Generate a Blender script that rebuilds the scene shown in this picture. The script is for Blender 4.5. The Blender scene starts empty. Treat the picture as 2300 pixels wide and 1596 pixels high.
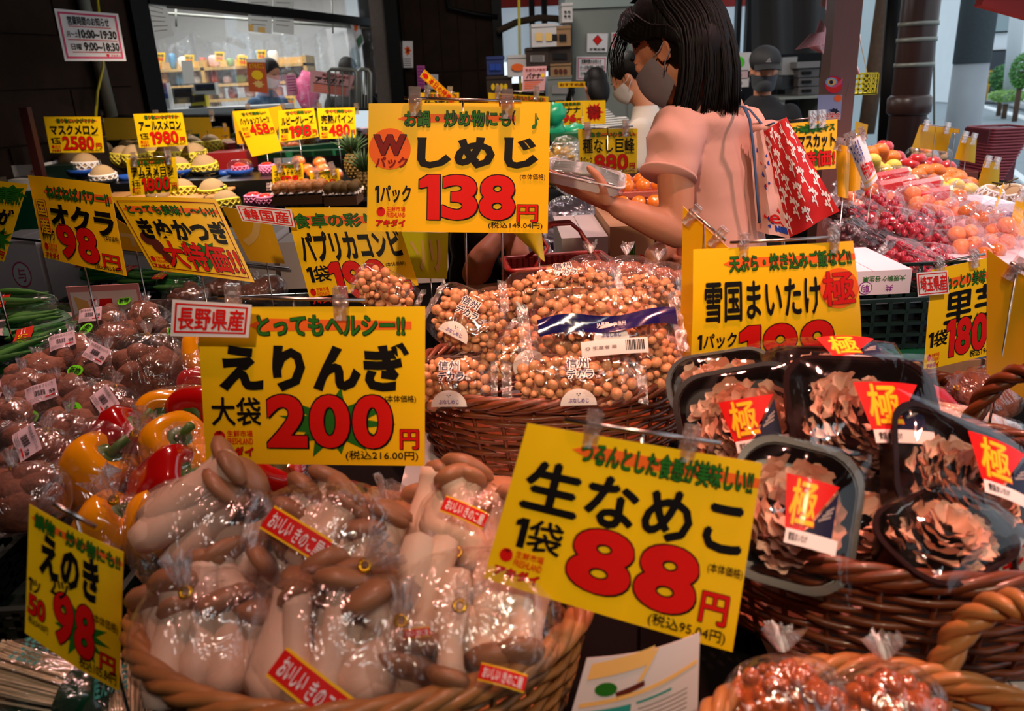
import bpy, math, random
from math import sin, cos, tan, pi, radians as R, atan2, sqrt
from mathutils import Vector as V, Matrix as MX, Euler, noise
SC = bpy.context.scene
COL = SC.collection
# ------------------------------------------------------------------ camera, world, lights, exposure
F = 1789.0
PITCH, ROLL, CZ = R(19.3), R(2.66), 1.5
u0 = V((0, sin(PITCH), cos(PITCH))); r0 = V((1, 0, 0)); fw = V((0, cos(PITCH), -sin(PITCH)))
UP = u0*cos(ROLL) + r0*sin(ROLL); RT = r0*cos(ROLL) - u0*sin(ROLL)
CAM = V((0, 0, CZ))
cd = bpy.data.cameras.new('camera'); cd.sensor_width = 36; cd.lens = 36*F/2300
cd.clip_start = .02; cd.clip_end = 500
cd.dof.use_dof = True; cd.dof.focus_distance = 1.5; cd.dof.aperture_fstop = 7.0
cam = bpy.data.objects.new('camera', cd); COL.objects.link(cam)
cam.matrix_world = MX(((RT.x, UP.x, -fw.x, 0), (RT.y, UP.y, -fw.y, 0), (RT.z, UP.z, -fw.z, CZ), (0, 0, 0, 1)))
SC.camera = cam
SC.view_settings.view_transform = 'Standard'; SC.view_settings.look = 'None'
SC.view_settings.gamma = 1; SC.view_settings.use_curve_mapping = False
SC.view_settings.exposure = 0.0
SC.cycles.transparent_max_bounces = 24; SC.cycles.max_bounces = 8
SC.cycles.sample_clamp_indirect = 6.0
W = bpy.data.worlds.new('overcast_sky'); SC.world = W; W.use_nodes = True
bg = W.node_tree.nodes['Background']; bg.inputs[0].default_value = (.80, .91, 1, 1); bg.inputs[1].default_value = 1.25

def area(name, loc, target, size, power, col, sy=None, spread=None):
    l = bpy.data.lights.new(name, 'AREA'); l.energy = power; l.color = col; l.size = size
    if sy: l.shape = 'RECTANGLE'; l.size_y = sy
    if spread: l.spread = R(spread)
    o = bpy.data.objects.new(name, l); COL.objects.link(o); o.location = loc
    o.rotation_euler = (V(target)-V(loc)).to_track_quat('-Z', 'Y').to_euler(); return o
def spot(name, loc, target, power, col, ang=60, blend=.6, rad=.04):
    l = bpy.data.lights.new(name, 'SPOT'); l.energy = power; l.color = col
    l.spot_size = R(ang); l.spot_blend = blend; l.shadow_soft_size = rad
    o = bpy.data.objects.new(name, l); COL.objects.link(o); o.location = loc
    o.rotation_euler = (V(target)-V(loc)).to_track_quat('-Z', 'Y').to_euler(); return o
WARM = (1, .62, .50); PINK = (1, .55, .52); WHITE = (1, .95, .9)
DEEP = (1, .50, .40)
spot('produce_lamp_shimeji', (.12, 1.30, 2.45), (.12, 1.12, 1.1), 150, (1, .36, .26), 44, .7)
spot('produce_lamp_maitake', (.55, .85, 2.45), (.45, .76, 1.1), 105, (1, .38, .29), 46, .7)
spot('produce_lamp_eringi', (-.14, .62, 2.5), (-.12, .70, 1.05), 30, (1, .45, .36), 34, .9)
spot('front_fill_spot', (.35, -.35, 2.35), (.26, .72, 1.15), 44, (1, .76, .50), 34, .9)  # added warm fill from behind the camera for the front signs
spot('basket_fill_spot', (-.3, -.3, 2.4), (-.15, .62, 1.05), 14, (1, .66, .52), 46, .9)  # weak added fill over the near baskets, not a shop fixture
spot('sign_fill_spot', (-.35, -.3, 2.4), (.0, 1.6, 1.32), 80, (1, .74, .48), 44, .9)  # added fill: overhead spots leave the upright signs dim
spot('produce_lamp_left', (-.55, 1.45, 2.5), (-.62, 1.15, 1.05), 52, (1, .52, .46), 52, .8)
spot('produce_lamp_okra', (-.9, 1.9, 2.5), (-.85, 1.55, 1.05), 55, (1, .62, .52), 60, .8)
spot('produce_lamp_middle', (.1, 2.0, 2.6), (.2, 2.1, 1.05), 70, (1, .58, .54), 60, .8)
spot('produce_lamp_grapes', (1.05, 1.7, 2.5), (1.15, 2.2, 1.0), 130, (1, .60, .58), 66, .8)
spot('produce_lamp_woman', (1.0, 1.0, 2.4), (.42, 1.75, 1.2), 56, (1, .55, .50), 42, .8)
spot('produce_lamp_fruit', (1.6, 3.2, 2.6), (1.75, 3.3, 1.0), 150, (1, .80, .7), 90, .8)
spot('produce_lamp_melon', (-1.2, 3.2, 2.6), (-1.35, 4.2, 1.1), 260, (1, .82, .64), 70, .8)
spot('produce_lamp_kiwi', (-.4, 3.2, 2.6), (-.6, 4.2, 1.0), 110, (1, .76, .56), 60, .8)
spot('produce_lamp_banana', (.4, 2.8, 2.6), (.35, 3.8, 1.1), 110, (1, .76, .56), 60, .8)
area('shop_tube_lamps', (-2.9, 8.6, 2.75), (-2.9, 8.6, 0), 2.2, 150, (1, .95, .93), 2.4)
area('aisle_tube_lamp', (.2, 5.2, 2.72), (.2, 6.2, 0), .5, 42, (1, .90, .80), 1.8)
spot('right_fill_spot', (.75, .15, 2.4), (1.0, 1.6, 1.05), 85, (1, .70, .56), 40, .9)  # added fill brightening the right-hand sign, grapes and brick panel
spot('man_fill_spot', (1.2, 3.4, 2.75), (1.5, 5.0, 1.3), 130, (1, .85, .76), 60, .8)  # added fill for the man in the cap, no known lamp there
area('front_tube_lamp', (.2, -.5, 2.6), (.1, 1.2, 1.0), 1.2, 3, (.9, .97, 1), .15)

# ------------------------------------------------------------------ helpers
def ray(px, py):
    return fw + RT*((px-1150)/F) + UP*((798-py)/F)
def P(px, py, Y):
    d = ray(px, py); return CAM + d*(Y/d.y)
def PZ(px, py, z):
    d = ray(px, py); return CAM + d*((z-CZ)/d.z)
def mpp(Y, py=600):                       # metres per photo pixel at a world depth
    d = ray(1150, py); return (Y/d.y)/F
def hx(h):
    h = h.lstrip('#'); c = [int(h[i:i+2], 16)/255 for i in (0, 2, 4)]
    return tuple(x/12.92 if x <= .04045 else ((x+.055)/1.055)**2.4 for x in c)

MATS = {}
def mat(name, col='#808080', rough=.5, metal=0, spec=.5, var=0, vscale=30, col2=None, bump=0, bscale=60, coat=0,
        emis=0, trans=0, sss=0, stretch=None, contrast=1.0, ior=1.45):
    if name in MATS: return MATS[name]
    m = bpy.data.materials.new(name); m.use_nodes = True; nt = m.node_tree; b = nt.nodes['Principled BSDF']
    c = hx(col) if isinstance(col, str) else col
    b.inputs['Base Color'].default_value = (*c, 1); b.inputs['Roughness'].default_value = rough
    b.inputs['Metallic'].default_value = metal; b.inputs['Specular IOR Level'].default_value = spec
    b.inputs['IOR'].default_value = ior
    if coat: b.inputs['Coat Weight'].default_value = coat; b.inputs['Coat Roughness'].default_value = .08
    if trans: b.inputs['Transmission Weight'].default_value = trans
    if sss:
        b.inputs['Subsurface Weight'].default_value = sss; b.inputs['Subsurface Radius'].default_value = (.02, .008, .005)
        b.inputs['Subsurface Scale'].default_value = .6
    if emis:
        b.inputs['Emission Color'].default_value = (*c, 1); b.inputs['Emission Strength'].default_value = emis
    if col2 or var or bump:
        tc = nt.nodes.new('ShaderNodeTexCoord'); mp = nt.nodes.new('ShaderNodeMapping')
        nt.links.new(tc.outputs['Object'], mp.inputs[0])
        if stretch: mp.inputs['Scale'].default_value = stretch
    if col2 or var:
        n = nt.nodes.new('ShaderNodeTexNoise'); n.inputs['Scale'].default_value = vscale; n.inputs['Detail'].default_value = 4
        nt.links.new(mp.outputs[0], n.inputs[0])
        r = nt.nodes.new('ShaderNodeValToRGB')
        w_ = .22/contrast
        r.color_ramp.elements[0].position = .5-w_; r.color_ramp.elements[1].position = .5+w_
        c2 = (hx(col2) if isinstance(col2, str) else tuple(x*(1-var) for x in c))
        r.color_ramp.elements[0].color = (*c2, 1); r.color_ramp.elements[1].color = (*c, 1)
        nt.links.new(n.outputs[0], r.inputs[0]); nt.links.new(r.outputs[0], b.inputs['Base Color'])
    if bump:
        n = nt.nodes.new('ShaderNodeTexNoise'); n.inputs['Scale'].default_value = bscale; n.inputs['Detail'].default_value = 3
        nt.links.new(mp.outputs[0], n.inputs[0])
        bp = nt.nodes.new('ShaderNodeBump'); bp.inputs['Strength'].default_value = bump; bp.inputs['Distance'].default_value = .004
        nt.links.new(n.outputs[0], bp.inputs['Height']); nt.links.new(bp.outputs[0], b.inputs['Normal'])
    MATS[name] = m; return m

def film(name, tint=(1, 1, 1), gl=.10, milk=.04, wr=.9, scale=38, rough=.09, refl=.6):
    """thin clear plastic: see-through with wrinkled gloss and a little milkiness"""
    if name in MATS: return MATS[name]
    m = bpy.data.materials.new(name); m.use_nodes = True; nt = m.node_tree; N = nt.nodes; L = nt.links
    for n in list(N): N.remove(n)
    out = N.new('ShaderNodeOutputMaterial'); tr = N.new('ShaderNodeBsdfTransparent'); tr.inputs[0].default_value = (*tint, 1)
    g = N.new('ShaderNodeBsdfGlossy'); g.inputs[0].default_value = (1, 1, 1, 1); g.inputs['Roughness'].default_value = rough
    df = N.new('ShaderNodeBsdfDiffuse'); df.inputs[0].default_value = (.85, .85, .87, 1)
    tc = N.new('ShaderNodeTexCoord'); mp = N.new('ShaderNodeMapping'); mp.inputs['Scale'].default_value = (1, .45, 1)
    L.new(tc.outputs['Object'], mp.inputs[0])
    n1 = N.new('ShaderNodeTexNoise'); n1.inputs['Scale'].default_value = scale; n1.inputs['Detail'].default_value = 3
    n1.inputs['Distortion'].default_value = 1.6; L.new(mp.outputs[0], n1.inputs[0])
    bp = N.new('ShaderNodeBump'); bp.inputs['Strength'].default_value = wr; bp.inputs['Distance'].default_value = .01
    L.new(n1.outputs[0], bp.inputs['Height'])
    L.new(bp.outputs[0], g.inputs['Normal'])
    fr = N.new('ShaderNodeLayerWeight'); fr.inputs[0].default_value = .5; L.new(bp.outputs[0], fr.inputs['Normal'])
    pw = N.new('ShaderNodeMath'); pw.operation = 'POWER'; pw.inputs[1].default_value = 4; L.new(fr.outputs['Facing'], pw.inputs[0])
    ma = N.new('ShaderNodeMath'); ma.operation = 'MULTIPLY_ADD'; ma.inputs[1].default_value = refl; ma.inputs[2].default_value = gl
    ma.use_clamp = True; L.new(pw.outputs[0], ma.inputs[0])
    mx = N.new('ShaderNodeMixShader'); L.new(ma.outputs[0], mx.inputs[0]); L.new(tr.outputs[0], mx.inputs[1]); L.new(g.outputs[0], mx.inputs[2])
    rp = N.new('ShaderNodeMapRange'); rp.inputs[1].default_value = .56; rp.inputs[2].default_value = .72
    rp.inputs[3].default_value = milk*.4; rp.inputs[4].default_value = milk*4; L.new(n1.outputs[0], rp.inputs[0])
    m2 = N.new('ShaderNodeMixShader'); L.new(rp.outputs[0], m2.inputs[0]); L.new(mx.outputs[0], m2.inputs[1]); L.new(df.outputs[0], m2.inputs[2])
    L.new(m2.outputs[0], out.inputs[0]); MATS[name] = m; return m

class MB:
    def __init__(s): s.v = []; s.f = []; s.m = []; s.smooth = True
    def add(s, vs, fs, mi=0, M=None):
        b = len(s.v)
        s.v.extend([(M @ V(p)) if M else V(p) for p in vs])
        for f in fs: s.f.append([i+b for i in f]); s.m.append(mi)
        return s
    def box(s, a, b, mi=0, M=None, taper=1.0):
        x0, y0, z0 = a; x1, y1, z1 = b; cx, cy = (x0+x1)/2, (y0+y1)/2
        q = lambda x, y, k: (cx+(x-cx)*k, cy+(y-cy)*k)
        vs = [(*q(x, y, taper if z == z0 else 1), z) for z in (z0, z1) for x, y in ((x0, y0), (x1, y0), (x1, y1), (x0, y1))]
        return s.add(vs, [(0, 3, 2, 1), (4, 5, 6, 7), (0, 1, 5, 4), (1, 2, 6, 5), (2, 3, 7, 6), (3, 0, 4, 7)], mi, M)
    def grid(s, fn, nu, nv, mi=0, cu=False, cv=False, M=None):
        U = nu if cu else nu+1; VV = nv if cv else nv+1
        vs = [fn(i/nu, j/nv) for j in range(VV) for i in range(U)]
        fs = [(j*U+i, j*U+(i+1) % U, ((j+1) % VV)*U+(i+1) % U, ((j+1) % VV)*U+i) for j in range(nv) for i in range(nu)]
        return s.add(vs, fs, mi, M)
    def tube(s, pts, r, n=6, mi=0, closed=False, cap=True, M=None, flat=1.0):
        pts = [V(p) for p in pts]; k = len(pts); rr = r if isinstance(r, (list, tuple)) else [r]*k
        T = []
        for i in range(k):
            a = pts[(i-1) % k] if (closed or i) else pts[0]; b = pts[(i+1) % k] if (closed or i < k-1) else pts[-1]
            t = (b-a); T.append(t.normalized() if t.length > 1e-9 else V((0, 0, 1)))
        nrm = T[0].orthogonal().normalized(); vs = []
        if abs(T[0].z) < .9: nrm = (V((0, 0, 1))-T[0]*T[0].z).normalized()
        for i in range(k):
            nrm = (nrm-T[i]*nrm.dot(T[i]));
            nrm = nrm.normalized() if nrm.length > 1e-6 else T[i].orthogonal().normalized()
            bi = T[i].cross(nrm)
            for j in range(n):
                a = 2*pi*j/n; vs.append(pts[i]+nrm*cos(a)*rr[i]*flat+bi*sin(a)*rr[i])
        fs = []
        for i in range(k if closed else k-1):
            for j in range(n): fs.append((i*n+j, i*n+(j+1) % n, ((i+1) % k)*n+(j+1) % n, ((i+1) % k)*n+j))
        if cap and not closed: fs.append(tuple(range(n))[::-1]); fs.append(tuple((k-1)*n+j for j in range(n)))
        return s.add(vs, fs, mi, M)
    def lathe(s, prof, n=16, mi=0, M=None, sx=1, sy=1, wob=None):
        vs = []
        for k, (r, z) in enumerate(prof):
            for j in range(n):
                a = 2*pi*j/n; q = r*(wob(a, k/(len(prof)-1)) if wob else 1); vs.append((q*cos(a)*sx, q*sin(a)*sy, z))
        fs = [(k*n+j, k*n+(j+1) % n, (k+1)*n+(j+1) % n, (k+1)*n+j) for k in range(len(prof)-1) for j in range(n)]
        if prof[0][0] > 1e-5: fs.append(tuple(range(n))[::-1])
        if prof[-1][0] > 1e-5: fs.append(tuple((len(prof)-1)*n+j for j in range(n)))
        return s.add(vs, fs, mi, M)
    def ball(s, c, r, nu=12, nv=8, mi=0, M=None, e=1.0, nz=0, ns=20, seed=0):
        if not isinstance(r, (list, tuple)): r = (r, r, r)
        sg = lambda x: (abs(x)**e)*(1 if x >= 0 else -1)
        vs = []; o = V((seed*7.3, seed*3.1, 0))
        for j in range(nv+1):
            th = -pi/2+pi*j/nv
            for i in range(nu):
                ph = 2*pi*i/nu
                d = V((sg(cos(th))*sg(cos(ph)), sg(cos(th))*sg(sin(ph)), sg(sin(th))))
                k = 1+nz*noise.noise(d*ns*.1+o) if nz else 1
                vs.append((c[0]+d.x*r[0]*k, c[1]+d.y*r[1]*k, c[2]+d.z*r[2]*k))
        fs = [(j*nu+i, j*nu+(i+1) % nu, (j+1)*nu+(i+1) % nu, (j+1)*nu+i) for j in range(nv) for i in range(nu)]
        return s.add(vs, fs, mi, M)
    def poly(s, pts, th, mi=0, M=None, z=0):
        n = len(pts); vs = [(p[0], p[1], z) for p in pts]+[(p[0], p[1], z+th) for p in pts]
        fs = [tuple(range(n))[::-1], tuple(range(n, 2*n))]+[(i, (i+1) % n, n+(i+1) % n, n+i) for i in range(n)]
        return s.add(vs, fs, mi, M)
    def mesh(s, name, mats):
        me = bpy.data.meshes.new(name); me.from_pydata([tuple(v) for v in s.v], [], s.f)
        for m in (mats if isinstance(mats, (list, tuple)) else [mats]): me.materials.append(m)
        me.polygons.foreach_set('material_index', s.m)
        if s.smooth:
            me.polygons.foreach_set('use_smooth', [True]*len(s.f))
            if s.smooth == 'auto':
                try: me.set_sharp_from_angle(angle=R(35))
                except Exception: pass
        me.update(); return me
    def build(s, name, mats, parent=None, world=False, **kw):
        if world and parent is not None:
            off = parent.location
            if parent.parent: off = off+parent.parent.location
            s.v = [v-off for v in s.v]
        o = bpy.data.objects.new(name, s.mesh(name, mats)); COL.objects.link(o)
        if parent is not None: o.parent = parent
        for k, v in kw.items(): o[k] = v
        return o
def flat(): m = MB(); m.smooth = False; return m
def auto(): m = MB(); m.smooth = 'auto'; return m
def tag(o, label, cat, group=None, kind=None):
    if label: o['label'] = label
    if cat: o['category'] = cat
    if group: o['group'] = group
    if kind: o['kind'] = kind
    return o
def thing(name, label, cat, loc=(0, 0, 0), group=None, rot=None, scale=None):
    o = bpy.data.objects.new(name, None); COL.objects.link(o); o.empty_display_size = .02
    o.location = loc
    if rot is not None: o.rotation_euler = rot
    if scale is not None: o.scale = (scale,)*3 if not isinstance(scale, (tuple, list)) else scale
    return tag(o, label, cat, group)
def inst(name, me, parent, loc=(0, 0, 0), rot=(0, 0, 0), scale=1):
    o = bpy.data.objects.new(name, me); COL.objects.link(o); o.parent = parent
    o.location = loc; o.rotation_euler = rot; o.scale = (scale,)*3 if not isinstance(scale, (tuple, list)) else scale
    return o
KIDS = {}
def dup(root, loc, rot, scale, label, group=None):
    def rec(o, par):
        c = o.copy(); COL.objects.link(c)
        if par is not None: c.parent = par
        for ch in o.children: rec(ch, c)
        return c
    r = rec(root, None); r.location = loc; r.rotation_euler = rot
    r.scale = (scale,)*3 if not isinstance(scale, (tuple, list)) else scale
    r['label'] = label
    if group: r['group'] = group
    elif 'group' in r: del r['group']
    return r
PROTO = {}
def put(key, builder, loc, rot=(0, 0, 0), scale=1, label='', group=None):
    """first call builds the thing; later calls copy it with its parts"""
    if key not in PROTO:
        o = builder(label, group); PROTO[key] = o
        o.location = loc; o.rotation_euler = rot; o.scale = (scale,)*3 if not isinstance(scale, (tuple, list)) else scale
        return o
    return dup(PROTO[key], loc, rot, scale, label, group)
def struct(o): o['kind'] = 'structure'; return o
def look(n, up=(0, 0, 1)):
    """rotation taking local Z to direction n, local Y roughly up"""
    z = V(n).normalized(); x = V(up).cross(z)
    x = x.normalized() if x.length > 1e-6 else V((1, 0, 0))
    y = z.cross(x); return MX((x, y, z)).transposed().to_euler()

# ---- text as thin geometry
GC = {}
def glyph(s, off=0.0, res=2):
    k = (s, off, res)
    if k not in GC:
        c = bpy.data.curves.new('t', 'FONT'); c.body = s; c.resolution_u = res; c.offset = off
        o = bpy.data.objects.new('t', c); m = bpy.data.meshes.new_from_object(o)
        GC[k] = ([(v.co.x, v.co.y) for v in m.vertices], [tuple(p.vertices) for p in m.polygons])
        bpy.data.objects.remove(o); bpy.data.curves.remove(c); bpy.data.meshes.remove(m)
    return GC[k]
ONE = ([(.0, .70), (.0, .88), (.30, 1.0), (.72, 1.0), (.72, 0), (.30, 0), (.30, .74)], [(0, 1, 2, 6), (6, 2, 3, 4, 5)])
KANA = set('ぁぃぅぇぉっゃゅょァィゥェォッャュョ')
def simple(s): return all(ord(ch) < 0x3100 or 0xff00 <= ord(ch) for ch in s)
def text2d(s, box, bold=1.0, slant=0, digits=False, vert=False):
    """returns list of (verts, faces) in card units, fitted to box=(x0,y0,x1,y1), y down"""
    x0, y0, x1, y1 = box; out = []
    def fit(g, bx, ref=None):
        vs, fs = g; rv = (ref or g)[0]
        ax, bx_ = min(v[0] for v in rv), max(v[0] for v in rv); ay, by = min(v[1] for v in rv), max(v[1] for v in rv)
        X0, Y0, X1, Y1 = bx; w = max(bx_-ax, 1e-4); h = max(by-ay, 1e-4)
        return ([(X0+(v[0]-ax)/w*(X1-X0)+slant*((v[1]-ay)/h-.5)*(Y1-Y0), Y1-(v[1]-ay)/h*(Y1-Y0)) for v in vs], fs)
    def one(ch, bx):
        if ch == '1' and digits: out.append(fit(ONE, bx)); return
        if simple(ch): g = glyph(ch, .046*bold if digits else .024*bold, 5 if digits else 2); out.append(fit(g, bx))
        else:
            g = glyph(ch, 0.0); q = .016*bold*(bx[2]-bx[0])/max(1, len(ch)); q2 = .016*bold*(bx[3]-bx[1])
            a = fit(g, bx)
            for dx, dy in ((-q, 0), (q, 0), (0, q2), (0, -q2)): out.append(([(x+dx, y+dy) for x, y in a[0]], a[1]))
    if digits or vert:
        n = len(s)
        if vert:
            h = (y1-y0)/n
            for i, ch in enumerate(s): one(ch, (x0, y0+i*h+h*.06, x1, y0+(i+1)*h-h*.06))
        else:
            ws = [.6 if c == '1' else (.35 if c in '.:' else 1) for c in s]; tot = sum(ws); x = x0
            for c, w in zip(s, ws):
                cw = (x1-x0)*w/tot; g = .03*(x1-x0)/n
                if c == '.': one(c, (x+cw*.2, y1-(y1-y0)*.2, x+cw*.8, y1))
                else: one(c, (x+g, y0, x+cw-g, y1))
                x += cw
    elif s[0] == '1' and len(s) > 1 and ':' not in s:
        k = .16 if len(s) > 2 else .3; w = x1-x0; out.append(fit(ONE, (x0+.01*w, y0+.04*(y1-y0), x0+(k-.03)*w, y1))); one(s[1:], (x0+k*w, y0, x1, y1))
    else:
        one(s, box)
    return out
def burst2d(box, n=13, inner=.55, seed=1):
    x0, y0, x1, y1 = box; cx, cy = (x0+x1)/2, (y0+y1)/2; rg = random.Random(seed); pts = [(cx, cy)]
    for i in range(2*n):
        a = pi*i/n; k = (1-.25*rg.random()) if i % 2 == 0 else inner*(1-.2*rg.random())
        pts.append((cx+cos(a)*k*(x1-x0)/2, cy+sin(a)*k*(y1-y0)/2))
    return (pts, [(0, i, i % (2*n)+1) for i in range(1, 2*n+1)])
def disc2d(cx, cy, rx, ry, n=24):
    return ([(cx, cy)]+[(cx+cos(2*pi*i/n)*rx, cy+sin(2*pi*i/n)*ry) for i in range(n)], [(0, i+1, (i+1) % n+1) for i in range(n)])
def rect2d(x0, y0, x1, y1): return ([(x0, y0), (x1, y0), (x1, y1), (x0, y1)], [(0, 1, 2, 3)])
def frame2d(x0, y0, x1, y1, t, ty=None):
    ty = ty or t
    return [rect2d(x0, y0, x1, y0+ty), rect2d(x0, y1-ty, x1, y1), rect2d(x0, y0+ty, x0+t, y1-ty), rect2d(x1-t, y0+ty, x1, y1-ty)]
INK = {}
for k_, c_, r_ in (('K', '#0a0606', .35), ('R', '#d3120c', .35), ('D', '#7c0a08', .35), ('G', '#256b1a', .35), ('O', '#f0661c', .35), ('Y', '#f7c313', .35),
                  ('W', '#efe6e2', .4), ('B', '#24459c', .4), ('P', '#d9476f', .4), ('L', '#6d5a9c', .4), ('N', '#141033', .3), ('T', '#2b8f86', .4),
                  ('S', '#8e8480', .5), ('U', '#5b2419', .4), ('A', '#e8b96a', .4), ('M', '#7fb7e6', .4), ('V', '#8a1d86', .4), ('g', '#4fbf2a', .4)):
    INK[k_] = mat('ink_'+k_, c_, max(r_, .5), spec=.25, coat=.06)
INKN = list(INK); INKM = [INK[k] for k in INKN]
KINDS = {'K': 'lettering', 'R': 'price_figure', 'G': 'tagline', 'O': 'colour_band', 'W': 'white_print'}
class Card:
    """flat print in card units 0..100 x 0..100 (y down), pushed through a surface map"""
    def __init__(s): s.layers = []
    def t(s, ink, txt, box, name='lettering', bold=1.0, out=None, ow=1.0, slant=0, digits=False, vert=False):
        L = text2d(txt, box, bold, slant, digits, vert)
        if out:
            dx, dy = ow*.7, ow
            for vs, fs in L:
                for ax, ay in ((dx, dy), (-dx, -dy), (dx, -dy), (-dx, dy), (dx*1.6, dy*1.3)): s.layers.append((out, name, ([(x+ax, y+ay) for x, y in vs], fs), 0))
        for g in L: s.layers.append((ink, name, g, 1))
        return s
    def g(s, ink, geo, name='printed_shape', lv=0):
        for q in (geo if isinstance(geo, list) else [geo]): s.layers.append((ink, name, q, lv-1))
        return s
    def build(s, surf, parent, lift=.0006, fine=None):
        """surf(u,v,h)-> local point; u,v in 0..1, v down; large faces are split so they follow a bent card"""
        if fine is None:
            p0, p1, pm = surf(0, .5), surf(1, .5), surf(.5, .5); q0, q1 = surf(.5, 0), surf(.5, 1)
            dev = max((pm-(p0+p1)/2).length, (pm-(q0+q1)/2).length); fine = 12 if dev > .0008 else None
        by = {}
        for i, (ink, name, (vs, fs), lv) in enumerate(s.layers): by.setdefault(name, []).append((ink, vs, fs, lv, i))
        n = max(1, len(s.layers))
        for name, L in by.items():
            mb = flat()
            for ink, vs, fs, lv, i in L:
                h = lift*(1+.55*(lv+1)+.6*i/n)
                if fine:
                    T = []; st = [(vs[f[0]], vs[f[k]], vs[f[k+1]]) for f in fs for k in range(1, len(f)-1)]
                    while st:
                        t = st.pop(); e = [(t[k][0]-t[(k+1) % 3][0])**2+(t[k][1]-t[(k+1) % 3][1])**2 for k in range(3)]; k = e.index(max(e))
                        if e[k] > fine*fine and len(T) < 30000:
                            a, b, c = t[k], t[(k+1) % 3], t[(k+2) % 3]; m = ((a[0]+b[0])/2, (a[1]+b[1])/2); st += [(a, m, c), (m, b, c)]
                        else: T.append(t)
                    vs = [p for t in T for p in t]; fs = [(3*k, 3*k+1, 3*k+2) for k in range(len(T))]
                mb.add([surf(x/100, y/100, h) for x, y in vs], fs, INKN.index(ink))
            mb.build(name, INKM, parent)

def planesurf(c, yaw=0, tilt=0, curl=0, curlv=0, org=V((0, 0, 0)), Y=1.0):
    """card surface through four photo points on a real plane at depth Y (metres), bent by curl"""
    yaw, tilt = R(yaw), R(tilt)
    n = V((sin(yaw)*cos(tilt), -cos(yaw)*cos(tilt), sin(tilt)))
    cx = sum(p[0] for p in c)/4; cy = sum(p[1] for p in c)/4; o = P(cx, cy, Y)
    q = []
    for px, py in c:
        d = ray(px, py); q.append(CAM+d*((o-CAM).dot(n)/d.dot(n)))
    def surf(u, v, h=0):
        a = q[0].lerp(q[1], u); b = q[3].lerp(q[2], u)
        return a.lerp(b, v)+n*(h+curl*sin(pi*min(1, max(0, u)))+curlv*sin(pi*min(1, max(0, v))))-org
    return surf, n, q
YEL = mat('yellow_laminated_card', '#fac60c', .38, spec=.35, coat=.3, var=.06, vscale=6, bump=.05, bscale=9)
YELB = mat('yellow_card_back', '#f2ae10', .3, coat=.5, var=.08, vscale=8)
WHC = mat('white_card', '#e6dedd', .35, coat=.4)
PNC = mat('pink_card', '#d99a98', .5)
CLIPM = film('clear_clip_plastic', (1, .93, .9), .25, .12, .3, 60)
RODM = mat('steel_rod', '#b9aaa6', .25, 1)
def cardmesh(surf, nu=10, nv=6, th=.0012, name='card', mats=None, parent=None, rc=0):
    mb = auto()
    f = [surf(i/nu, j/nv, 0) for j in range(nv+1) for i in range(nu+1)]; b = [surf(i/nu, j/nv, -th) for j in range(nv+1) for i in range(nu+1)]
    n = nu+1; k = len(f); fs = []
    for j in range(nv):
        for i in range(nu):
            a = j*n+i; fs.append((a, a+n, a+n+1, a+1)); fs.append((k+a, k+a+1, k+a+n+1, k+a+n))
    ring = [i for i in range(n)]+[j*n+nu for j in range(1, nv+1)]+[nv*n+i for i in range(nu-1, -1, -1)]+[j*n for j in range(nv-1, 0, -1)]
    for a, bb in zip(ring, ring[1:]+ring[:1]): fs.append((a, bb, k+bb, k+a))
    mb.add(f+b, fs); return mb.build(name, mats or YEL, parent)
_clip = None
def clipmesh():
    global _clip
    if not _clip:
        m = auto()
        for s in (-1, 1):
            m.box((-.006, s*.0035-.0012, -.016), (.006, s*.0035+.0012, .014))
        m.box((-.0045, -.006, .002), (.0045, .006, .006)); m.lathe([(.0032, -.007), (.0032, .007)], 8, M=MX.Rotation(pi/2, 4, 'Y'))
        _clip = m.mesh('clip', CLIPM)
    return _clip
def tablez(x, y):
    for x0, x1, y0, y1, z in ((-.5, 1.1, .1, .934, .925), (-.4, .70, .93, 1.5, .955), (.70, 1.1, .93, 1.2, .955), (-1.45, -.41, .7, 1.62, .93), (-1.0, -.5, .25, .69, .86), (-1.9, -.06, 1.6, 2.75, .90), (-.05, .95, 2.0, 2.9, .92), (.98, 2.28, 1.92, 2.95, .86), (1.2, 2.5, 2.98, 4.3, .90), (-2.3, -.45, 3.75, 5, .98), (-.3, .95, 3.3, 4.6, .95)):
        if x0 <= x <= x1 and y0 <= y <= y1: return z+.0005
    return .002
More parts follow.
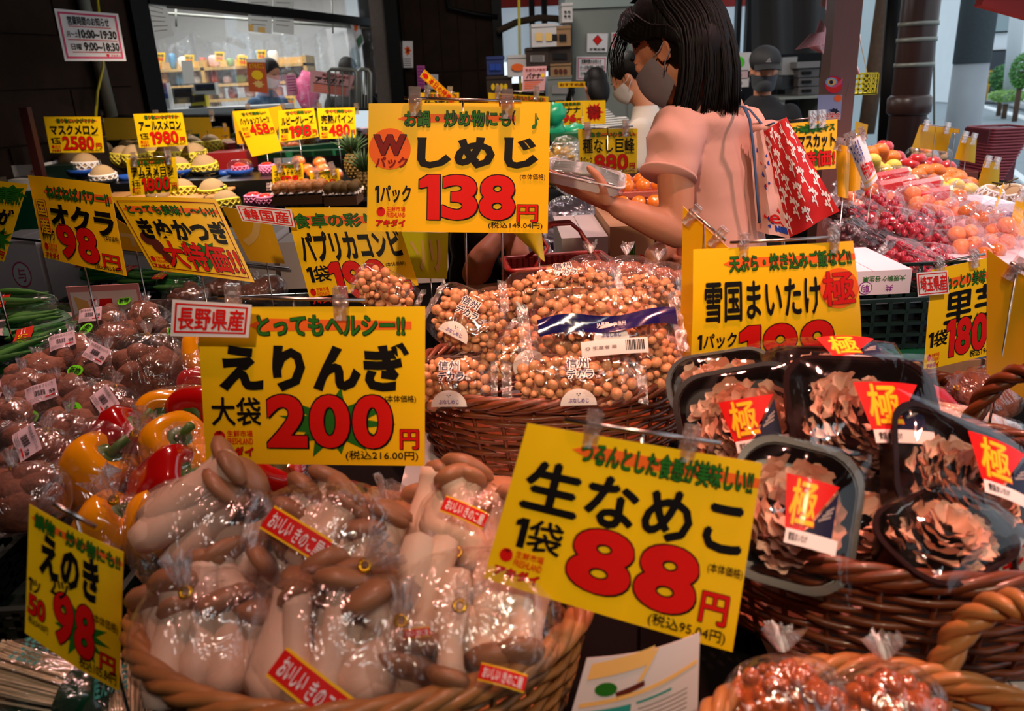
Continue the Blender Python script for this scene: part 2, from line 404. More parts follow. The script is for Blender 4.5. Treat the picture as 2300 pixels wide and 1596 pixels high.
def price_card(label, corners, Y, items, yaw=0, tilt=0, curl=0, curlv=0, rod=None, clips=(), stand=None, name='price_card', cat='price sign',
               card=None, tagc=None, group=None, th=.0012, rodr=.0022, clipscale=1.0, mats=None):
    """items: function(Card).  rod: ((px,py),(px,py)); stand: (px,py) foot on the table"""
    org = P(sum(p[0] for p in corners)/4, sum(p[1] for p in corners)/4, Y)
    root = thing(name, label, cat, org, group)
    surf, n, q = planesurf(corners, yaw, tilt, curl, curlv, org, Y)
    cardmesh(surf, parent=root, mats=mats or YEL, th=th)
    if items:
        c = Card(); items(c); c.build(surf, root, .0005 if Y < 2.5 else .0015)
    if tagc:
        for (tc, fn, m_) in tagc:
            s2, n2, _ = planesurf(tc, yaw, tilt, 0, 0, org-n*.003, Y)
            cardmesh(s2, 6, 3, name='origin_tag', mats=m_ or WHC, parent=root); c = Card(); fn(c); c.build(s2, root, .0005)
    if rod:
        d0, d1 = [ray(*p) for p in rod]; pl = (P(sum(p[0] for p in corners)/4, sum(p[1] for p in corners)/4, Y)-CAM).dot(n)
        a, b = [CAM+d*((pl+.004)/d.dot(n))-org for d in (d0, d1)]
        MB().tube([a, b], rodr, 8).build('rod', RODM, root)
        mb = None
        dv = (b-a).normalized()
        for k in clips:
            pt = a.lerp(b, k); zc = (V((0, 0, 1))-dv*dv.z).normalized(); yc = zc.cross(dv)
            inst('clip', clipmesh(), root, pt+V((0, 0, -.003)), MX((dv, yc, zc)).transposed().to_euler(), clipscale)
    if stand or (name == 'price_card' and Y < 4.95):
        for sp in (stand or ((.5, 0),)):
            b0 = surf(sp[0], .96, -.005) if not (rod and stand) else (a.lerp(b, sp[0])-n*.004)
            x_ = (b0+org).x; y_ = (b0+org).y
            if len(sp) > 3: f2 = PZ(sp[1], sp[2], sp[3]); y2 = f2.y; x2 = f2.x
            else: x2, y2 = x_, y_+.004
            MB().tube([b0, V((x2, y2, tablez(x2, y2)))-org], rodr*.8, 6).build('stand_rod', RODM, root)
    return root
def logo(c, x, y, w, h):
    """round tomato mark with three lines of lettering"""
    c.g('R', disc2d(x+w*.16, y+h*.26, w*.15, h*.24, 14), 'shop_logo'); c.g('D', burst2d((x+w*.03, y, x+w*.29, y+h*.2), 5, .4), 'shop_logo', 1)
    c.t('R', '生鮮市場', (x+w*.36, y, x+w, y+h*.25), 'shop_logo', .6); c.t('R', 'FRESHLAND', (x+w*.36, y+h*.3, x+w, y+h*.54), 'shop_logo', .5)
    c.t('R', 'アキダイ', (x, y+h*.64, x+w, y+h), 'shop_logo', 1.2, out='D', ow=.2)
def std(tagline=None, main=None, unit=None, price=None, tax=None, tb=(20, 5, 90, 18), mb=(5, 22, 95, 50), ub=(3, 60, 24, 76), pb=(27, 55, 82, 90),
        eb=(85, 79, 95, 91), kb=(83, 53, 98, 59), xb=(66, 91, 98, 98), lb=(4, 80, 22, 97), burst=None, band=True, extra=None, mbold=1.3, kk=True, pbold=.9, pow_=.7):
    def f(c):
        if band and tagline: c.g('O', ([(tb[0]-4, (tb[1]+tb[3])/2), (tb[0]+3, tb[1]+2), (tb[2]+3, tb[1]+4), (tb[2]+3, tb[3]-4), (tb[0]+3, tb[3]-3)], [(0, 1, 2, 3, 4)]), 'colour_band')
        if burst: c.g('G', burst2d(burst), 'starburst')
        if tagline: c.t('G', tagline, tb, 'tagline', 1.0, out='K', ow=.35)
        if main: c.t('K', main, mb, 'product_name', mbold)
        if unit: c.t('K', unit, ub, 'unit_text', 1.2)
        if price:
            c.t('R', price, pb, 'price_figure', pbold, out='K', ow=pow_, digits=True)
            c.t('R', '円', eb, 'price_figure', 1.6, out='K', ow=.35)
        if kk: c.t('K', '(本体価格)', kb, 'small_print', .5)
        if tax: c.t('K', tax, xb, 'tax_text', .8)
        if lb: logo(c, lb[0], lb[1], lb[2]-lb[0], lb[3]-lb[1])
        if extra: extra(c)
    return f
# ------------------------------------------------------------------ the setting
M_road = mat('road_asphalt', '#8f9aa0', .85, var=.12, vscale=3, bump=.2, bscale=90)
M_floor = mat('shop_floor_concrete', '#2a2523', .6, var=.3, vscale=4)
M_dark = mat('dark_brown_siding', '#2a1b13', .85, spec=.2, var=.35, vscale=7, bump=.5, bscale=60)
M_black = mat('black_metal', '#060505', .55, spec=.2)
M_blackp = mat('black_plastic', '#0c0b0c', .35)
M_white = mat('white_wall_paint', '#d9dadb', .7)
M_ceil = mat('dark_ceiling', '#1c1917', .8)
M_alu = mat('grey_galvanised_steel', '#84857c', .42, .35, var=.1, vscale=5)
M_glass = film('window_glass', (.97, 1, 1), .08, .012, .05, 6, .03)
M_sheet = film('clear_vinyl_sheet', (1, 1, 1), .16, .07, 1.0, 7, .12)
def translucent(name, col):
    m = mat(name, col, .8); nt = m.node_tree; b = nt.nodes['Principled BSDF']; o = nt.nodes['Material Output']
    t = nt.nodes.new('ShaderNodeBsdfTranslucent'); t.inputs[0].default_value = (*hx(col), 1)
    mx = nt.nodes.new('ShaderNodeMixShader'); mx.inputs[0].default_value = .6
    nt.links.new(b.outputs[0], mx.inputs[1]); nt.links.new(t.outputs[0], mx.inputs[2]); nt.links.new(mx.outputs[0], o.inputs[0]); return m
M_tarp = translucent('translucent_white_tarp', '#f0f6fa')
def bx(name, a, b, m, parent=None, bev=0, **kw):
    mb = flat(); mb.box(a, b); return mb.build(name, m, parent, world=parent is not None, **kw)
struct(bx('floor', (-9, -2.5, -.1), (2.3, 13, 0), M_floor))
struct(bx('road', (2.3, -6, -.12), (40, 90, -.02), M_road))
struct(bx('ground', (-60, 13, -.12), (2.3, 90, -.02), M_road))
struct(bx('ceiling', (-9, -2.3, 2.9), (2.15, 9.6, 3.05), M_ceil))
struct(bx('side_light_blocker', (-3.2, -2.3, 0), (-3.1, 2.6, 2.9), M_dark))  # unseen blocker added to keep daylight out and darken the interior
struct(bx('front_light_blocker', (2.15, -2.4, 2.75), (3.0, 2.2, 2.85), M_ceil))  # added overhead out of view to shade the interior from the sky
struct(bx('wall_rear', (-9, -2.4, 0), (2.6, -2.3, 2.9), M_dark))
WA = V((-2.57, 4.0, 0)); WD = V((.2851, .9585, 0)).normalized(); WN = V((WD.y, -WD.x, 0))
def PL(px, py, off=0):
    d = ray(px, py); return CAM+d*((WA+WN*off-CAM).dot(WN)/d.dot(WN))
def wallbox(name, s0, s1, z0, z1, t0, t1, m, parent=None, **kw):
    """box on the oblique wall: s along it, t out of it"""
    mb = flat(); vs = []
    for z in (z0, z1):
        for s, t in ((s0, t0), (s1, t0), (s1, t1), (s0, t1)): p = WA+WD*s+WN*t; vs.append((p.x, p.y, z))
    mb.add(vs, [(0, 1, 2, 3), (4, 7, 6, 5), (0, 4, 5, 1), (1, 5, 6, 2), (2, 6, 7, 3), (3, 7, 4, 0)])
    return mb.build(name, m, parent, world=parent is not None, **kw)
S_of = lambda px: (PL(px, 130)-WA).dot(WD)
sj, se, s0_ = S_of(343), S_of(836), S_of(-260)
wl = struct(wallbox('wall_left', s0_-1.2, sj-.16, 0, 2.9, -.12, 0, M_dark))
rg = random.Random(3)
k = 0
for z0 in [1.0+.27*i for i in range(7)]:
    s = s0_+(.0 if k % 2 else .5)
    while s < sj-.22:
        s1 = min(s+.98, sj-.2)
        if s1-s > .1: wallbox('siding_panel', s+.006, s1-.006, z0+.006, z0+.264, .001, .014+.004*rg.random(), M_dark, wl)
        s = s1
    k += 1
struct(wallbox('wall_left_lower', sj-.16, se+.25, 0, 1.16, -.12, 0, M_dark))
zt = PL(600, 26).z
win = struct(thing('window_1', None, None, WA+WD*((sj+se)/2)+V((0, 0, 1.9))))
wallbox('window_frame', sj-.16, sj, 1.16, 2.9, -.1, .04, M_black, win)
wallbox('window_frame', se, se+.2, 1.16, 2.9, -.1, .04, M_black, win)
wallbox('window_sill', sj, se, 1.14, 1.2, -.1, .04, M_black, win)
wallbox('transom_bar', sj, se, zt-.035, zt+.035, -.08, .05, M_black, win)
wallbox('inner_jamb', se-.25, se-.02, 1.2, zt-.04, -.28, -.12, M_white, win)
wallbox('window_pane', sj, se, 1.2, zt-.03, -.03, -.024, M_glass, win)
wallbox('upper_pane', sj, se, zt+.03, 2.85, -.03, -.024, M_glass, win)
# steel conduit, cable and slim posts on the wall
tag(MB().tube([PL(172, -60, .06), PL(252, 262, .06)], .035, 8).build('steel_conduit', M_alu), 'grey steel conduit standing against the dark siding behind the opening-hours notice', 'pipe')
tag(MB().tube([PL(216, -30, .1), PL(228, 90, .1), PL(232, 150, .12), PL(219, 205, .1), PL(215, 262, .1)], .008, 6).build('yellow_cable', mat('yellow_cable_sheath', '#b9a81c', .5)), 'thin yellow cable hanging down the dark wall by the opening-hours notice', 'cable')
# interior of the little shop behind the glass
struct(bx('wall_shop_back', (-7.5, 11.2, 0), (-1.0, 11.3, 2.9), M_white))
struct(bx('wall_shop_left', (-7.5, 3.0, 0), (-7.4, 11.3, 2.9), M_white))
struct(bx('ceiling_shop', (-7.5, 3.5, 2.86), (-1.6, 11.2, 2.9), M_white))
M_wood = mat('pale_shelf_wood', '#c9a05c', .6, var=.2, vscale=8)
# end column and dark wall to the right of the window
cx0 = P(843, 130, 8.1).x; cx1 = P(872, 130, 8.1).x
struct(bx('wall_corner', (cx0, 8.0, 0), (cx1+.02, 8.3, 2.9), mat('grey_brown_render', '#5b5049', .8, var=.15, bump=.3)))
struct(bx('trim_1', (cx1+.02, 7.95, 0), (cx1+.14, 8.2, 2.9), M_black))
wbx1 = P(1117, 130, 8.3).x
wb = struct(bx('wall_back', (cx1+.14, 8.2, 0), (wbx1, 8.35, 2.9), M_dark))
for i in range(5):
    a = cx1+.16+i*(wbx1-cx1-.18)/5
    for j in range(3): bx('wall_panel', (a+.004, 8.185, .9+j*.67), (a+(wbx1-cx1-.18)/5-.004, 8.2, .9+j*.67+.66), M_dark, wb)
struct(bx('trim_2', (wbx1-.03, 8.12, 0), (wbx1+.06, 8.3, 2.9), M_black))
pr = P(1004, 0, 8.1); 
tag(MB().tube([P(1003, -20, 8.1), P(1008, 18, 8.1), P(1060, 30, 8.1), P(1118, 38, 8.1)], .02, 8).build('wall_conduit', M_black), 'black conduit bent along the top of the dark back wall', 'pipe')
# light openings at the back
def sheetq(name, pts, Y, m, label, cat='sheet', th=.01, mech=0):
    mb = auto(); a = [P(x, y, Y) for x, y in pts]
    fn = lambda u, v: a[0].lerp(a[1], u).lerp(a[3].lerp(a[2], u), v)+V((0, mech*sin(u*14)+mech*.6*sin(v*7+u*5), 0))
    mb.grid(fn, 16, 8); mb.grid(lambda u, v: fn(1-u, v)+V((0, th, 0)), 16, 8)
    o = mb.build(name, m); return tag(o, label, cat) if label else o
sheetq('tarpaulin', [(1118, 8), (1285, 4), (1285, 135), (1122, 140)], 9.5, M_tarp, 'pale daylit plastic sheet behind the stacked cartons, left of the steel cabinet', 'tarpaulin', mech=.02)
sheetq('tarpaulin', [(1585, 10), (1700, 6), (1700, 200), (1590, 205)], 9.4, M_tarp, 'pale daylit plastic sheet just right of the shopper\'s head', 'tarpaulin', mech=.02)
struct(bx('wall_low_back', (wbx1, 9.6, 0), (3.2, 9.7, 1.42), M_dark))
RED = mat('red_awning_cloth', '#9c2420', .7)
bxp = lambda name, x0, y0, x1, y1, Y, d, m, label, cat='box', **k: tag(pbox(name, x0, y0, x1, y1, Y, d, m), label, cat, **k)
def pbox(name, x0, y0, x1, y1, Y, d, m, parent=None, mk=flat):
    """box whose front face fills the photo rectangle at depth Y, d metres deep"""
    a = P(x0, y1, Y); b = P(x1, y0, Y); mid = P((x0+x1)/2, (y0+y1)/2, Y)
    l = P(x0, (y0+y1)/2, Y).x; r = P(x1, (y0+y1)/2, Y).x; bo = P((x0+x1)/2, y1, Y).z; t = P((x0+x1)/2, y0, Y).z
    mb = mk(); mb.box((l, Y, bo), (r, Y+d, t)); return mb.build(name, m, parent, world=parent is not None)
bxp('awning_valance', 1120, -14, 1290, 14, 9.2, .05, RED, 'dark red awning strip above the sheet left of the steel cabinet', 'awning')
bxp('awning_valance', 1585, -20, 1720, 14, 9.2, .05, RED, 'dark red awning strip above the sheet right of the shopper\'s head', 'awning')
for x in (1190, 1218): bxp('steel_upright', x, -30, x+12, 160, 8.9, .1, M_black, 'dark upright against the pale sheet, %s of the pair left of the cabinet' % ('left' if x < 1200 else 'right'), 'post')
for x, w, l in ((1652, 10, 'thin dark'), (1675, 20, 'wide dark')): bxp('steel_upright', x, -30, x+w, 260, 8.7, .1, M_black, l+' upright right of the pale sheet behind the shopper', 'post')
tag(MB().tube([P(1118, 70, 8), P(1160, 50, 8), P(1210, 40, 8), P(1250, 42, 8), P(1290, 55, 8)], .03, 8).build('tree_branch', mat('bark', '#3b2b1c', .9)), 'crooked branch running in front of the pale sheet at the back', 'branch')
tag(MB().tube([P(1165, -20, 7.2), P(1167, 100, 7.2), P(1169, 210, 7.2)], .012, 6).build('cord', MATS['yellow_cable_sheath']), 'yellow cord hanging straight down left of the cartons', 'cord')
# steel cabinet
cab = thing('steel_cabinet', 'tall grey steel cabinet behind the shopper carrying a warning sign and an hours notice', 'cabinet', P(1390, 300, 7.6))
cab.location.z = 0
bl, br_ = P(1278, 130, 7.6).x, P(1590, 130, 7.6).x
bx('body', (bl, 7.6, 0), (br_, 8.3, 2.6), M_alu, cab)
zt_ = P(1390, 14, 7.5).z
bx('top_cap', (bl-.03, 7.54, zt_), (br_, 8.3, 2.75), mat('light_grey_steel', '#98a099', .45, .3), cab)
for a, b in ((bl+.03, P(1406, 130, 7.6).x-.005), (P(1409, 130, 7.6).x+.005, br_-.02)): bx('door', (a, 7.585, .1), (b, 7.61, zt_-.02), M_alu, cab)
M_carton = mat('brown_carton', '#a07852', .8, var=.12, vscale=10)
M_cartw = mat('white_carton', '#cfc6c2', .7, var=.05, vscale=10)
M_cartd = mat('dark_carton', '#3b2a20', .8)
# cartons stacked left of the cabinet
for i, (x0, y0, x1, y1, m, lab, ink, tx) in enumerate((
    (1194, 55, 1250, 105, M_cartw, 'white carton on top of the left stack beside the yellow cord', 'A', '■ ■'),
    (1225, 60, 1282, 104, M_carton, 'brown fruit carton with a black lid band beside the cabinet', 'K', '━ ━'),
    (1262, 8, 1286, 50, M_cartw, 'white carton tilted on top of the stack touching the cabinet', 'K', '::'),
    (1182, 108, 1232, 150, M_cartd, 'dark empty carton in the middle of the left stack', 'S', '▤'),
    (1232, 104, 1282, 142, M_cartd, 'dark brown carton under the banded fruit carton', 'K', '■'),
    (1236, 142, 1282, 172, M_carton, 'printed brown carton low in the stack beside the cabinet', 'U', '●●●'),
    (1230, 172, 1284, 225, M_alu, 'grey lidded bin below the cartons beside the cabinet', 'S', '━'),
    (1140, 125, 1185, 172, M_cartw, 'white orange-printed citrus carton standing by the yellow cord', 'O', '●'),
    (1093, 128, 1132, 168, mat('blue_carton', '#1c2c66', .6), 'dark blue carton on the shelf right of the back wall', 'B', '━━'),
    (1093, 172, 1150, 213, M_cartd, 'black banana carton with yellow prints beside the back wall', 'Y', '●●●●'))):
    root = thing('carton', lab, 'box', P((x0+x1)/2, y1, 7.0+.02*i))
    pbox('carton_body', x0, y0, x1, y1, 7.0+.02*i, .35, m, root)
    pbox('carton_lid', x0-1, y0-2, x1+1, y0+5, 6.985+.02*i, .37, m, root)
    s_, n_, _ = planesurf([(x0, y0+5), (x1, y0+5), (x1, y1), (x0, y1)], 0, 0, 0, 0, root.location, 6.98+.02*i)
    c = Card(); c.t(ink, tx, (18, 30, 82, 70), 'printed_mark'); c.build(s_, root, .002)
# signs on the cabinet
price_card('white sign with a red and black diamond on the steel cabinet', [(1319, 75), (1366, 75), (1364, 117), (1318, 117)], 7.56,
    lambda c: (c.g('K', ([(50, 6), (74, 36), (50, 66), (26, 36)], [(0, 1, 2, 3)]), 'diamond'), c.g('R', ([(50, 10), (71, 36), (50, 62), (29, 36)], [(0, 1, 2, 3)]), 'diamond', 1), c.t('K', '変電設備', (12, 78, 88, 93))), name='warning_sign', cat='sign', mats=WHC)
price_card('narrow white sticker with red vertical writing on the cabinet', [(1374, 73), (1385, 73), (1383, 111), (1373, 111)], 7.56,
    lambda c: c.t('R', '高圧危険', (15, 5, 85, 95), vert=True), name='sticker', cat='sign', mats=WHC)
def hours(c):
    c.g('P', frame2d(4, 5, 96, 95, 3, 4), 'border')
    c.t('K', '営業時間のお知らせ', (17, 12, 82, 29), bold=1.8); c.g('R', rect2d(17, 31, 84, 32.5), 'underline')
    c.t('K', '月〜土', (12, 41, 29, 53)); c.t('K', '10:00~19:30', (30, 37, 91, 55), bold=1.5); c.g('R', rect2d(12, 57, 91, 58.5), 'underline')
    c.t('K', '日曜', (15, 66, 31, 78)); c.t('K', '9:00~18:30', (35, 62, 92, 80), bold=1.5); c.g('R', rect2d(15, 81.5, 93, 83), 'underline')
    c.g('R', disc2d(71, 88, 2.5, 3), 'shop_logo'); c.t('R', 'アキダイ', (76, 86, 92, 91), 'shop_logo')
price_card('white opening-hours notice with a pink border on the steel cabinet', [(1295, 127), (1363, 127), (1362, 180), (1294, 180)], 7.56, hours, name='hours_notice', cat='notice', mats=WHC)
price_card('white opening-hours notice with a pink border tilted on the dark left wall', [(121, 19), (265, 31), (284, 137), (146, 137)], 4.4, hours, name='hours_notice', cat='notice', mats=WHC, yaw=60 if False else 35)
# posters on the dark back wall
for i, (x0, y0, x1, y1) in enumerate(((880, 90, 900, 150), (904, 92, 927, 152), (878, 156, 893, 218), (893, 154, 907, 214))):
    w = ('top left', 'top right', 'bottom left', 'bottom right')[i]
    price_card('small food poster, %s of the four on the dark back wall' % w, [(x0, y0), (x1, y0), (x1+1, y1), (x0+1, y1)], 8.1,
        lambda c, i=i: (c.g('O', burst2d((10, 12, 90, 60), 7, .6, i), 'food_picture'), c.g('D', burst2d((30, 20, 70, 50), 5, .5, i+3), 'food_picture', 1), c.g('K', [rect2d(10, 66+8*k, 80, 69+8*k) for k in range(4)], 'text_lines')), name='poster', cat='poster', mats=WHC)
price_card('pink paper notice on the dark back wall', [(936, 147), (954, 147), (955, 199), (938, 199)], 8.1, lambda c: c.g('V', [rect2d(10, 10+14*k, 80, 14+14*k) for k in range(6)], 'text_lines'), name='notice', cat='notice', mats=mat('magenta_paper', '#c04f9a', .6))
price_card('white notice beside the pink paper on the back wall', [(960, 167), (984, 167), (984, 200), (960, 200)], 8.12, lambda c: c.g('S', [rect2d(15, 15+15*k, 85, 19+15*k) for k in range(5)], 'text_lines'), name='notice', cat='notice', mats=WHC)
# dark tarp, shelves and the man's corner
sheetq('dark_curtain', [(1688, -25), (1858, -25), (1852, 330), (1690, 330)], 7.4, mat('dark_tarp', '#221d1c', .7, bump=.4, bscale=5), 'dark tarpaulin curtain hanging behind the man in the black cap', 'curtain', mech=.04)
sh = thing('storage_rack', 'grey storage rack with drawers beside the man in the black cap', 'rack', P(1800, 330, 6.6)); sh.location.z = 0
for (x0, y0, x1, y1, nm, m) in ((1757, 128, 1790, 168, 'white_board', mat('grey_board', '#8d8b8a', .6)), (1757, 170, 1790, 200, 'machine', M_blackp)):
    pbox(nm, x0, y0, x1, y1, 6.6, .2, m, sh)
M_draw = mat('smoky_drawer', '#4c4544', .3)
for j in range(3):
    d = pbox('drawer', 1793, 155+j*20, 1840, 173+j*20, 6.5, .3, M_draw, sh)
    m_ = flat(); a, b = P(1803, 168+j*20, 6.48), P(1822, 160+j*20, 6.48); m_.box((a.x, 6.47, a.z), (b.x, 6.5, b.z)); o = m_.build('drawer_pull', M_black, d); o.location = (-sh.location.x, -sh.location.y, -sh.location.z)
pbox('tray', 1790, 138, 1842, 152, 6.45, .35, mat('grey_plastic', '#6f6a69', .4), sh)
pbox('shelf', 1750, 216, 1846, 222, 6.4, .5, M_alu, sh)
for x in (1753, 1842): q_ = P(x, 219, 6.5); bx('rack_leg', (q_.x-.02, 6.45, 0), (q_.x+.02, 6.9, q_.z), M_alu, sh)
pbox('backboard', 1745, 120, 1850, 330, 6.95, .03, M_black, sh)
for (x0, y0, x1, y1, m, lab) in ((1605, 120, 1640, 175, M_cartw, 'white notice board just right of the shopper\'s neck'), (1640, 118, 1686, 160, M_cartw, 'melon carton stacked right of the shopper\'s hair'), (1634, 158, 1680, 178, mat('pinkish_carton', '#c8a5a5', .6), 'pale red-labelled carton under the melon carton'), (1634, 176, 1682, 196, M_cartw, 'white carton lowest of the stack right of the shopper\'s hair'), (1770, 240, 1800, 300, mat('green_crate_far', '#1d4a33', .6), 'dark green crate under the storage rack'), (1802, 245, 1842, 270, M_cartw, 'white crate beside the square post')):
    root = thing('carton', lab, 'box', P((x0+x1)/2, y1, 6.9)); pbox('carton_body', x0, y0, x1, y1, 6.9, .3, m, root)
    s_, n_, _ = planesurf([(x0, y0), (x1, y0), (x1, y1), (x0, y1)], 0, 0, 0, 0, root.location, 6.895)
    c = Card(); c.g('g' if 'melon carton s' in lab else 'S', disc2d(45, 50, 25, 30), 'printed_mark'); c.build(s_, root, .002)
# square post
post = thing('square_post', 'brown square steel post carrying stickers and pink papers', 'post', V((P(1872, 300, 3.0).x, 3.0, 0)))
pxw = .047; pz = lambda y: P(1872, y, 3.0).z
bx('post_shaft', (post.location.x-pxw, 2.96, 0), (post.location.x+pxw, 3.05, 2.9), mat('brown_enamel_post', '#7d4b40', .35, var=.12, vscale=9, stretch=(3, 3, .3)), post)
def on_post(c, ca, name, m, fn, Y=2.955):
    s_, n_, _ = planesurf(c, 0, 0, 0, 0, post.location, Y)
    k = Card(); fn(k)
    if m: cardmesh(s_, 6, 3, name=name, mats=m, parent=post, th=.001)
    k.build(s_, post, .0012)
on_post([(1851, 170), (1893, 170), (1893, 210), (1851, 210)], 0, 's', None, lambda k: (k.g('V', disc2d(50, 50, 50, 50), 'round_sticker'), k.g('R', disc2d(50, 50, 47, 47), 'round_sticker', 1), k.g('M', disc2d(38, 36, 32, 26), 'round_sticker', 2), k.g('A', disc2d(38, 36, 24, 18), 'round_sticker', 3), k.g('N', disc2d(36, 36, 10, 12), 'round_sticker', 4), k.g('P', ([(30, 70), (60, 48), (98, 10), (92, 45), (60, 66)], [(0, 1, 2, 3, 4)]), 'round_sticker', 4)))
on_post([(1838, 213), (1892, 213), (1888, 268), (1835, 268)], 0, 'local_sticker', mat('pale_blue_sticker', '#8f9cc4', .5), lambda k: (k.g('O', disc2d(82, 14, 16, 14), 'sticker_print'), k.g('N', burst2d((45, 48, 95, 88), 7, .6), 'sticker_print'), k.t('R', '共栄会', (28, 72, 96, 98), 'sticker_print', out='W', ow=2)))
# papers and bags hanging at the post
PAPER = mat('pink_grid_paper', '#e0a3ac', .6); 
def hangp(pts, Y, label, m, name='receipt', cat='paper', lines=True, yaw=0, curl=.02):
    price_card(label, pts, Y, (lambda c: c.g('S', [rect2d(6, 8+9*k, 94, 9.5+9*k) for k in range(10)]+[rect2d(10+16*k, 6, 11+16*k, 94) for k in range(6)], 'grid_lines')) if lines else None, name=name, cat=cat, mats=m, yaw=yaw, curl=curl)
hangp([(1842, 42), (1855, 75), (1850, 122), (1824, 95)], 2.93, 'upper pink gridded slip folded out from the post', PAPER)
hangp([(1820, 76), (1852, 72), (1852, 98), (1786, 112)], 2.9, 'middle pink gridded slip sticking out to the left of the post', PAPER)
hangp([(1810, 104), (1850, 92), (1847, 122), (1840, 118)], 2.92, 'lowest pink gridded slip against the left edge of the post', PAPER)
hangp([(1844, -10), (1858, -10), (1855, 30), (1843, 12)], 2.92, 'topmost pink gridded slip at the post cut by the frame', PAPER)
hangp([(1893, 180), (1912, 186), (1898, 228), (1890, 215)], 2.98, 'pink slip tucked behind the post beside the yellow basket', PAPER)
sheetq('plastic_bag', [(1906, -10), (1932, -6), (1925, 85), (1908, 86)], 3.2, mat('blue_glossy_plastic', '#1f4fb0', .2), 'glossy blue plastic bag hanging from the square post', 'bag', mech=.015)
sheetq('plastic_bag', [(1902, 95), (1918, 108), (1932, 165), (1898, 170)], 3.25, mat('pink_translucent_bag', '#d99aa4', .3), 'pink plastic bag hanging behind the square post', 'bag', mech=.012)
sheetq('hanging_cloth', [(1908, 86), (1922, 86), (1906, 135), (1900, 150)], 3.22, mat('pale_pink_cloth', '#cf9a92', .7), 'pale strip of cloth under the blue plastic bag', 'cloth', mech=.01)
yb = thing('yellow_basket', 'small yellow perforated basket hanging behind the square post', 'basket', P(1915, 212, 3.3))
YM = mat('yellow_plastic', '#d8cf1e', .4)
yw, yh, yd = .075, .075, .05
m_ = flat(); m_.box((-yw, -yd, -.0), (yw, yd, .004)); m_.build('basket_base', YM, yb)
for (x0, x1, y0, y1) in ((-yw, yw, -yd, -yd+.003), (-yw, yw, yd-.003, yd), (-yw, -yw+.003, -yd, yd), (yw-.003, yw, -yd, yd)):
    m_ = flat()
    if x1-x0 > .01:
        for k in range(9): m_.box((x0+k*(x1-x0)/8-.003 if k else x0, y0, 0), (min(x0+k*(x1-x0)/8+.003, x1), y1, yh))
        for k in range(5): m_.box((x0, y0, k*yh/4-.002), (x1, y1, k*yh/4+.004))
    else:
        for k in range(6): m_.box((x0, y0+k*(y1-y0)/5-.003, 0), (x1, y0+k*(y1-y0)/5+.003, yh))
        for k in range(5): m_.box((x0, y0, k*yh/4-.002), (x1, y1, k*yh/4+.004))
    m_.build('basket_side', YM, yb)
MB().tube([(-.05, 0, yh), (-.01, 0, .2), (0, 0, .26), (.01, 0, .2), (.05, 0, yh)], .002, 5).build('basket_cord', M_cartw, yb)
# outside to the right: light wall, posts, pipe
struct(bx('wall_right', (P(1900, 150, 8.8).x, 8.8, 0), (P(2000, 150, 8.8).x, 9.0, 3.2), mat('pale_corrugated_wall', '#c3d2d6', .5)))
tag(MB().tube([P(1990, -20, 6.2), P(1945, 300, 6.2)], .06, 10).build('wooden_pole', mat('weathered_wood', '#5a4434', .85, var=.3)), 'weathered brown pole between the square post and the fat pipe', 'pole')
tag(MB().tube([P(2014, -30, 5.4), P(1985, 400, 5.4)], .055, 10).build('black_downpipe', M_black), 'black downpipe directly left of the fat brown pipe', 'pipe')
pipe = thing('drain_pipe', 'fat dark brown vertical pipe with steel straps at the street edge', 'pipe', V((P(2030, 340, 5.0).x, 5.0, 0)))
rp = .105; M_pipe = mat('brown_pipe_enamel', '#3b2521', .35, var=.15, vscale=5)
MB().lathe([(rp, 0), (rp, 3.4)], 28).build('pipe_shaft', M_pipe, pipe)
for y in (54, 90, 147, 254): MB().lathe([(rp, -.012), (rp+.006, -.012), (rp+.006, .012), (rp, .012)], 28, M=MX.Translation((0, 0, P(2030, y, 4.9).z))).build('pipe_strap', M_alu, pipe)
MB().lathe([(rp, 0), (rp+.02, .02), (rp+.02, .1), (rp, .12)], 28, M=MX.Translation((0, 0, P(2030, 262, 4.9).z))).build('pipe_collar', M_pipe, pipe)
pl = thing('concrete_pole', 'thick grey concrete pole standing at the roadside with a dark upper half', 'pole', V((P(2160, 300, 8.5).x, 8.5, 0)))
zs = P(2175, 142, 8.5).z
MB().lathe([(.175, 0), (.165, zs)], 24).build('lower_shaft', mat('smooth_grey_concrete', '#9aa0a6', .7, var=.15, vscale=3), pl)
MB().lathe([(.172, zs), (.155, 6)], 24).build('upper_wrap', mat('dark_grey_wrap', '#545d62', .9, var=.15, vscale=40), pl)
tag(sheetq('street_banner', [(2078, 45), (2090, 60), (2082, 235), (2056, 232)], 6.2, WHC, None, mech=.01), 'white vertical shop banner with red handwriting beside the brown pipe', 'banner')
bs, _, _ = planesurf([(2078, 45), (2090, 60), (2082, 235), (2056, 232)], 0, 0, 0, 0, V(), 6.15)
c = Card(); c.g('P', [rect2d(34+9*((i*7) % 3), 26+4*i, 56+6*((i*5) % 2), 27.2+4*i) for i in range(15)]); c.g('R', disc2d(40, 10, 25, 5)); rt = bpy.data.objects['street_banner']; rt2 = rt
class _O: pass
c.build(bs, rt, .002)
tag(MB().tube([P(2110, -20, 6.6), P(2098, 130, 6.6), P(2098, 280, 6.6)], .008, 6).build('banner_pole', M_alu), 'thin pole beside the white street banner', 'pole')
sheetq('plastic_bag', [(2050, 232), (2080, 235), (2090, 270), (2055, 300)], 6.0, mat('pale_grey_bag', '#aeb6ba', .4), 'pale grey plastic bag at the foot of the white banner', 'bag', mech=.03)
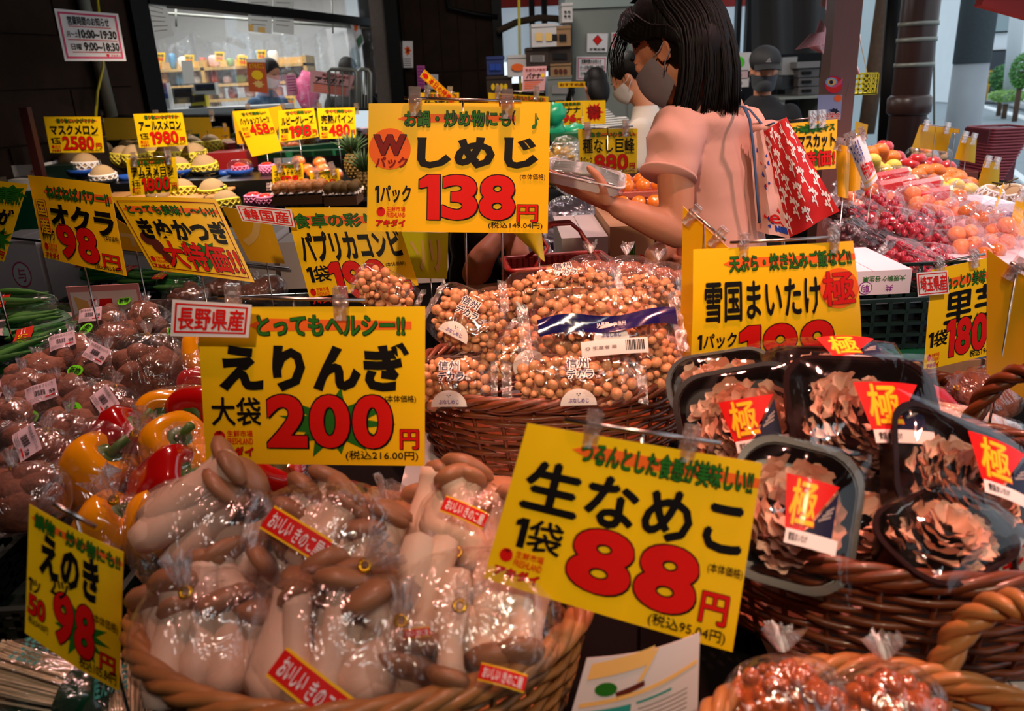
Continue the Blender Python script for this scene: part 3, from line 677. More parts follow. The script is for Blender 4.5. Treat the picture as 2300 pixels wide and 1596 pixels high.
tag(flat().box((0, -.02, -.03), (1.2, .02, .03), 0, MX.Translation(P(2205, -10, 2.6)) @ MX.Rotation(R(16), 4, 'Y')).build('awning_bar', RED), 'red awning bar cutting the top right corner', 'awning')
# street lines, kerb
def strip(name, pts, z, m, label, cat='road marking', th=.008):
    q = [PZ(x, y, z) for x, y in pts]; mb = flat(); n = len(q)
    mb.add([(p.x, p.y, z-.02) for p in q]+[(p.x, p.y, z+th) for p in q], [tuple(range(n))[::-1], tuple(range(n, 2*n))]+[(i, (i+1) % n, n+(i+1) % n, n+i) for i in range(n)])
    return tag(mb.build(name, m), label, cat)
M_line = mat('white_road_paint', '#e9edee', .7)
strip('road_line', [(2184, 233), (2200, 233), (2330, 268), (2330, 278)], 0, M_line, 'white line along the far side of the street')
strip('road_line', [(2244, 366), (2262, 366), (2330, 420), (2330, 436)], 0, M_line, 'wide white line on the near side of the street')
strip('kerb', [(2170, 222), (2240, 222), (2330, 240), (2330, 246), (2230, 226)], .1, mat('kerb_stone', '#a9adad', .8), 'pale kerb under the roadside shrubs', 'kerb', .06)
# houses
M_hw = mat('white_house_render', '#dfe6ea', .8, var=.05, vscale=2); M_win = mat('dark_window', '#28323a', .2)
hs = thing('house', 'white rendered house with a black framed window and a dark entrance', 'building', V((P(2270, 200, 27).x, 27, 0)))
l = P(2192, 100, 27).x
bx('house_wall', (l, 27, 0), (l+12, 35, 9), M_hw, hs)
def wnd(parent, x0, y0, x1, y1, Y, fr=.12, m=None):
    f = pbox('window_frame', x0, y0, x1, y1, Y, .2, M_black, parent); g = pbox('window_glass', x0+3, y0+3, x1-3, y1-3, Y-.03, .1, m or M_win, None)
    g.parent = f; g.location = (-parent.location.x, -parent.location.y, -parent.location.z)
wnd(hs, 2228, 22, 2272, 73, 26.9, m=mat('curtained_window', '#8fa1a6', .4)); wnd(hs, 2210, 112, 2262, 208, 26.9)
a_ = thing('apartment_block', 'pale apartment block with stacked balconies far down the street', 'building', V((P(2150, 150, 45).x, 45, 0)))
bx('block_wall', (P(2112, 100, 45).x, 45, 0), (P(2200, 100, 45).x, 52, 14), mat('pale_grey_render', '#b9c6cc', .8), a_)
for j in range(3): pbox('balcony', 2112, 30+j*42, 2146, 48+j*42, 43.5, 1.2, M_hw, a_)
for j in range(3):
    for x in (2117, 2132, 2156): pbox('window', x, 50+j*42, x+10, 64+j*42, 44.9, .1, M_win, a_)
bx('side_wing', (P(2146, 100, 44).x, 44, 0), (P(2185, 100, 44).x, 46, 11), mat('brown_grey_tile', '#7b7d83', .7), a_)
b2 = thing('office_building', 'hazy white building behind the street at the end of the view', 'building', V((P(2090, 150, 60).x, 60, 0)))
bx('building_wall', (P(2040, 100, 60).x, 60, 0), (P(2135, 100, 60).x, 66, 10), M_hw, b2)
for j in range(3):
    for x in (2088, 2100, 2114): pbox('window', x, 60+j*26, x+7, 72+j*26, 59.9, .1, M_win, b2)
bxp('garden_wall', 2093, 152, 2128, 192, 33, .4, M_hw, 'white garden wall at the street bend', 'wall')
def bush(name, px, py, w, h, Y, n, col, label, cat='shrub', seed=1):
    rg = random.Random(seed); s = mpp(Y, 200); c = P(px, py, Y); mb = flat()
    for i in range(n):
        a, b_, r_ = rg.uniform(0, 2*pi), rg.uniform(-1, 1), rg.uniform(.5, 1)**.5
        d = V((cos(a)*sqrt(1-b_*b_)*w/2, sin(a)*sqrt(1-b_*b_)*w/2, b_*h/2))*s*r_; q = s*rg.uniform(2, 4.5)
        X = V((rg.uniform(-1, 1), rg.uniform(-1, 1), rg.uniform(-.5, .5))).normalized()*q; Yv = X.orthogonal().normalized()*q*.6
        mb.add([d-X, d-Yv, d+X, d+Yv], [(0, 1, 2, 3)])
    root = thing(name, label, cat, c); root.location.z = max(c.z, .3)
    mb.build('foliage', mat(col+'leaf', col, .6, var=.45, vscale=1.5), root, kind='stuff'); MB().tube([(0, 0, -c.z), (0, 0, 0)], .06, 6).build('stem', MATS['weathered_wood'], root)
bush('shrub', 2255, 175, 62, 60, 21, 1500, '#4f8f4a', 'leafy green shrub in front of the dark house entrance')
bush('shrub', 2296, 160, 50, 80, 19, 1500, '#5d9d4b', 'tall green shrub at the right edge behind the slim pole', seed=2)
bush('shrub', 2262, 215, 80, 30, 20, 1100, '#8fbf63', 'low light green plants along the kerb', seed=3)
bush('shrub', 2112, 128, 36, 46, 36, 900, '#3f9a4f', 'green tree over the white garden wall', 'tree', seed=4)
bush('shrub', 2142, 165, 26, 80, 30, 900, '#3d6b45', 'dark green creeper beside the grey pole', seed=5)
tag(MB().tube([P(2291, -30, 20), P(2266, 232, 20)], .16, 12).build('utility_pole', mat('pale_pole', '#b8c0c4', .6)), 'slim pale utility pole with a vertical address strip', 'pole')
tag(MB().tube([P(2226, 158, 22), P(2209, 228, 22)], .06, 8).build('guard_post', mat('yellow_guard', '#b88c25', .6)), 'leaning yellow and black guy-wire guard by the kerb', 'post')
for i, x in enumerate((2100, 2108, 2140, 2126, 2086)):
    tag(MB().tube([P(x+8, -40, 38), P(x-6, 190, 38)], .09, 6).build('utility_pole', MATS['pale_pole']), 'thin distant utility pole, %s of the five at the street end' % ('second from the left', 'third from the left', 'rightmost', 'fourth from the left', 'leftmost')[i], 'pole')
cone = thing('traffic_cone', 'small red traffic cone standing at the street bend', 'cone', PZ(2131, 209, 0))
MB().lathe([(.2, 0), (.05, .62)], 12).build('cone_body', mat('red_cone', '#e23a2c', .5), cone); flat().box((-.26, -.26, 0), (.26, .26, .04)).build('cone_base', MATS['red_cone'], cone)
tag(MB().lathe([(.12, 0), (.1, .5), (0, .6)], 10, M=MX.Translation(PZ(2116, 205, 0))).build('bollard', MATS['yellow_plastic']), 'little yellow bollard left of the red cone', 'bollard')
# ------------------------------------------------------------------ display furniture
M_cloth = mat('black_display_cloth', '#070505', .95, spec=.1)
def table(name, label, x0, x1, y0, y1, z, m=None, th=.03, legs=True):
    t = thing(name, label, 'table', V(((x0+x1)/2, (y0+y1)/2, 0)))
    bx('tabletop', (x0, y0, z-th), (x1, y1, z), m or M_cloth, t)
    bx('skirt', (x0+.01, y0+.01, 0), (x1-.01, y1-.01, z-th), M_cloth, t)
    return t
table('display_table', 'black draped front table carrying the eringi and nameko baskets', -.50, 1.1, .12, .93, .925)
table('display_table', 'black draped table behind, carrying the shimeji basket', -.40, .70, .935, 1.50, .955)
table('display_table', 'short black draped table under the sweet potato basket', .705, 1.1, .935, 1.2, .955)
table('display_table', 'dark left table under the taro, pepper and okra trays', -1.45, -.505, .70, 1.62, .93)
table('display_table', 'low dark table at the left front under the enoki carton', -1.0, -.51, .25, .69, .86)
table('display_table', 'dark table behind the partition under the second okra row', -1.9, -.22, 1.63, 2.75, .90)
table('display_table', 'dark table carrying the eggplants and the orange packs', -.05, .95, 1.78 if False else 2.0, 2.9, .92)
table('display_table', 'dark table under the grape and plum packs', .98, 2.28, 1.92, 2.95, .86)
table('display_table', 'long dark table of loose citrus beside the street', 1.37, 2.5, 2.98, 4.3, .90)
table('display_table', 'dark fruit table in front of the mirror carrying melons and kiwis', -2.22, -.45, 3.75, 4.98, .98)
table('display_table', 'dark table carrying the bananas in front of the back wall', -.3, .95, 3.1, 4.12, .95)
# brick patterned sheet below the grape table (built bricks)
M_brick = mat('tan_brick', '#b07a52', .8, var=.3, vscale=25, bump=.3); M_joint = mat('blue_grey_joint', '#5d6a86', .8, var=.3, vscale=60)
def bricks(label, p0, p1, z0, z1, h=.06, l=.13, t=.012):
    p0, p1 = V(p0), V(p1); d = (p1-p0); Ln = d.length; d.normalize(); n = V((d.y, -d.x, 0))
    root = thing('brick_panel', label, 'panel', p0.lerp(p1, .5)+V((0, 0, z0)))
    def bb(s0, s1, za, zb, t0, t1):
        vs = [(p0+d*s+n*tt)+V((0, 0, z)) for z in (za, zb) for s, tt in ((s0, t0), (s1, t0), (s1, t1), (s0, t1))]
        return flat().add(vs, [(0, 1, 2, 3), (4, 7, 6, 5), (0, 4, 5, 1), (1, 5, 6, 2), (2, 6, 7, 3), (3, 7, 4, 0)])
    bb(0, Ln, z0, z1, -.004, 0).build('backing', M_joint, root, world=True)
    r = 0; z = z0
    while z < z1-.015:
        s = -(l/2 if r % 2 else 0)
        while s < Ln:
            a, b = max(0, s)+.004, min(Ln, s+l)-.004
            if b-a > .01: bb(a, b, z+.004, min(z+h, z1)-.004, 0, t*(.6+.4*random.Random(r*91+int(s*100)).random())).build('brick', M_brick, root, world=True)
            s += l
        z += h; r += 1
q0, q1 = PZ(1925, 800, .80), PZ(2240, 850, .80)
bricks('brick-patterned panel below the green crate on the right', (.74, 1.588, 0), (1.55, 1.588, 0), .60, .892)
bricks('brick-patterned panel at the bottom left beside the enoki sign', (-.98, .235+.45, 0), (-.505, .685, 0), .62, .925, .05, .11)
# ------------------------------------------------------------------ wicker baskets
M_wick = mat('brown_wicker', '#713616', .42, var=.35, vscale=40, coat=.15); M_wickl = mat('honey_wicker', '#b87a43', .42, var=.25, vscale=40, coat=.15)
def basket(label, c, rx, ry, h, rot, m, flare=.14, rows=11, stakes=30, handles=(0, pi), hh=.09, hw=.05, rimr=.0052):
    root = thing('wicker_basket', label, 'basket', c, rot=(0, 0, rot))
    el = lambda a, k, z: V((cos(a)*rx*k, sin(a)*ry*k, z))
    kz = lambda z: 1-flare+flare*(z/h)**.8
    MB().grid(lambda u, v: (el(u*2*pi, kz(0)*v, .004)), 30, 3, cu=True).build('basket_base', m, root)
    for r in range(rows):
        z = .006+(h-.012)*r/(rows-1); n = stakes*4
        ph = pi*(r % 2)
        MB().tube([el(2*pi*i/n, kz(z)+.0035/rx*sin(stakes/2*2*pi*i/n+ph)*1.0, z+.0008*sin(i*.7+r)) for i in range(n)], .0036 if r % 3 else .0042, 6, closed=True).build('woven_strand', m, root)
    for i in range(stakes):
        a = 2*pi*(i+.5)/stakes
        MB().tube([el(a, kz(z*h), z*h) for z in (0, .35, .7, 1.0)], .003, 5).build('stake', m, root)
    for k in range(4):
        n = stakes*5
        MB().tube([el(2*pi*i/n, 1+(.0065/rx)*cos(stakes/3*2*pi*i/n+k*pi/2), h+.004+.0065*sin(stakes/3*2*pi*i/n+k*pi/2)) for i in range(n)], rimr, 6, closed=True).build('rim_strand', m, root)
    for a0 in handles:
        c0 = el(a0, 1, h); t = V((-sin(a0), cos(a0), 0)); o = V((cos(a0), sin(a0), 0))
        path = [c0+t*(hw*cos(pi*s/36))*-1+V((0, 0, 1))*(hh*sin(pi*s/36))+o*(.02*sin(pi*s/36)) for s in range(37)]
        hd = None
        for k in range(3):
            pts = []
            for i, p in enumerate(path):
                tt = (path[min(i+1, 36)]-path[max(i-1, 0)]).normalized(); b1 = tt.orthogonal().normalized() if abs(tt.dot(o)) > .9 else (o-tt*o.dot(tt)).normalized(); b2 = tt.cross(b1)
                a = i*.55+k*2*pi/3; pts.append(p+b1*cos(a)*.0062+b2*sin(a)*.0062)
            s_ = MB().tube(pts, .0062, 6)
            if hd is None: hd = s_.build('handle', m, root)
            else: s_.build('twisted_cane', m, hd)
    return root
BA = PZ(822, 1338, 1.05); BA.z = .93
basket('honey-coloured oval wicker basket holding the eringi bags, front left', BA, .205, .152, .12, 0, M_wickl, handles=(), rows=12, rimr=.0062)
BB = V((.062, 1.14, .965))
basket('brown wicker basket in the middle heaped with shimeji packs', BB, .218, .16, .115, R(3), M_wick, handles=(R(8),), hh=.085)
BC = V((.395, .715, .965))
basket('dark brown wicker basket on the right heaped with maitake trays', BC, .215, .165, .12, R(-2), M_wick, handles=(R(36),), hh=.08, hw=.06)
BD = V((.255, .392, .927))
basket('wicker basket at the bottom right edge holding nameko bags', BD, .15, .125, .11, R(-8), M_wickl, handles=(R(52),), hh=.075, hw=.045)
BE = PZ(1466, 628, .985); BE.z = .93
basket('small wicker basket behind the shimeji basket with a rope handle', BE, .12, .085, .06, 0, M_wick, handles=(R(90),), rows=6, hh=.10, hw=.045)
# white carton under the shimeji basket with a red round mark
def carton(label, x0, x1, y0, y1, z0, z1, m, prints=None, face='front', name='carton', open_top=False):
    root = thing(name, label, 'box', V(((x0+x1)/2, (y0+y1)/2, z0)))
    if open_top:
        for nm, a, b in (('base', (x0, y0, z0), (x1, y1, z0+.004)), ('side', (x0, y0, z0), (x1, y0+.004, z1)), ('side', (x0, y1-.004, z0), (x1, y1, z1)), ('side', (x0, y0, z0), (x0+.004, y1, z1)), ('side', (x1-.004, y0, z0), (x1, y1, z1))):
            bx(nm, a, b, m, root)
    else:
        bx('carton_body', (x0, y0, z0), (x1, y1, z1-.004), m, root); bx('carton_flap', (x0, y0, z1-.004), ((x0+x1)/2-.001, y1, z1), m, root); bx('carton_flap', ((x0+x1)/2+.001, y0, z1-.004), (x1, y1, z1), m, root)
    if prints:
        o = root.location; c = Card(); prints(c)
        c.build(lambda u, v, h=0: V((x0+(x1-x0)*u, y0-h, z1-(z1-z0)*v))-o, root, .0008)
    return root
carton('white carton with a red ring mark under the shimeji basket', -.165, .20, .935, 1.36, .956, .964, M_cartw)
bx_ = carton('white carton wedged below the shimeji basket showing half a red ring', -.135, .14, .895, .93, .926, .985, M_cartw, lambda c: (c.g('R', disc2d(40, 80, 16, 75, 24), 'ring_mark'), c.g('W', disc2d(40, 80, 13, 62, 24), 'ring_mark', 1), c.g('R', burst2d((33, 40, 47, 110), 7, .6), 'ring_mark', 2), c.g('R', rect2d(62, 25, 96, 40), 'red_line')))
carton('white carton under the right end of the maitake basket', .25, .62, .56, .89, .926, .964, M_cartw)
carton('pinkish white carton beside the maitake basket at the lower right', .50, .78, .40, .555, .926, .95, M_cartw)
# ------------------------------------------------------------------ produce builders (local frame: x right, y up the slope, z towards the viewer)
F_clear = film('clear_bag_film', (1, .985, .97), .10, .04, 1.0, 30, .13); F_crisp = film('crisp_wrap_film', (1, .97, .96), .05, .02, .5, 24, .06, .4); F_tray = film('tray_wrap_film', (1, .97, .95), .035, .006, .22, 14, .05, .35)
F_milk = film('gathered_film', (1, .96, .95), .16, .28, 1.0, 60, .15)
def bagfilm(rx, ry, rz, seed=0, e=.85, tie=None, rid=.05):
    m = MB(); rg = random.Random(seed)
    m.ball((0, 0, 0), (rx, ry, rz), 36, 20, e=e)
    o = V((seed*3.7, 1, 2))
    for i, v in enumerate(m.v):
        d = V((v.x/rx, v.y/ry, v.z/rz)); k = 1+rid*noise.noise(d*3+o)+rid*.6*abs(noise.noise(d*7+o))
        m.v[i] = v*k
        if tie:
            t = V(tie); w = max(0, 1-(v-t).length/(.55*max(rx, ry))); a = atan2(v.y-t.y, v.x-t.x)
            m.v[i] = m.v[i].lerp(t, w*w*.8)+V((0, 0, .004*w*sin(a*11)))
    return m
def tuft(t, d, l=.03, r=.02, seed=0):
    """gathered film fan leaving the tie"""
    m = MB(); d = V(d).normalized(); b1 = d.orthogonal().normalized(); b2 = d.cross(b1); n = 22; rows = 5; rg = random.Random(seed)
    q = [rg.uniform(.7, 1.15) for _ in range(n)]
    vs = []
    for j in range(rows):
        k = j/(rows-1)
        for i in range(n):
            a = 2*pi*i/n; rr = (.003+r*k**.8*(.55+.45*sin(a*3+seed)))*(1 if i % 2 else .55); L = l*k*q[i]
            vs.append(V(t)+d*L+b1*cos(a)*rr+b2*sin(a)*rr*.6)
    m.add(vs, [(j*n+i, j*n+(i+1) % n, (j+1)*n+(i+1) % n, (j+1)*n+i) for j in range(rows-1) for i in range(n)]); return m
M_stem = mat('eringi_stem', '#e6c6ac', .5, var=.14, vscale=22, sss=.25, bump=.15, bscale=50); M_cap = mat('eringi_cap', '#a5714e', .45, var=.3, vscale=30, coat=.1)
_st = []
for k in range(3):
    b = (.0135, .016, .012)[k]; L = (.085, .075, .092)[k]
    m_ = MB().lathe([(0, -L/2), (b*.9, -L/2+.004), (b*1.25, -L*.3), (b*1.15, -L*.1), (b*.92, L*.2), (b*.95, L*.4), (b*1.1, L/2)], 12, wob=lambda a, q: 1+.07*sin(a*2+q*5)); 
    for i, v in enumerate(m_.v): m_.v[i] = V((v.x+.006*sin(v.z*28+k), v.z, v.y))
    _st.append((m_.mesh('eringi_stem', M_stem), L))
_ec = []
for k in range(2):
    r = (.021, .026)[k]
    m_ = MB().lathe([(.008, -.004), (r*.8, -.002), (r, .003), (r*.9, .009), (r*.55, .013), (0, .014)], 16, wob=lambda a, q: 1+.06*sin(a*3+k))
    for i, v in enumerate(m_.v): m_.v[i] = V((v.x, v.z, v.y))
    _ec.append(m_.mesh('eringi_cap', M_cap))
M_tie = mat('gold_tie', '#d8a21c', .25, .8); M_redlab = None
def eringi(label, c, w, h, ang, n, seed, n_dir=(0, -.7, .7), tie=(0, .2, .8), td=(0.3, .5, .8), lab=None, dep=.04):
    rg = random.Random(seed); root = thing('eringi_bag', label, 'mushrooms', c, rot=look(n_dir))
    for i in range(n):
        L = _st[rg.randrange(3)]; t = i/(n-1)-.5
        a = R(ang)+rg.uniform(-.38, .38); s = rg.uniform(.85, 1.25)
        ax = V((-sin(a), cos(a), 0)); px = V((cos(a), sin(a), 0))
        p = px*(t*w*.72)+ax*rg.uniform(-.18, .18)*h; p.z = rg.choice((-.6, 0, .55))*dep*.6+rg.uniform(-.2, .2)*dep
        rt = (rg.uniform(-.25, .25), rg.uniform(0, 3), a)
        rot = Euler((rt[0], 0, a)).to_matrix() @ Euler((0, rt[1], 0)).to_matrix()
        q = inst('mushroom', L[0], root, p, rot.to_euler(), s)
        inst('mushroom_cap', _ec[rg.randrange(2)], q, (0, L[1]/2-.003, 0), (rg.uniform(-.3, .3), rg.uniform(0, 3), rg.uniform(-.3, .3)), rg.uniform(.75, 1.1))
    T = (tie[0]*w/2, tie[1]*h/2, tie[2]*dep)
    bagfilm(w/2*1.05, h/2*1.08, dep*1.15, seed, tie=T).build('film', F_clear, root)
    tuft(T, td, .034, .024, seed).build('film_tuft', F_milk, root)
    MB().tube([V(T)+V((.0045*cos(a), .0045*sin(a), .002)) for a in [i*pi/4 for i in range(8)]], .0022, 5, closed=True).build('tie', M_tie, root)
    if lab:
        x, y, a, L_ = lab; M4 = MX.Translation((x, y, dep*1.12)) @ MX.Rotation(R(a), 4, 'Z'); W_, H_ = L_, L_*.36
        sf = lambda u, v, hh=0: M4 @ V(((u-.5)*W_, (.5-v)*H_, .004*sin(u*pi)+hh))
        cardmesh(sf, 8, 2, .0006, 'label_strip', INK['Y'], root); c_ = Card(); c_.g('R', rect2d(0, 9, 100, 91), 'label_print'); c_.t('W', 'おいしい', (8, 18, 44, 80), 'label_print'); c_.t('W', 'きのこ屋', (50, 24, 93, 84), 'label_print'); c_.build(sf, root, .0006)
    return root
E_ = lambda x, y, z=1.085: PZ(x, y, z)
eringi('clear bag of eringi with long pale stems, back left over the basket rim', E_(468, 1205, 1.10), .14, .11, -62, 9, 11, (-.1, -.75, .6), (.2, -.75, .7), (.2, -.6, .5))
eringi('bag of eringi with a bent red label, back middle of the basket', E_(722, 1232, 1.085), .145, .12, -28, 10, 12, (0, -.72, .65), (.45, -.85, .9), (.9, .2, .5), (-.012, .006, -32, .066))
eringi('bag of eringi with a red label, back right half behind the 88 sign', E_(1052, 1195, 1.08), .10, .09, -10, 7, 13, (.1, -.7, .6), (-.3, -.5, .9), (-.8, .2, .6), (-.004, .012, -30, .044))
eringi('bag of eringi front left, tied with a gold and red twist', E_(462, 1425, 1.065), .118, .105, 15, 8, 14, (-.05, -.7, .7), (-.1, .55, .9), (-.1, .9, .6))
eringi('bag of eringi with crinkled film and a red label, front middle', E_(750, 1440, 1.065), .13, .115, -4, 9, 15, (0, -.7, .7), (.45, .95, .7), (.9, .3, .6), (-.005, -.038, -36, .07))
eringi('bag of eringi tied in the middle like a star, front right', E_(1060, 1400, 1.075), .14, .115, 175, 9, 16, (.05, -.65, .75), (-.12, .1, 1.0), (.2, .1, .9), (.02, -.05, -20, .036))
eringi('small bag of eringi wedged in the front centre, gap side', E_(915, 1480, 1.05), .08, .085, 0, 5, 17, (0, -.75, .6), (0, .7, .8), (0, .8, .4), (.014, .02, 4, .02))
eringi('bag of eringi showing through at the back rim between two bags', E_(880, 1230, 1.05), .08, .10, -15, 5, 18, (0, -.8, .5), (0, .8, .5), (0, .8, .5))
# ---- shimeji
M_sh = mat('shimeji_cap', '#cc9464', .42, var=.22, vscale=60, coat=.08); M_shs = mat('shimeji_stem', '#e2c9a8', .5)
_sc = MB().lathe([(0, -.35), (.5, -.3), (.95, -.05), (1, .15), (.75, .5), (.4, .68), (0, .75)], 10).mesh('shimeji_cap', M_sh)
_ss = MB().lathe([(.34, -2.4), (.42, -1.2), (.3, 0)], 7).mesh('shimeji_stem', M_shs)
def shimeji(label, c, w, h, n, seed, nd=(0, -.6, .75), roll=0, dep=.03, band=False, text=True, badge=True, group=None, yscale=1):
    rg = random.Random(seed); e = look(nd).to_matrix() @ MX.Rotation(R(roll), 3, 'Z')
    root = thing('shimeji_pack', label, 'mushrooms', c, group, rot=e.to_euler())
    pts = []; tries = 0
    while len(pts) < n and tries < 4000:
        tries += 1; x, y = rg.uniform(-1, 1), rg.uniform(-1, 1); r = rg.uniform(.0052, .0095)
        if abs(x)**3+abs(y)**3 > 1: continue
        z = dep*(1-.55*(x**2+y**2))
        p = V((x*w*.46, y*h*.46, z-rg.uniform(0, .008)))
        if all((p-q[0]).length > (r+q[1])*.82 for q in pts): pts.append((p, r))
    for p, r in pts: inst('mushroom_cap', _sc, root, p, (rg.uniform(-.7, .7), rg.uniform(-.7, .7), 0), r)
    for i in range(16):
        a = rg.uniform(0, 2*pi); inst('mushroom_stem', _ss, root, (cos(a)*w*.36, sin(a)*h*.36, dep*.3), (rg.uniform(-1, 1)+.4, rg.uniform(-1, 1), a), .0085)
    MB().ball((0, 0, -dep*.1), (w*.44, h*.44, dep*.6), 18, 8, e=.8).build('mushroom_mass', mat('shimeji_mass', '#a87650', .6, var=.4, vscale=50), root)
    m = bagfilm(w/2*1.06, h/2*1.08, dep*1.32, seed, .6, None, .035)
    m.build('film', F_crisp, root)
    for s in (-1, 1):   # crimped seal ends
        mm = MB(); mm.grid(lambda u, v: V((s*(w/2*(1.0+.16*v)), (u-.5)*h*(.86+.12*v), .004*sin(u*26)*v)), 18, 2); mm.build('film_seal', F_milk, root)
    Z = dep*1.36
    sf = lambda x0, y0, x1, y1, cz=Z: (lambda u, v, hh=0: V((x0+(x1-x0)*u, y1+(y0-y1)*v, cz*(1-.22*(((x0+(x1-x0)*u)/(w/2))**2+((y1+(y0-y1)*v)/(h/2))**2))+hh)))
    if text:
        k = Card(); k.t('N', '信州', (0, 0, 62, 44), 'film_print', out='W', ow=3); k.t('N', 'デカラ', (0, 52, 78, 92), 'film_print', out='W', ow=3); k.g('U', disc2d(92, 86, 11, 11), 'film_print'); k.t('W', '2株', (85, 80, 99, 92), 'film_print')
        k.build(sf(-.012, -.004, .032, .026), root, .0006)
    if badge:
        k = Card(); k.g('W', ([(0, 100)]+[(50-50*cos(pi*i/14), 100-96*sin(pi*i/14)) for i in range(1, 14)]+[(100, 100)], [tuple(range(15))]), 'film_badge'); k.t('L', 'ぶなしめじ', (22, 60, 78, 86), 'film_badge'); k.g('K', [disc2d(46, 34, 2, 3, 8), disc2d(54, 34, 2, 3, 8), disc2d(50, 44, 2, 3, 8)], 'film_badge', 1)
        k.build(sf(-.022, -.036, .026, -.014), root, .0006)
    if band:
        b = MB(); b.grid(lambda u, v: V((-w*.47+w*.94*u, -h*.12-(v-.5)*h*.24+.004*sin(u*9), Z*1.02*(1-.1*(2*u-1)**2)+.003*sin(v*3+u*7))), 20, 3); b.build('navy_band', mat('navy_gloss_band', '#16124a', .12, coat=1), root)
        k = Card(); k.t('W', 'JA長野・JA信州', (20, 20, 80, 70), 'band_text'); k.build(sf(-.03, -.026, .035, -.012, Z*1.12), root, .0006)
        k = Card(); k.g('W', rect2d(0, 0, 100, 100), 'barcode_label'); k.g('K', [rect2d(66+i*2.4, 12, 67+i*2.4+(i % 3)*.4, 78) for i in range(12)], 'barcode_label', 1); k.t('S', '◎ 生産者 ▦', (6, 38, 52, 62), 'barcode_label'); k.build(sf(-.04, -.056, .05, -.037, Z*1.1), root, .0006)
    return root
B_ = lambda x, y, z: PZ(x, y, z)
shimeji('shimeji pack leaning up at the back left over the paprika sign', B_(868, 655, 1.185), .105, .06, 38, 21, (-.2, -.8, .5), -22, badge=False, text=False)
shimeji('shimeji pack standing behind the right corner of the eringi sign with slanted lettering', B_(1050, 722, 1.16), .115, .085, 60, 22, (-.1, -.8, .55), -28)
shimeji('shimeji pack lying at the top of the heap with white ribbons of glare', B_(1262, 652, 1.18), .17, .065, 60, 23, (0, -.62, .75), 4, badge=False)
shimeji('big shimeji pack with a navy band and barcode on top of the heap', B_(1352, 735, 1.165), .20, .10, 78, 24, (.05, -.75, .65), 1, dep=.034, band=True, text=False)
shimeji('shimeji pack in front beside the eringi sign with upright lettering', B_(1010, 862, 1.10), .115, .07, 60, 25, (0, -.85, .5), -2)
shimeji('shimeji pack at the front centre of the heap above the basket rim', B_(1290, 858, 1.105), .17, .07, 72, 26, (0, -.85, .5), -1)
shimeji('shimeji pack buried in the middle left of the heap', B_(1165, 790, 1.115), .12, .06, 44, 27, (-.1, -.8, .6), 30, text=False)
shimeji('shimeji pack tucked in at the right end of the heap under the maitake sign', B_(1450, 822, 1.11), .10, .07, 40, 28, (.2, -.8, .6), 15, text=False, badge=False)
shimeji('shimeji pack at the back centre behind the steel sign rod', B_(1130, 690, 1.15), .09, .05, 30, 29, (0, -.7, .7), 0, text=False, badge=False)
shimeji('shimeji pack at the very back right beside the rope handle', B_(1450, 660, 1.15), .11, .05, 36, 30, (.1, -.6, .8), -12, text=False, badge=False)
# ---- maitake trays
M_mai = mat('maitake_frond', '#dda78a', .6, var=.3, vscale=35); M_mai2 = mat('maitake_frond_pale', '#f3cbb2', .6, var=.2, vscale=35)
def frond(k, m):
    mb = MB(); rg = random.Random(k)
    def fn(u, v):
        a = (u-.5)*(1.5+.3*k); r = .25+.75*v
        r *= 1+.12*sin(u*13+k*2)*v; return V((sin(a)*r, cos(a)*r*1.0-.3, .30*v**2+.12*sin(u*8+k)*v-.10*(2*u-1)**2))
    mb.grid(fn, 8, 4); b = len(mb.v); top = list(mb.v); mb.grid(lambda u, v: fn(1-u, v)-V((0, 0, .05)), 8, 4)
    return mb.mesh('maitake_frond', m)
_fr = [frond(k, M_mai if k % 2 else M_mai2) for k in range(4)]
M_tray = mat('dark_maroon_tray', '#1b0606', .3, spec=.3, coat=.15)
def rrect(w, h, r, n=6):
    pts = []
    for cx, cy, a0 in ((w/2-r, h/2-r, 0), (-w/2+r, h/2-r, pi/2), (-w/2+r, -h/2+r, pi), (w/2-r, -h/2+r, 3*pi/2)):
        for i in range(n+1): a = a0+pi/2*i/n; pts.append((cx+cos(a)*r, cy+sin(a)*r))
    return pts
def traymesh(w, h, d, r=.03, fl=.006, m=None, th=.0015):
    mb = auto(); prof = [(0.0, 0.0), (.001, .0), (1.0, 0), (1.04, d*.5), (1.10, d), (1.10+fl/(w/2), d), (1.10+fl/(w/2), d-.002), (1.08, d-.003), (1.02, d*.5), (.99, -.002), (0, -.002)]
    base = rrect(w/1.13, h/1.13, r); n = len(base)
    vs = [(x*k, y*k, z) for k, z in prof for x, y in base]
    mb.add(vs, [(j*n+i, j*n+(i+1) % n, (j+1)*n+(i+1) % n, (j+1)*n+i) for j in range(len(prof)-1) for i in range(n)]); return mb.mesh('tray', m or M_tray)
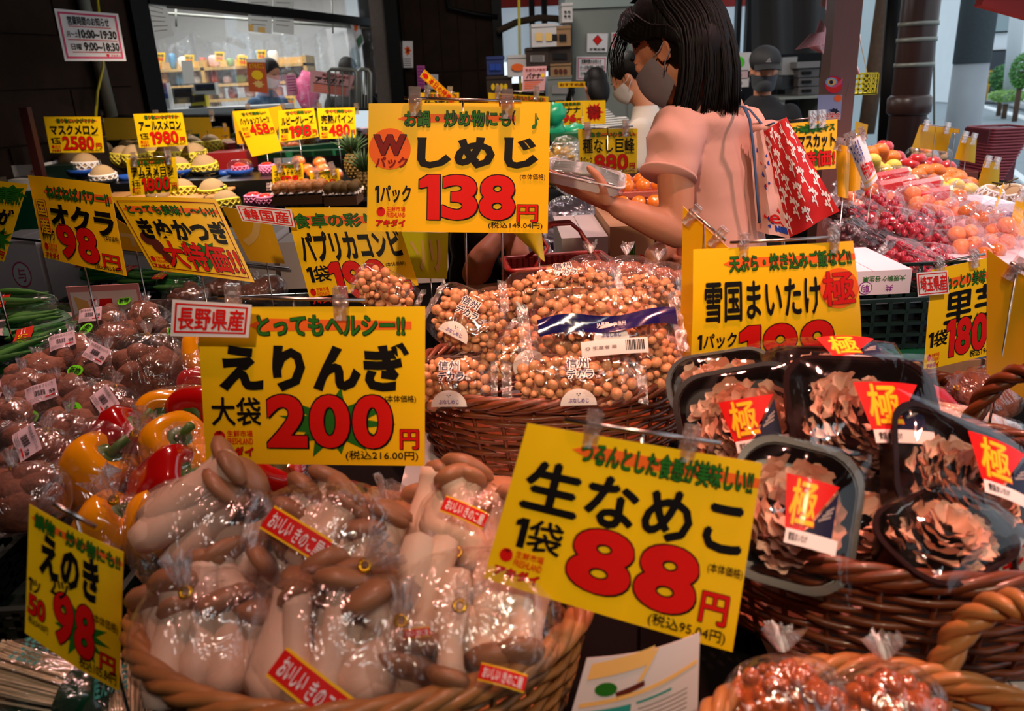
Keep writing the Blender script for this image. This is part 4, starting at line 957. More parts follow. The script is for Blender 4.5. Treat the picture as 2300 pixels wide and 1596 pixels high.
def maitake(label, c, w, h, nd, roll, seed, n=46, nk=1.35, labd=True, dep=.035, off=(0, 0)):
    rg = random.Random(seed); e = look(nd).to_matrix() @ MX.Rotation(R(roll), 3, 'Z')
    root = thing('maitake_tray', label, 'mushrooms', c, rot=e.to_euler())
    inst('tray', traymesh(w, h, dep), root, (0, 0, -dep))
    n = int(n*nk)
    for i in range(n):
        t = (i+.5)/n; a = i*2.399+rg.uniform(-.3, .3); r = sqrt(t)*.35
        p = V((cos(a)*r*w*1.02+off[0], sin(a)*r*h*1.02+off[1], -dep*.55+dep*.75*(1-t)))
        rt = Euler((R(8+16*(1-t))+rg.uniform(-.2, .25), rg.uniform(-.25, .25), a-pi/2+rg.uniform(-.35, .35)))
        inst('mushroom_frond', _fr[rg.randrange(4)], root, p, rt, rg.uniform(.013, .021))
    fm = MB(); fm.grid(lambda u, v: V(((u-.5)*w*1.08, (v-.5)*h*1.08, .004+dep*.8*sqrt(sin(u*pi)*sin(v*pi))+.0012*noise.noise(V((u*9, v*9, seed))))), 22, 18); fm.build('film', F_tray, root)
    if labd:
        Z = .008+dep*.84
        ox, oy = w*.05, -h*.02
        sf = lambda u, v, hh=0: V((ox+(u-.5)*w*.42, oy+(.5-v)*h*.42, Z+hh-.1*((u-.5)**2)*w))
        k = Card(); k.g('R', ([(0, 0), (100, 2), (46, 88), (14, 88)], [(0, 1, 2, 3)]), 'label_print'); k.t('Y', '極', (16, 6, 62, 80), 'label_print', .9, out='O', ow=1.4); k.g('N', ([(100, 12), (100, 88), (50, 88)], [(0, 1, 2)]), 'label_print')
        k.g('S', [([(70+i*6, 60-i*8+3), (92+i*2, 40-i*8+12), (92+i*2, 42-i*8+14), (70+i*6, 62-i*8+6)], [(0, 1, 2, 3)]) for i in range(3)], 'label_print', 1)
        k.g('W', rect2d(16, 88, 112, 112), 'price_strip'); k.t('K', '雪国まいたけ', (22, 94, 56, 106), 'price_strip'); k.build(sf, root, .0006)
    return root
maitake('maitake tray facing up in the centre with its whole red label showing', PZ(1945, 940, 1.155), .155, .135, (.08, -.72, .68), -7, 41, 60)
maitake('maitake tray behind and above the centre one, seen almost edge on', PZ(1880, 838, 1.165), .15, .11, (.0, -.25, .97), -6, 42, 40)
maitake('maitake tray standing upright at the left with glare on its film', PZ(1668, 950, 1.13), .135, .12, (-.25, -.85, .5), 14, 43, 46)
maitake('maitake tray at the back left just under the maitake price sign', PZ(1625, 862, 1.135), .13, .08, (-.15, -.8, .55), 10, 44, 34, labd=False)
maitake('maitake tray leaning at the right edge, black label facing down', PZ(2165, 1072, 1.13), .14, .13, (.3, -.6, .75), -38, 45, 50, off=(.01, -.005))
maitake('maitake tray at the front left beside the 88 sign', PZ(1782, 1150, 1.125), .105, .125, (-.1, -.75, .65), -14, 46, 46)
maitake('maitake tray in the front centre wrapped with a pale blue glare', PZ(1945, 1170, 1.09), .12, .09, (.05, -.55, .8), -18, 47, 34, labd=False)
maitake('maitake tray at the front right, its dark side turned to the viewer', PZ(2125, 1195, 1.11), .12, .085, (.1, -.3, .9), 8, 48, 30, labd=False)
maitake('maitake tray lying on its side at the back right of the heap', PZ(1718, 1030, 1.10), .11, .09, (0, -.6, .8), -30, 49, 30, labd=False)
maitake('maitake tray filling the right end of the basket at the frame edge', PZ(2330, 1180, 1.075), .12, .11, (.15, -.5, .85), 30, 50, 36, labd=False)
# ---- nameko bags in the front right basket
M_nam = mat('nameko_cap', '#b8560e', .15, var=.3, vscale=60, coat=1, sss=.2); _nc = MB().ball((0, 0, 0), (1, 1, .8), 10, 6).mesh('nameko_cap', M_nam)
M_herb = mat('green_bits', '#4b6b3a', .6)
def nameko(label, c, w, h, seed, n=70):
    rg = random.Random(seed); root = thing('nameko_bag', label, 'mushrooms', c, rot=look((0, -.5, .8)))
    for i in range(n):
        a = rg.uniform(0, 2*pi); r = sqrt(rg.random())
        inst('mushroom_cap', _nc, root, (cos(a)*r*w*.44, sin(a)*r*h*.42, .018*(1-r*r)+rg.uniform(-.006, .006)), (rg.uniform(-.5, .5), rg.uniform(-.5, .5), 0), rg.uniform(.004, .0075))
    MB().ball((0, 0, 0), (w*.42, h*.4, .013), 16, 8).build('mushroom_mass', M_nam, root)
    bagfilm(w/2, h/2*1.1, .032, seed).build('film', F_clear, root); tuft((0, h*.5, .02), (0, 1, .5), .02, .02, seed).build('film_tuft', F_milk, root); return root
nameko('bag of orange nameko at the bottom edge left of the other', PZ(1765, 1572, 1.04), .095, .06, 51)
nameko('bag of orange nameko at the bottom edge near the rope handle', PZ(1995, 1590, 1.035), .085, .06, 52)
# ---- enoki at the bottom left
root = thing('enoki_carton', 'open brown carton of enoki at the bottom left corner', 'box', V((-.50, .47, .862)))
for nm, a, b in (('base', (-.80, .33, .862), (-.235-.27, .60, .866)), ('side', (-.80, .33, .862), (-.505, .334, .91)), ('side', (-.80, .596, .862), (-.505, .60, .955)), ('side', (-.80, .33, .862), (-.796, .60, .95)), ('side', (-.509, .33, .862), (-.505, .60, .95))): bx(nm, a, b, M_carton, root)
M_eno = mat('enoki_white', '#e6d6ae', .5, var=.15, vscale=80); _eh = MB().ball((0, 0, 0), 1, 7, 5).mesh('enoki_cap', M_eno)
def enoki(label, c, rot, seed, L=.11, n=90):
    rg = random.Random(seed); root = thing('enoki_pack', label, 'mushrooms', c, rot=rot)
    mb = MB()
    for i in range(n):
        a = rg.uniform(0, 2*pi); r = .028*sqrt(rg.random()); y0 = -L/2; p0 = V((cos(a)*r*.8, y0, sin(a)*r*.7)); p1 = V((cos(a)*r*1.15+rg.uniform(-.003, .003), L/2+rg.uniform(-.012, .004), sin(a)*r))
        mb.tube([p0, p0.lerp(p1, .5)+V((rg.uniform(-.002, .002), 0, 0)), p1], .0014, 4)
        if i < 60: inst('mushroom_cap', _eh, root, p1, (0, 0, 0), rg.uniform(.0022, .0036))
    mb.build('mushroom_stems', M_eno, root, kind='stuff')
    MB().tube([(0, -L/2-.004, 0), (0, -L*.3, 0), (0, -L*.18, 0)], [.03, .032, .031], 16, flat=.9).build('green_wrapper', mat('dark_green_film', '#0d3a22', .2, coat=.6), root)
    bagfilm(.036, L*.58, .032, seed).build('film', F_clear, root)
    sf = lambda u, v, hh=0: V((-.015+.03*u, .004+.03*(1-v), .034+hh)); k = Card(); k.t('T', '産えのき茸', (0, 0, 100, 100), 'film_print', vert=False); k.build(sf, root, .0006); return root
enoki('enoki pack with a dark green wrapper lying behind the enoki price sign', PZ(110, 1535, .955), (R(15), 0, R(82)), 61, .13, 130)
enoki('enoki pack at the bottom edge, only its pale caps showing', PZ(268, 1606, .93), (R(25), 0, R(20)), 62, .09, 110)
enoki('second enoki pack cut by the left frame edge', PZ(5, 1590, .93), (R(10), 0, R(60)), 63, .10, 80)
# ---- taro bags
M_taro = mat('taro_skin', '#8a5238', .75, var=.45, vscale=45, bump=.5, bscale=160)
_ta = []
for k in range(3):
    m_ = MB().ball((0, 0, 0), (.021, .029, .019), 14, 10, nz=.25, ns=14, seed=k+3)
    _ta.append(m_.mesh('taro', M_taro))
TLAB = mat('white_paper_label', '#e3c6cb', .5); M_sho = mat('green_sticker', '#6fe01e', .4)
def stick(root, M4, w, h, fn, m, name='price_label', nx=6):
    sf = lambda u, v, hh=0: M4 @ V(((u-.5)*w, (.5-v)*h, .002*sin(u*pi)+.0015*sin(u*7)+hh)); cardmesh(sf, nx, 2, .0005, name, m, root); k = Card(); fn(k); k.build(sf, root, .0005)
def barcode(k):
    k.t('S', '鹿児島県産さといも', (8, 8, 92, 22), 'label_print'); k.g('K', [rect2d(30+i*2.6, 36, 31+i*2.6+(i % 3)*.5, 66) for i in range(13)], 'label_print'); k.g('R', rect2d(60, 78, 92, 84), 'label_print'); k.t('K', '158', (74, 50, 94, 70), 'label_print'); k.g('S', [rect2d(6, 74+i*7, 50, 76+i*7) for i in range(3)], 'label_print')
def oval(root, M4, s=.011):
    ms = auto(); ms.lathe([(0, .0), (s, 0), (s, .0008), (0, .0008)], 20, M=M4, sx=1.25); ms.build('new_crop_sticker', M_sho, root)
    sf = lambda u, v, hh=0: M4 @ V(((u-.5)*s*1.9, (.5-v)*s*1.1, .001+hh)); k = Card(); k.t('K', '新物', (4, 0, 96, 100), 'sticker_print', 1.3); k.build(sf, root, .0004)
def taro(label, c, w, h, nd, roll, seed, lab=None, ov=None, n=9, tie=(0, .8, .5), dep=.035, group=None):
    rg = random.Random(seed); e = look(nd).to_matrix() @ MX.Rotation(R(roll), 3, 'Z'); root = thing('taro_bag', label, 'vegetables', c, group, rot=e.to_euler())
    for i in range(n):
        a = i*2.4+seed; r = sqrt((i+.5)/n)*.78
        inst('taro', _ta[rg.randrange(3)], root, (cos(a)*r*w*.40, sin(a)*r*h*.40, dep*(.35-.5*r*r)+rg.uniform(-.006, .006)), (rg.uniform(-.5, .5), rg.uniform(-.6, .6), rg.uniform(0, 3)), rg.uniform(.85, 1.2))
    T = (tie[0]*w/2, tie[1]*h/2, tie[2]*dep)
    bagfilm(w/2*1.04, h/2*1.06, dep*1.1, seed, tie=T).build('film', F_clear, root); tuft(T, (tie[0]*.4, tie[1], .6), .024, .017, seed).build('film_tuft', F_milk, root)
    MB().tube([V(T)+V((.004*cos(a), .004*sin(a), .001)) for a in [i*pi/4 for i in range(8)]], .002, 5, closed=True).build('tie', M_tie, root)
    if lab: stick(root, MX.Translation((lab[0]*w/2, lab[1]*h/2, dep*1.12)) @ MX.Rotation(R(lab[2]), 4, 'Z') @ MX.Rotation(R(8), 4, 'X'), .046, .03, barcode, TLAB)
    if ov: oval(root, MX.Translation((ov[0]*w/2, ov[1]*h/2, dep*1.08)) @ MX.Rotation(R(ov[2]), 4, 'Z'))
    return root
TS = [(225, 735, .12, .08, 10, (0, .1, 0), None, 'at the back right of the pile beside the steel okra tray'),
      (322, 720, .12, .075, -10, None, (-.55, .5, 20), 'at the very back, green sticker on its left'),
      (265, 765, .08, .06, 0, None, (-1.1, .1, 60), 'behind the long-label bag, green sticker facing left'),
      (165, 800, .115, .085, 8, (0, .2, 12), None, 'with a big barcode label, right of the okra tray corner'),
      (232, 835, .10, .08, -12, (.05, .35, -14), (-.35, -.6, 0), 'with label over green sticker, middle of the back half'),
      (405, 770, .10, .07, 0, None, (.1, .1, 10), 'half behind the origin tag of the eringi sign'),
      (50, 895, .10, .09, 0, (-.75, .1, 25), None, 'cut by the left edge in the middle row'),
      (140, 915, .13, .085, 12, (-.15, .15, 12), (-.35, -.75, -20), 'with label and green sticker, middle row left'),
      (240, 925, .12, .085, -20, (.3, .1, -28), (-.3, -.55, -30), 'with tilted label and green sticker beside the peppers'),
      (18, 960, .08, .08, 0, (-.5, .6, -10), None, 'cut by the left edge under the middle row'),
      (75, 1040, .13, .10, -22, (.1, .3, -34), (-.75, -.35, -30), 'with slanted label, front row, left of the yellow pepper'),
      (40, 1120, .12, .08, 10, None, None, 'lowest at the left edge above the enoki sign'),
      (150, 985, .11, .07, -10, None, None, 'without a label between the middle and front rows'),
      (92, 850, .09, .06, 5, None, None, 'under the okra tray corner without a label')]
for i, (x, y, w, h, rl, lb, ov, d) in enumerate(TS):
    taro('bag of taro roots '+d, PZ(x, y, 1.055), w, h, (-.05, -.6, .75), rl, 70+i, lb, ov)
# big upright bag of long taros
taro('tall clear bag of large brown taros left of the eringi sign', PZ(338, 840, 1.08), .125, .125, (-.05, -.85, .45), 0, 99, None, None, 9, (0, .95, .3), .045)
# crates under the pile
M_cr = mat('dark_green_crate', '#0e2018', .4); M_crg = mat('green_crate', '#135c3a', .4)
def crate(label, x0, x1, y0, y1, z0, z1, m, nx=9, nz=4, base=True, rim=None):
    root = thing('crate', label, 'crate', V(((x0+x1)/2, (y0+y1)/2, z0)))
    bx('base', (x0, y0, z0), (x1, y1, z0+.006), m, root)
    for (ax0, ay0, ax1, ay1) in ((x0, y0, x1, y0), (x0, y1, x1, y1), (x0, y0, x0, y1), (x1, y0, x1, y1)):
        L = V((ax1-ax0, ay1-ay0, 0)); mb = flat(); k = nx; t = .004
        for i in range(k+1):
            p = V((ax0, ay0, 0))+L*(i/k); mb.box((p.x-t, p.y-t, z0), (p.x+t, p.y+t, z1))
        for j in range(nz+1):
            z = z0+(z1-z0)*j/nz; mb.box((min(ax0, ax1)-t, min(ay0, ay1)-t, z-.004), (max(ax0, ax1)+t, max(ay0, ay1)+t, z+.004))
        mb.build('crate_side', m, root, world=True)
        if rim: bx('crate_rim', (min(ax0, ax1)-.008, min(ay0, ay1)-.008, z1-.008), (max(ax0, ax1)+.008, max(ay0, ay1)+.008, z1+.004), rim, root)
    return root
crate('dark green mesh crate under the left part of the taro pile', -.92, -.66, .74, 1.22, .932, 1.015, M_cr)
crate('dark green mesh crate under the right part of the taro pile', -.645, -.44, .98, 1.28, .932, 1.0, M_cr)
crate('dark green mesh crate under the bell peppers', -.62, -.44, .72, .97, .932, .985, M_cr)
crate('black crate below the okra tray', -1.30, -.80, 1.30, 1.60, .932, 1.0, M_cr)
gcx0, gcx1 = PZ(1925, 690, .93).x, PZ(2250, 720, .93).x
_z0, _z1 = P(2050, 800, 1.6).z, P(2050, 672, 1.6).z; _xa, _xb = P(1880, 740, 1.6).x, P(2330, 740, 1.6).x
gc_ = crate('dark lattice crate with a green base under the carton of grapes', _xa, _xb, 1.60, 1.90, _z0, _z1, M_cr, 12, 5)
bx('crate_base_rim', (_xa-.01, 1.59, _z0-.004), (_xb, 1.61, _z0+.018), M_crg, gc_); bx('crate_liner', (_xa, 1.61, _z0), (_xb, 1.615, _z1-.01), M_blackp, gc_)
# ---- peppers
def pepmesh(m, seed):
    rg = random.Random(seed); r = .041
    mb = MB().lathe([(0, -.047), (.018, -.052), (.030, -.048), (.037, -.03), (.042, 0), (.044, .022), (.038, .038), (.024, .043), (.012, .036), (0, .032)], 32, wob=lambda a, q: 1+.085*cos(a*4+seed)*(.5+abs(q-.5))+.03*cos(a*3))
    return mb.mesh('pepper_body', m)
M_py = mat('yellow_pepper_skin', '#f09a08', .16, coat=.8, sss=.1); M_pr = mat('red_pepper_skin', '#a80c0a', .16, coat=.8, sss=.1); M_st = mat('green_stalk', '#4a6a24', .5)
_py = [pepmesh(M_py, 1), pepmesh(M_py, 2)]; _pr = [pepmesh(M_pr, 3), pepmesh(M_pr, 4)]
_pst = MB().tube([(0, 0, .03), (.002, 0, .045), (.01, .002, .062)], [.010, .0055, .006], 8).mesh('pepper_stalk', M_st)
_pca = MB().lathe([(0, .036), (.016, .038), (.018, .034), (.012, .031)], 10).mesh('pepper_calyx', M_st)
def pepper(root, col, p, rot, s=1.0, k=0):
    o = inst('pepper', (_py if col == 'y' else _pr)[k % 2], root, p, rot, s); inst('stalk', _pst, o); inst('calyx', _pca, o); return o
def peppers(label, c, L, w, h, seed, nd=(0, -.6, .7), tie=(0, .8, .6), dep=.045):
    root = thing('pepper_bag', label, 'vegetables', c, rot=look(nd))
    for k, (col, x, y, z, rx, ry, rz, s) in enumerate(L): pepper(root, col, (x, y, z), (R(rx), R(ry), R(rz)), s, k)
    T = (tie[0]*w/2, tie[1]*h/2, tie[2]*dep)
    bagfilm(w/2, h/2, dep, seed, tie=T).build('film', F_clear, root); tuft(T, (tie[0], tie[1], .5), .04, .026, seed).build('film_tuft', F_milk, root)
    MB().tube([V(T)+V((.005*cos(a), .005*sin(a), .001)) for a in [i*pi/4 for i in range(8)]], .0025, 5, closed=True).build('tie', M_tie, root); return root
pz_ = lambda x, y, z=1.035: PZ(x, y, z)
peppers('bag with a yellow bell pepper facing front and a red one behind it', pz_(232, 1060, 1.04), [('y', -.005, -.008, .01, -15, 55, 20, 1.05), ('r', .01, .045, -.01, 20, 60, 60, .95)], .135, .155, 101, tie=(.75, .45, .8))
peppers('bag with a dark red bell pepper in front and an orange one above it', pz_(382, 1075, 1.04), [('r', .006, -.014, .012, -20, 60, -10, 1.0), ('y', -.004, .04, -.004, 10, 30, 30, 1.0)], .125, .165, 102, tie=(-.5, -.95, .4))
peppers('bag with a yellow and a red pepper touching the eringi sign edge', pz_(415, 945, 1.06), [('y', -.026, 0, 0, 10, 20, -25, 1.0), ('r', .035, .004, .01, 30, -20, 10, 1.05)], .155, .10, 103, tie=(-.85, -.6, .8))
peppers('bag of red peppers peeping out above the taros left of the eringi sign', pz_(452, 870, 1.07), [('r', 0, 0, 0, 40, 10, 0, .8), ('y', .0, .06, 0, 10, 20, 0, .9)], .10, .13, 104)
peppers('bag of yellow peppers in shadow below the others, left of the basket', pz_(320, 1190, 1.0), [('y', -.045, 0, 0, 20, 60, 60, .95), ('y', .02, -.002, .005, -10, 40, 0, 1.0), ('y', .06, .02, -.01, 0, 10, 0, .8)], .19, .09, 105, tie=(-.2, .5, 1))
peppers('bag of yellow peppers under the lower edge of the eringi sign', pz_(545, 1070, 1.03), [('y', -.05, 0, 0, 20, 60, 60, .95), ('r', .03, .002, .005, -10, 40, 0, 1.0)], .19, .10, 106, tie=(.2, -.5, 1))
# ---- okra
M_ok = mat('okra_green', '#4f8a3a', .45, var=.3, vscale=30, stretch=(6, .6, 6)); F_net = film('green_net_film', (.45, .85, .62), .08, .03, .6, 60)
_ok = []
for k in range(2):
    L = (.115, .10)[k]; m_ = MB(); n = 10
    pts = [V((.008*sin(i/n*2.2+k), -L/2+L*i/n, 0)) for i in range(n+1)]; rr = [.001+.0085*sin(min(1, (i/n)*1.25)*pi/2)**.9 if i < n-1 else (.0075 if i == n-1 else .004) for i in range(n+1)]
    m_.tube(pts, rr, 10); 
    for i, v in enumerate(m_.v):
        j = i % 10
        if i < 110 and j % 2: c_ = pts[i//10]; m_.v[i] = c_+(v-c_)*.8
    _ok.append(m_.mesh('okra_pod', M_ok))
M_okr = mat('red_header_card', '#c8331f', .35, coat=.4)
def okra(label, c, rl, seed, w=.135, h=.05, n=8, header=True, nd=(0, -.5, .85)):
    rg = random.Random(seed); e = look(nd).to_matrix() @ MX.Rotation(R(rl), 3, 'Z'); root = thing('okra_bag', label, 'vegetables', c, rot=e.to_euler())
    for i in range(n): inst('okra_pod', _ok[i % 2], root, (rg.uniform(-.006, .006), (i/(n-1)-.5)*h, rg.uniform(0, .02)+.012*sin(pi*i/(n-1))), (rg.uniform(-.1, .1), rg.uniform(0, 3), R(90)+rg.uniform(-.14, .14)+(pi if i % 2 else 0)*0), 1)
    bagfilm(w/2, h/2*1.3, .026, seed).build('net_film', F_net, root)
    if header: stick(root, MX.Translation((-.042, 0, .03)) @ MX.Rotation(R(90), 4, 'Z') @ MX.Rotation(R(12), 4, 'Y'), h*1.25, .032, lambda k: (k.t('Y', 'オクラ', (8, 16, 60, 80), 'header_print', out='G', ow=1), k.g('W', rect2d(66, 30, 94, 36), 'header_print'), k.g('W', rect2d(66, 50, 94, 54), 'header_print')), M_okr, 'header_card')
    return root
tr = thing('steel_tray', 'shallow stainless steel tray of okra on the left', 'tray', PZ(85, 735, 1.01)); tr.rotation_euler = (0, 0, R(-16))
inst('tray', traymesh(.36, .25, .02, .03, .008, mat('stainless_steel', '#a39a98', .18, 1)), tr); MB().tube([(x*.5*.375/.5, y, .021) for x, y in [(a*.98, b) for a, b in rrect(.5, .262, .04)]], .004, 6, closed=True).build('tray_rim', MATS['stainless_steel'], tr)
flat().box((-.155, -.10, .001), (.155, .10, .006)).build('corrugated_liner', mat('pink_white_liner', '#e0b9b9', .7), tr)
okra('okra bag with its red header card at the back of the tray', PZ(60, 688, 1.05), 8, 111)
okra('okra bag lying across the middle of the steel tray', PZ(85, 730, 1.05), 12, 112, header=False)
okra('okra bag at the right front of the tray over the rim', PZ(120, 765, 1.045), 18, 113)
okra('okra bag at the front left, large pods toward the viewer', PZ(50, 800, 1.05), 24, 114)
for i, (x, y) in enumerate(((230, 612), (325, 625), (405, 638))):
    okra('okra bag with red tape in the row behind the partition, %s of three' % ('leftmost', 'middle', 'rightmost')[i], PZ(x, y, 1.0), -6, 120+i, nd=(0, -.3, .9))
for i, (x, y, w, l) in enumerate(((420, 668, .13, 'leftmost'), (505, 650, .14, 'middle'), (590, 655, .13, 'rightmost'))):
    taro('film bag of pinkish roots in the second row left of the paprika sign, %s' % l, PZ(x, y, .97), w, .09, (0, -.4, .9), 20*i-15, 170+i)
crate('black crate under the second okra row', PZ(215, 640, .96).x, PZ(430, 640, .96).x, 2.1, 2.38, .902, .965, M_cr)
# sweet potatoes behind the maitake basket
M_sw = mat('red_sweet_potato_skin', '#a3263c', .45, var=.15, vscale=25)
q_ = PZ(2035, 885, 1.0); basket('small wicker basket of red sweet potatoes behind the maitake trays', V((q_.x, q_.y, .957)), .10, .075, .045, 0, M_wick, handles=(), rows=5)
for i, (x, y, rz, l) in enumerate(((1945, 822, .3, 'smallest, touching the back tray'), (1990, 845, -.4, 'middle, standing up'), (2065, 905, -.7, 'largest, pointing right'))):
    o_ = thing('sweet_potato', 'red sweet potato %s' % l, 'vegetables', PZ(x, y, 1.03), rot=(0, .2, rz)); MB().tube([(-.07, 0, 0), (-.055, 0, 0), (-.02, .004, .004), (.02, .002, .004), (.05, 0, 0), (.07, -.002, -.004)], [.003, .017, .028, .027, .015, .003], 14).build('tuber', M_sw, o_)
taro('film bag of brown roots at the right edge above the rope handle', PZ(2215, 885, 1.03), .11, .08, (0, -.6, .8), 10, 180, tie=(-.9, .3, .5))
o_ = thing('wrapped_roll', 'pale wrapped roll with a pink flower mark under the rope handle', 'vegetables', PZ(2190, 955, 1.02), rot=(0, .35, .1)); MB().tube([(-.06, 0, 0), (0, 0, .004), (.06, 0, 0)], [.019, .021, .019], 16).build('roll', mat('pale_roll', '#cfae9c', .4), o_); MB().tube([(-.064, 0, 0), (.064, 0, 0)], .0235, 16).build('film', F_clear, o_)
# clear partition and white panels at the left
a0, a1 = P(128, 612, 1.62), P(470, 665, 1.58)
def vpanel(name, label, p0, p1, z0, z1, th, m, cat, prints=None, lean=0):
    p0, p1 = V(p0), V(p1); d = V((p1.x-p0.x, p1.y-p0.y, 0)); L = d.length; d.normalize(); n = V((d.y, -d.x, 0)); root = thing(name, label, cat, V((p0.x, p0.y, z0)))
    sf = lambda u, v, hh=0: d*(L*u)+V((0, 0, (z1-z0)*(1-v)))+n*(hh+lean*v)
    cardmesh(sf, 8, 4, th, 'panel', m, root)
    if prints: k = Card(); prints(k); k.build(sf, root, .0008)
    return root
F_acr = film('clear_acrylic', (.98, .95, .95), .10, .05, .15, 12, .04)
vpanel('acrylic_partition', 'clear acrylic partition between the okra tray and the row behind', (-1.02, 1.635, 0), (-.42, 1.625, 0), .935, 1.09, .004, F_acr, 'partition')
vpanel('recipe_board', 'pale printed board in a clear stand behind the steel tray', P(165, 720, 1.6), P(330, 735, 1.6), .935, P(240, 640, 1.6).z, .003, PNC, 'board',
       lambda k: (k.g('W', rect2d(4, 6, 96, 94), 'board_print'), k.g('R', rect2d(30, 14, 60, 22), 'board_print', 1), k.g('P', ([(36, 40), (70, 30), (90, 92), (60, 94)], [(0, 1, 2, 3)]), 'board_print', 1), k.g('A', ([(8, 10), (26, 16), (34, 50), (14, 40)], [(0, 1, 2, 3)]), 'board_print', 1), k.t('K', 'ベジめし', (70, 30, 90, 44), 'board_print'), k.t('K', '自然の味', (72, 62, 92, 80), 'board_print')))
wcart = M_cartw
for i, (x0, x1, lab, mk) in enumerate(((-40, 95, 'white carton with a pink circled mark at the left edge behind the tray', 'P'), (98, 345, 'long pale carton behind the okra sign', None), (350, 620, 'pale carton with dark blotches behind the kinukatsugi sign', 'S'), (625, 1000, 'pale carton behind the paprika sign', None))):
    Yc = 2.42; L = P(x0, 570, Yc); Rr = P(x1, 590, Yc)
    carton(lab, L.x, Rr.x-.006, Yc, Yc+.22, .905, P(x0, 545, Yc).z-.012*i*0, mat('pale_pink_carton', '#e9d3cc', .7), (lambda k, mk=mk: (k.g('P', disc2d(62, 55, 17, 22, 24), 'circled_mark'), k.g('W', disc2d(62, 55, 15, 19, 24), 'circled_mark', 1), k.t('P', '与', (55, 44, 69, 67), 'circled_mark'))) if mk == 'P' else ((lambda k: k.g('S', [burst2d((55+9*i, 30+7*(i % 4), 62+9*i, 50+7*(i % 3)), 5, .5, i) for i in range(4)], 'blotch')) if mk else None))
tag(MB().tube([P(10, 533, 2.39), P(345, 568, 2.39), P(650, 602, 2.39)], .004, 6).build('steel_rail', RODM), 'thin steel rail along the top of the pale cartons on the left', 'rail')
bxp('crate', 15, 432, 95, 540, 2.7, .05, M_crg, 'green plastic crate standing behind the leftmost signs', 'crate')
bxp('crate', -60, 400, 14, 560, 2.75, .05, M_cr, 'very dark crate at the left frame edge', 'crate')
# spare yellow sign backs are in the sign section
# ---- eggplants, oranges, cartons in the middle
M_egg = mat('eggplant_skin', '#1c0f22', .12, coat=1); M_eggc = mat('eggplant_calyx', '#3a2440', .5)
_eg = MB().tube([(0, -.05, 0), (0, -.035, 0), (0, -.01, .002), (0, .015, .003), (0, .035, 0), (0, .045, 0)], [.004, .019, .021, .017, .011, .006], 12).mesh('eggplant', M_egg)
F_vio = film('violet_tinted_film', (.93, .9, 1), .12, .14, 1.0, 26, .12)
def eggs(label, c, rl, seed, n=4, group=None):
    rg = random.Random(seed); root = thing('eggplant_bag', label, 'vegetables', c, group, rot=(look((0, -.4, .9)).to_matrix() @ MX.Rotation(R(rl), 3, 'Z')).to_euler())
    for i in range(n): inst('eggplant', _eg, root, ((i-(n-1)/2)*.036, rg.uniform(-.01, .01), rg.uniform(0, .01)), (rg.uniform(-.1, .1), 0, rg.uniform(-.25, .25)), 1)
    bagfilm(n*.02+.012, .07, .032, seed).build('film', F_vio, root); MB().tube([(.0, .06, .02), (.02, .085, .03), (-.02, .09, .03), (0, .062, .02)], .004, 5).build('film_tuft', F_milk, root); return root
for i, (x, y, z, rl, lab) in enumerate(((1290, 470, 1.09, 20, 'topmost behind the open hand'), (1252, 495, 1.06, 60, 'against the right edge of the 138 sign'), (1325, 512, 1.05, -30, 'in the middle of the heap in crinkled film'), (1268, 532, 1.02, 40, 'low at the left of the heap'), (1372, 478, 1.06, 70, 'under the shopper\'s wrist'), (1200, 572, .985, 10, 'in shade beside the child'), (1275, 568, .985, -10, 'in front of the white carton'), (1350, 500, 1.05, 10, 'right of the heap below the forearm'))):
    eggs('violet film bag of dark eggplants '+lab, PZ(x, y, z), rl, 130+i)
Yb = 2.0
carton('white potato carton with upside-down green lettering under the eggplants', P(1262, 560, Yb).x, P(1366, 560, Yb).x, Yb, Yb+.34, .92, P(1330, 532, Yb).z, M_cartw,
       lambda k: (k.t('K', 'いばらき', (95, 78, 55, 40), 'carton_print', 1.6), k.g('G', frame2d(4, 40, 40, 90, 1, 2), 'carton_print'), k.g('G', [rect2d(4, 62, 40, 64), rect2d(22, 40, 23, 90)], 'carton_print'), k.t('G', '春菊小松', (85, 20, 58, 32), 'carton_print')))
carton('beige carton with faded marks beside the potato carton', P(1370, 550, Yb).x, P(1470, 550, Yb).x, Yb, Yb+.34, .92, P(1400, 508, Yb).z, mat('beige_carton', '#b98d66', .8),
       lambda k: (k.t('G', 'JA', (58, 22, 44, 45), 'carton_print'), k.t('R', '愛', (80, 35, 66, 60), 'carton_print')))
M_or = mat('orange_peel', '#f0780c', .35, coat=.3, bump=.25, bscale=300, sss=.1); M_per = mat('loquat_orange', '#f08a14', .25, coat=.5, sss=.1)
_or = MB().ball((0, 0, 0), (1, 1, .86), 18, 12).mesh('orange', M_or); _lo = MB().ball((0, 0, 0), (1, 1, .85), 14, 10).mesh('loquat', M_per)
M_ptray = mat('pink_moulded_tray', '#e8a09a', .3, trans=.2)
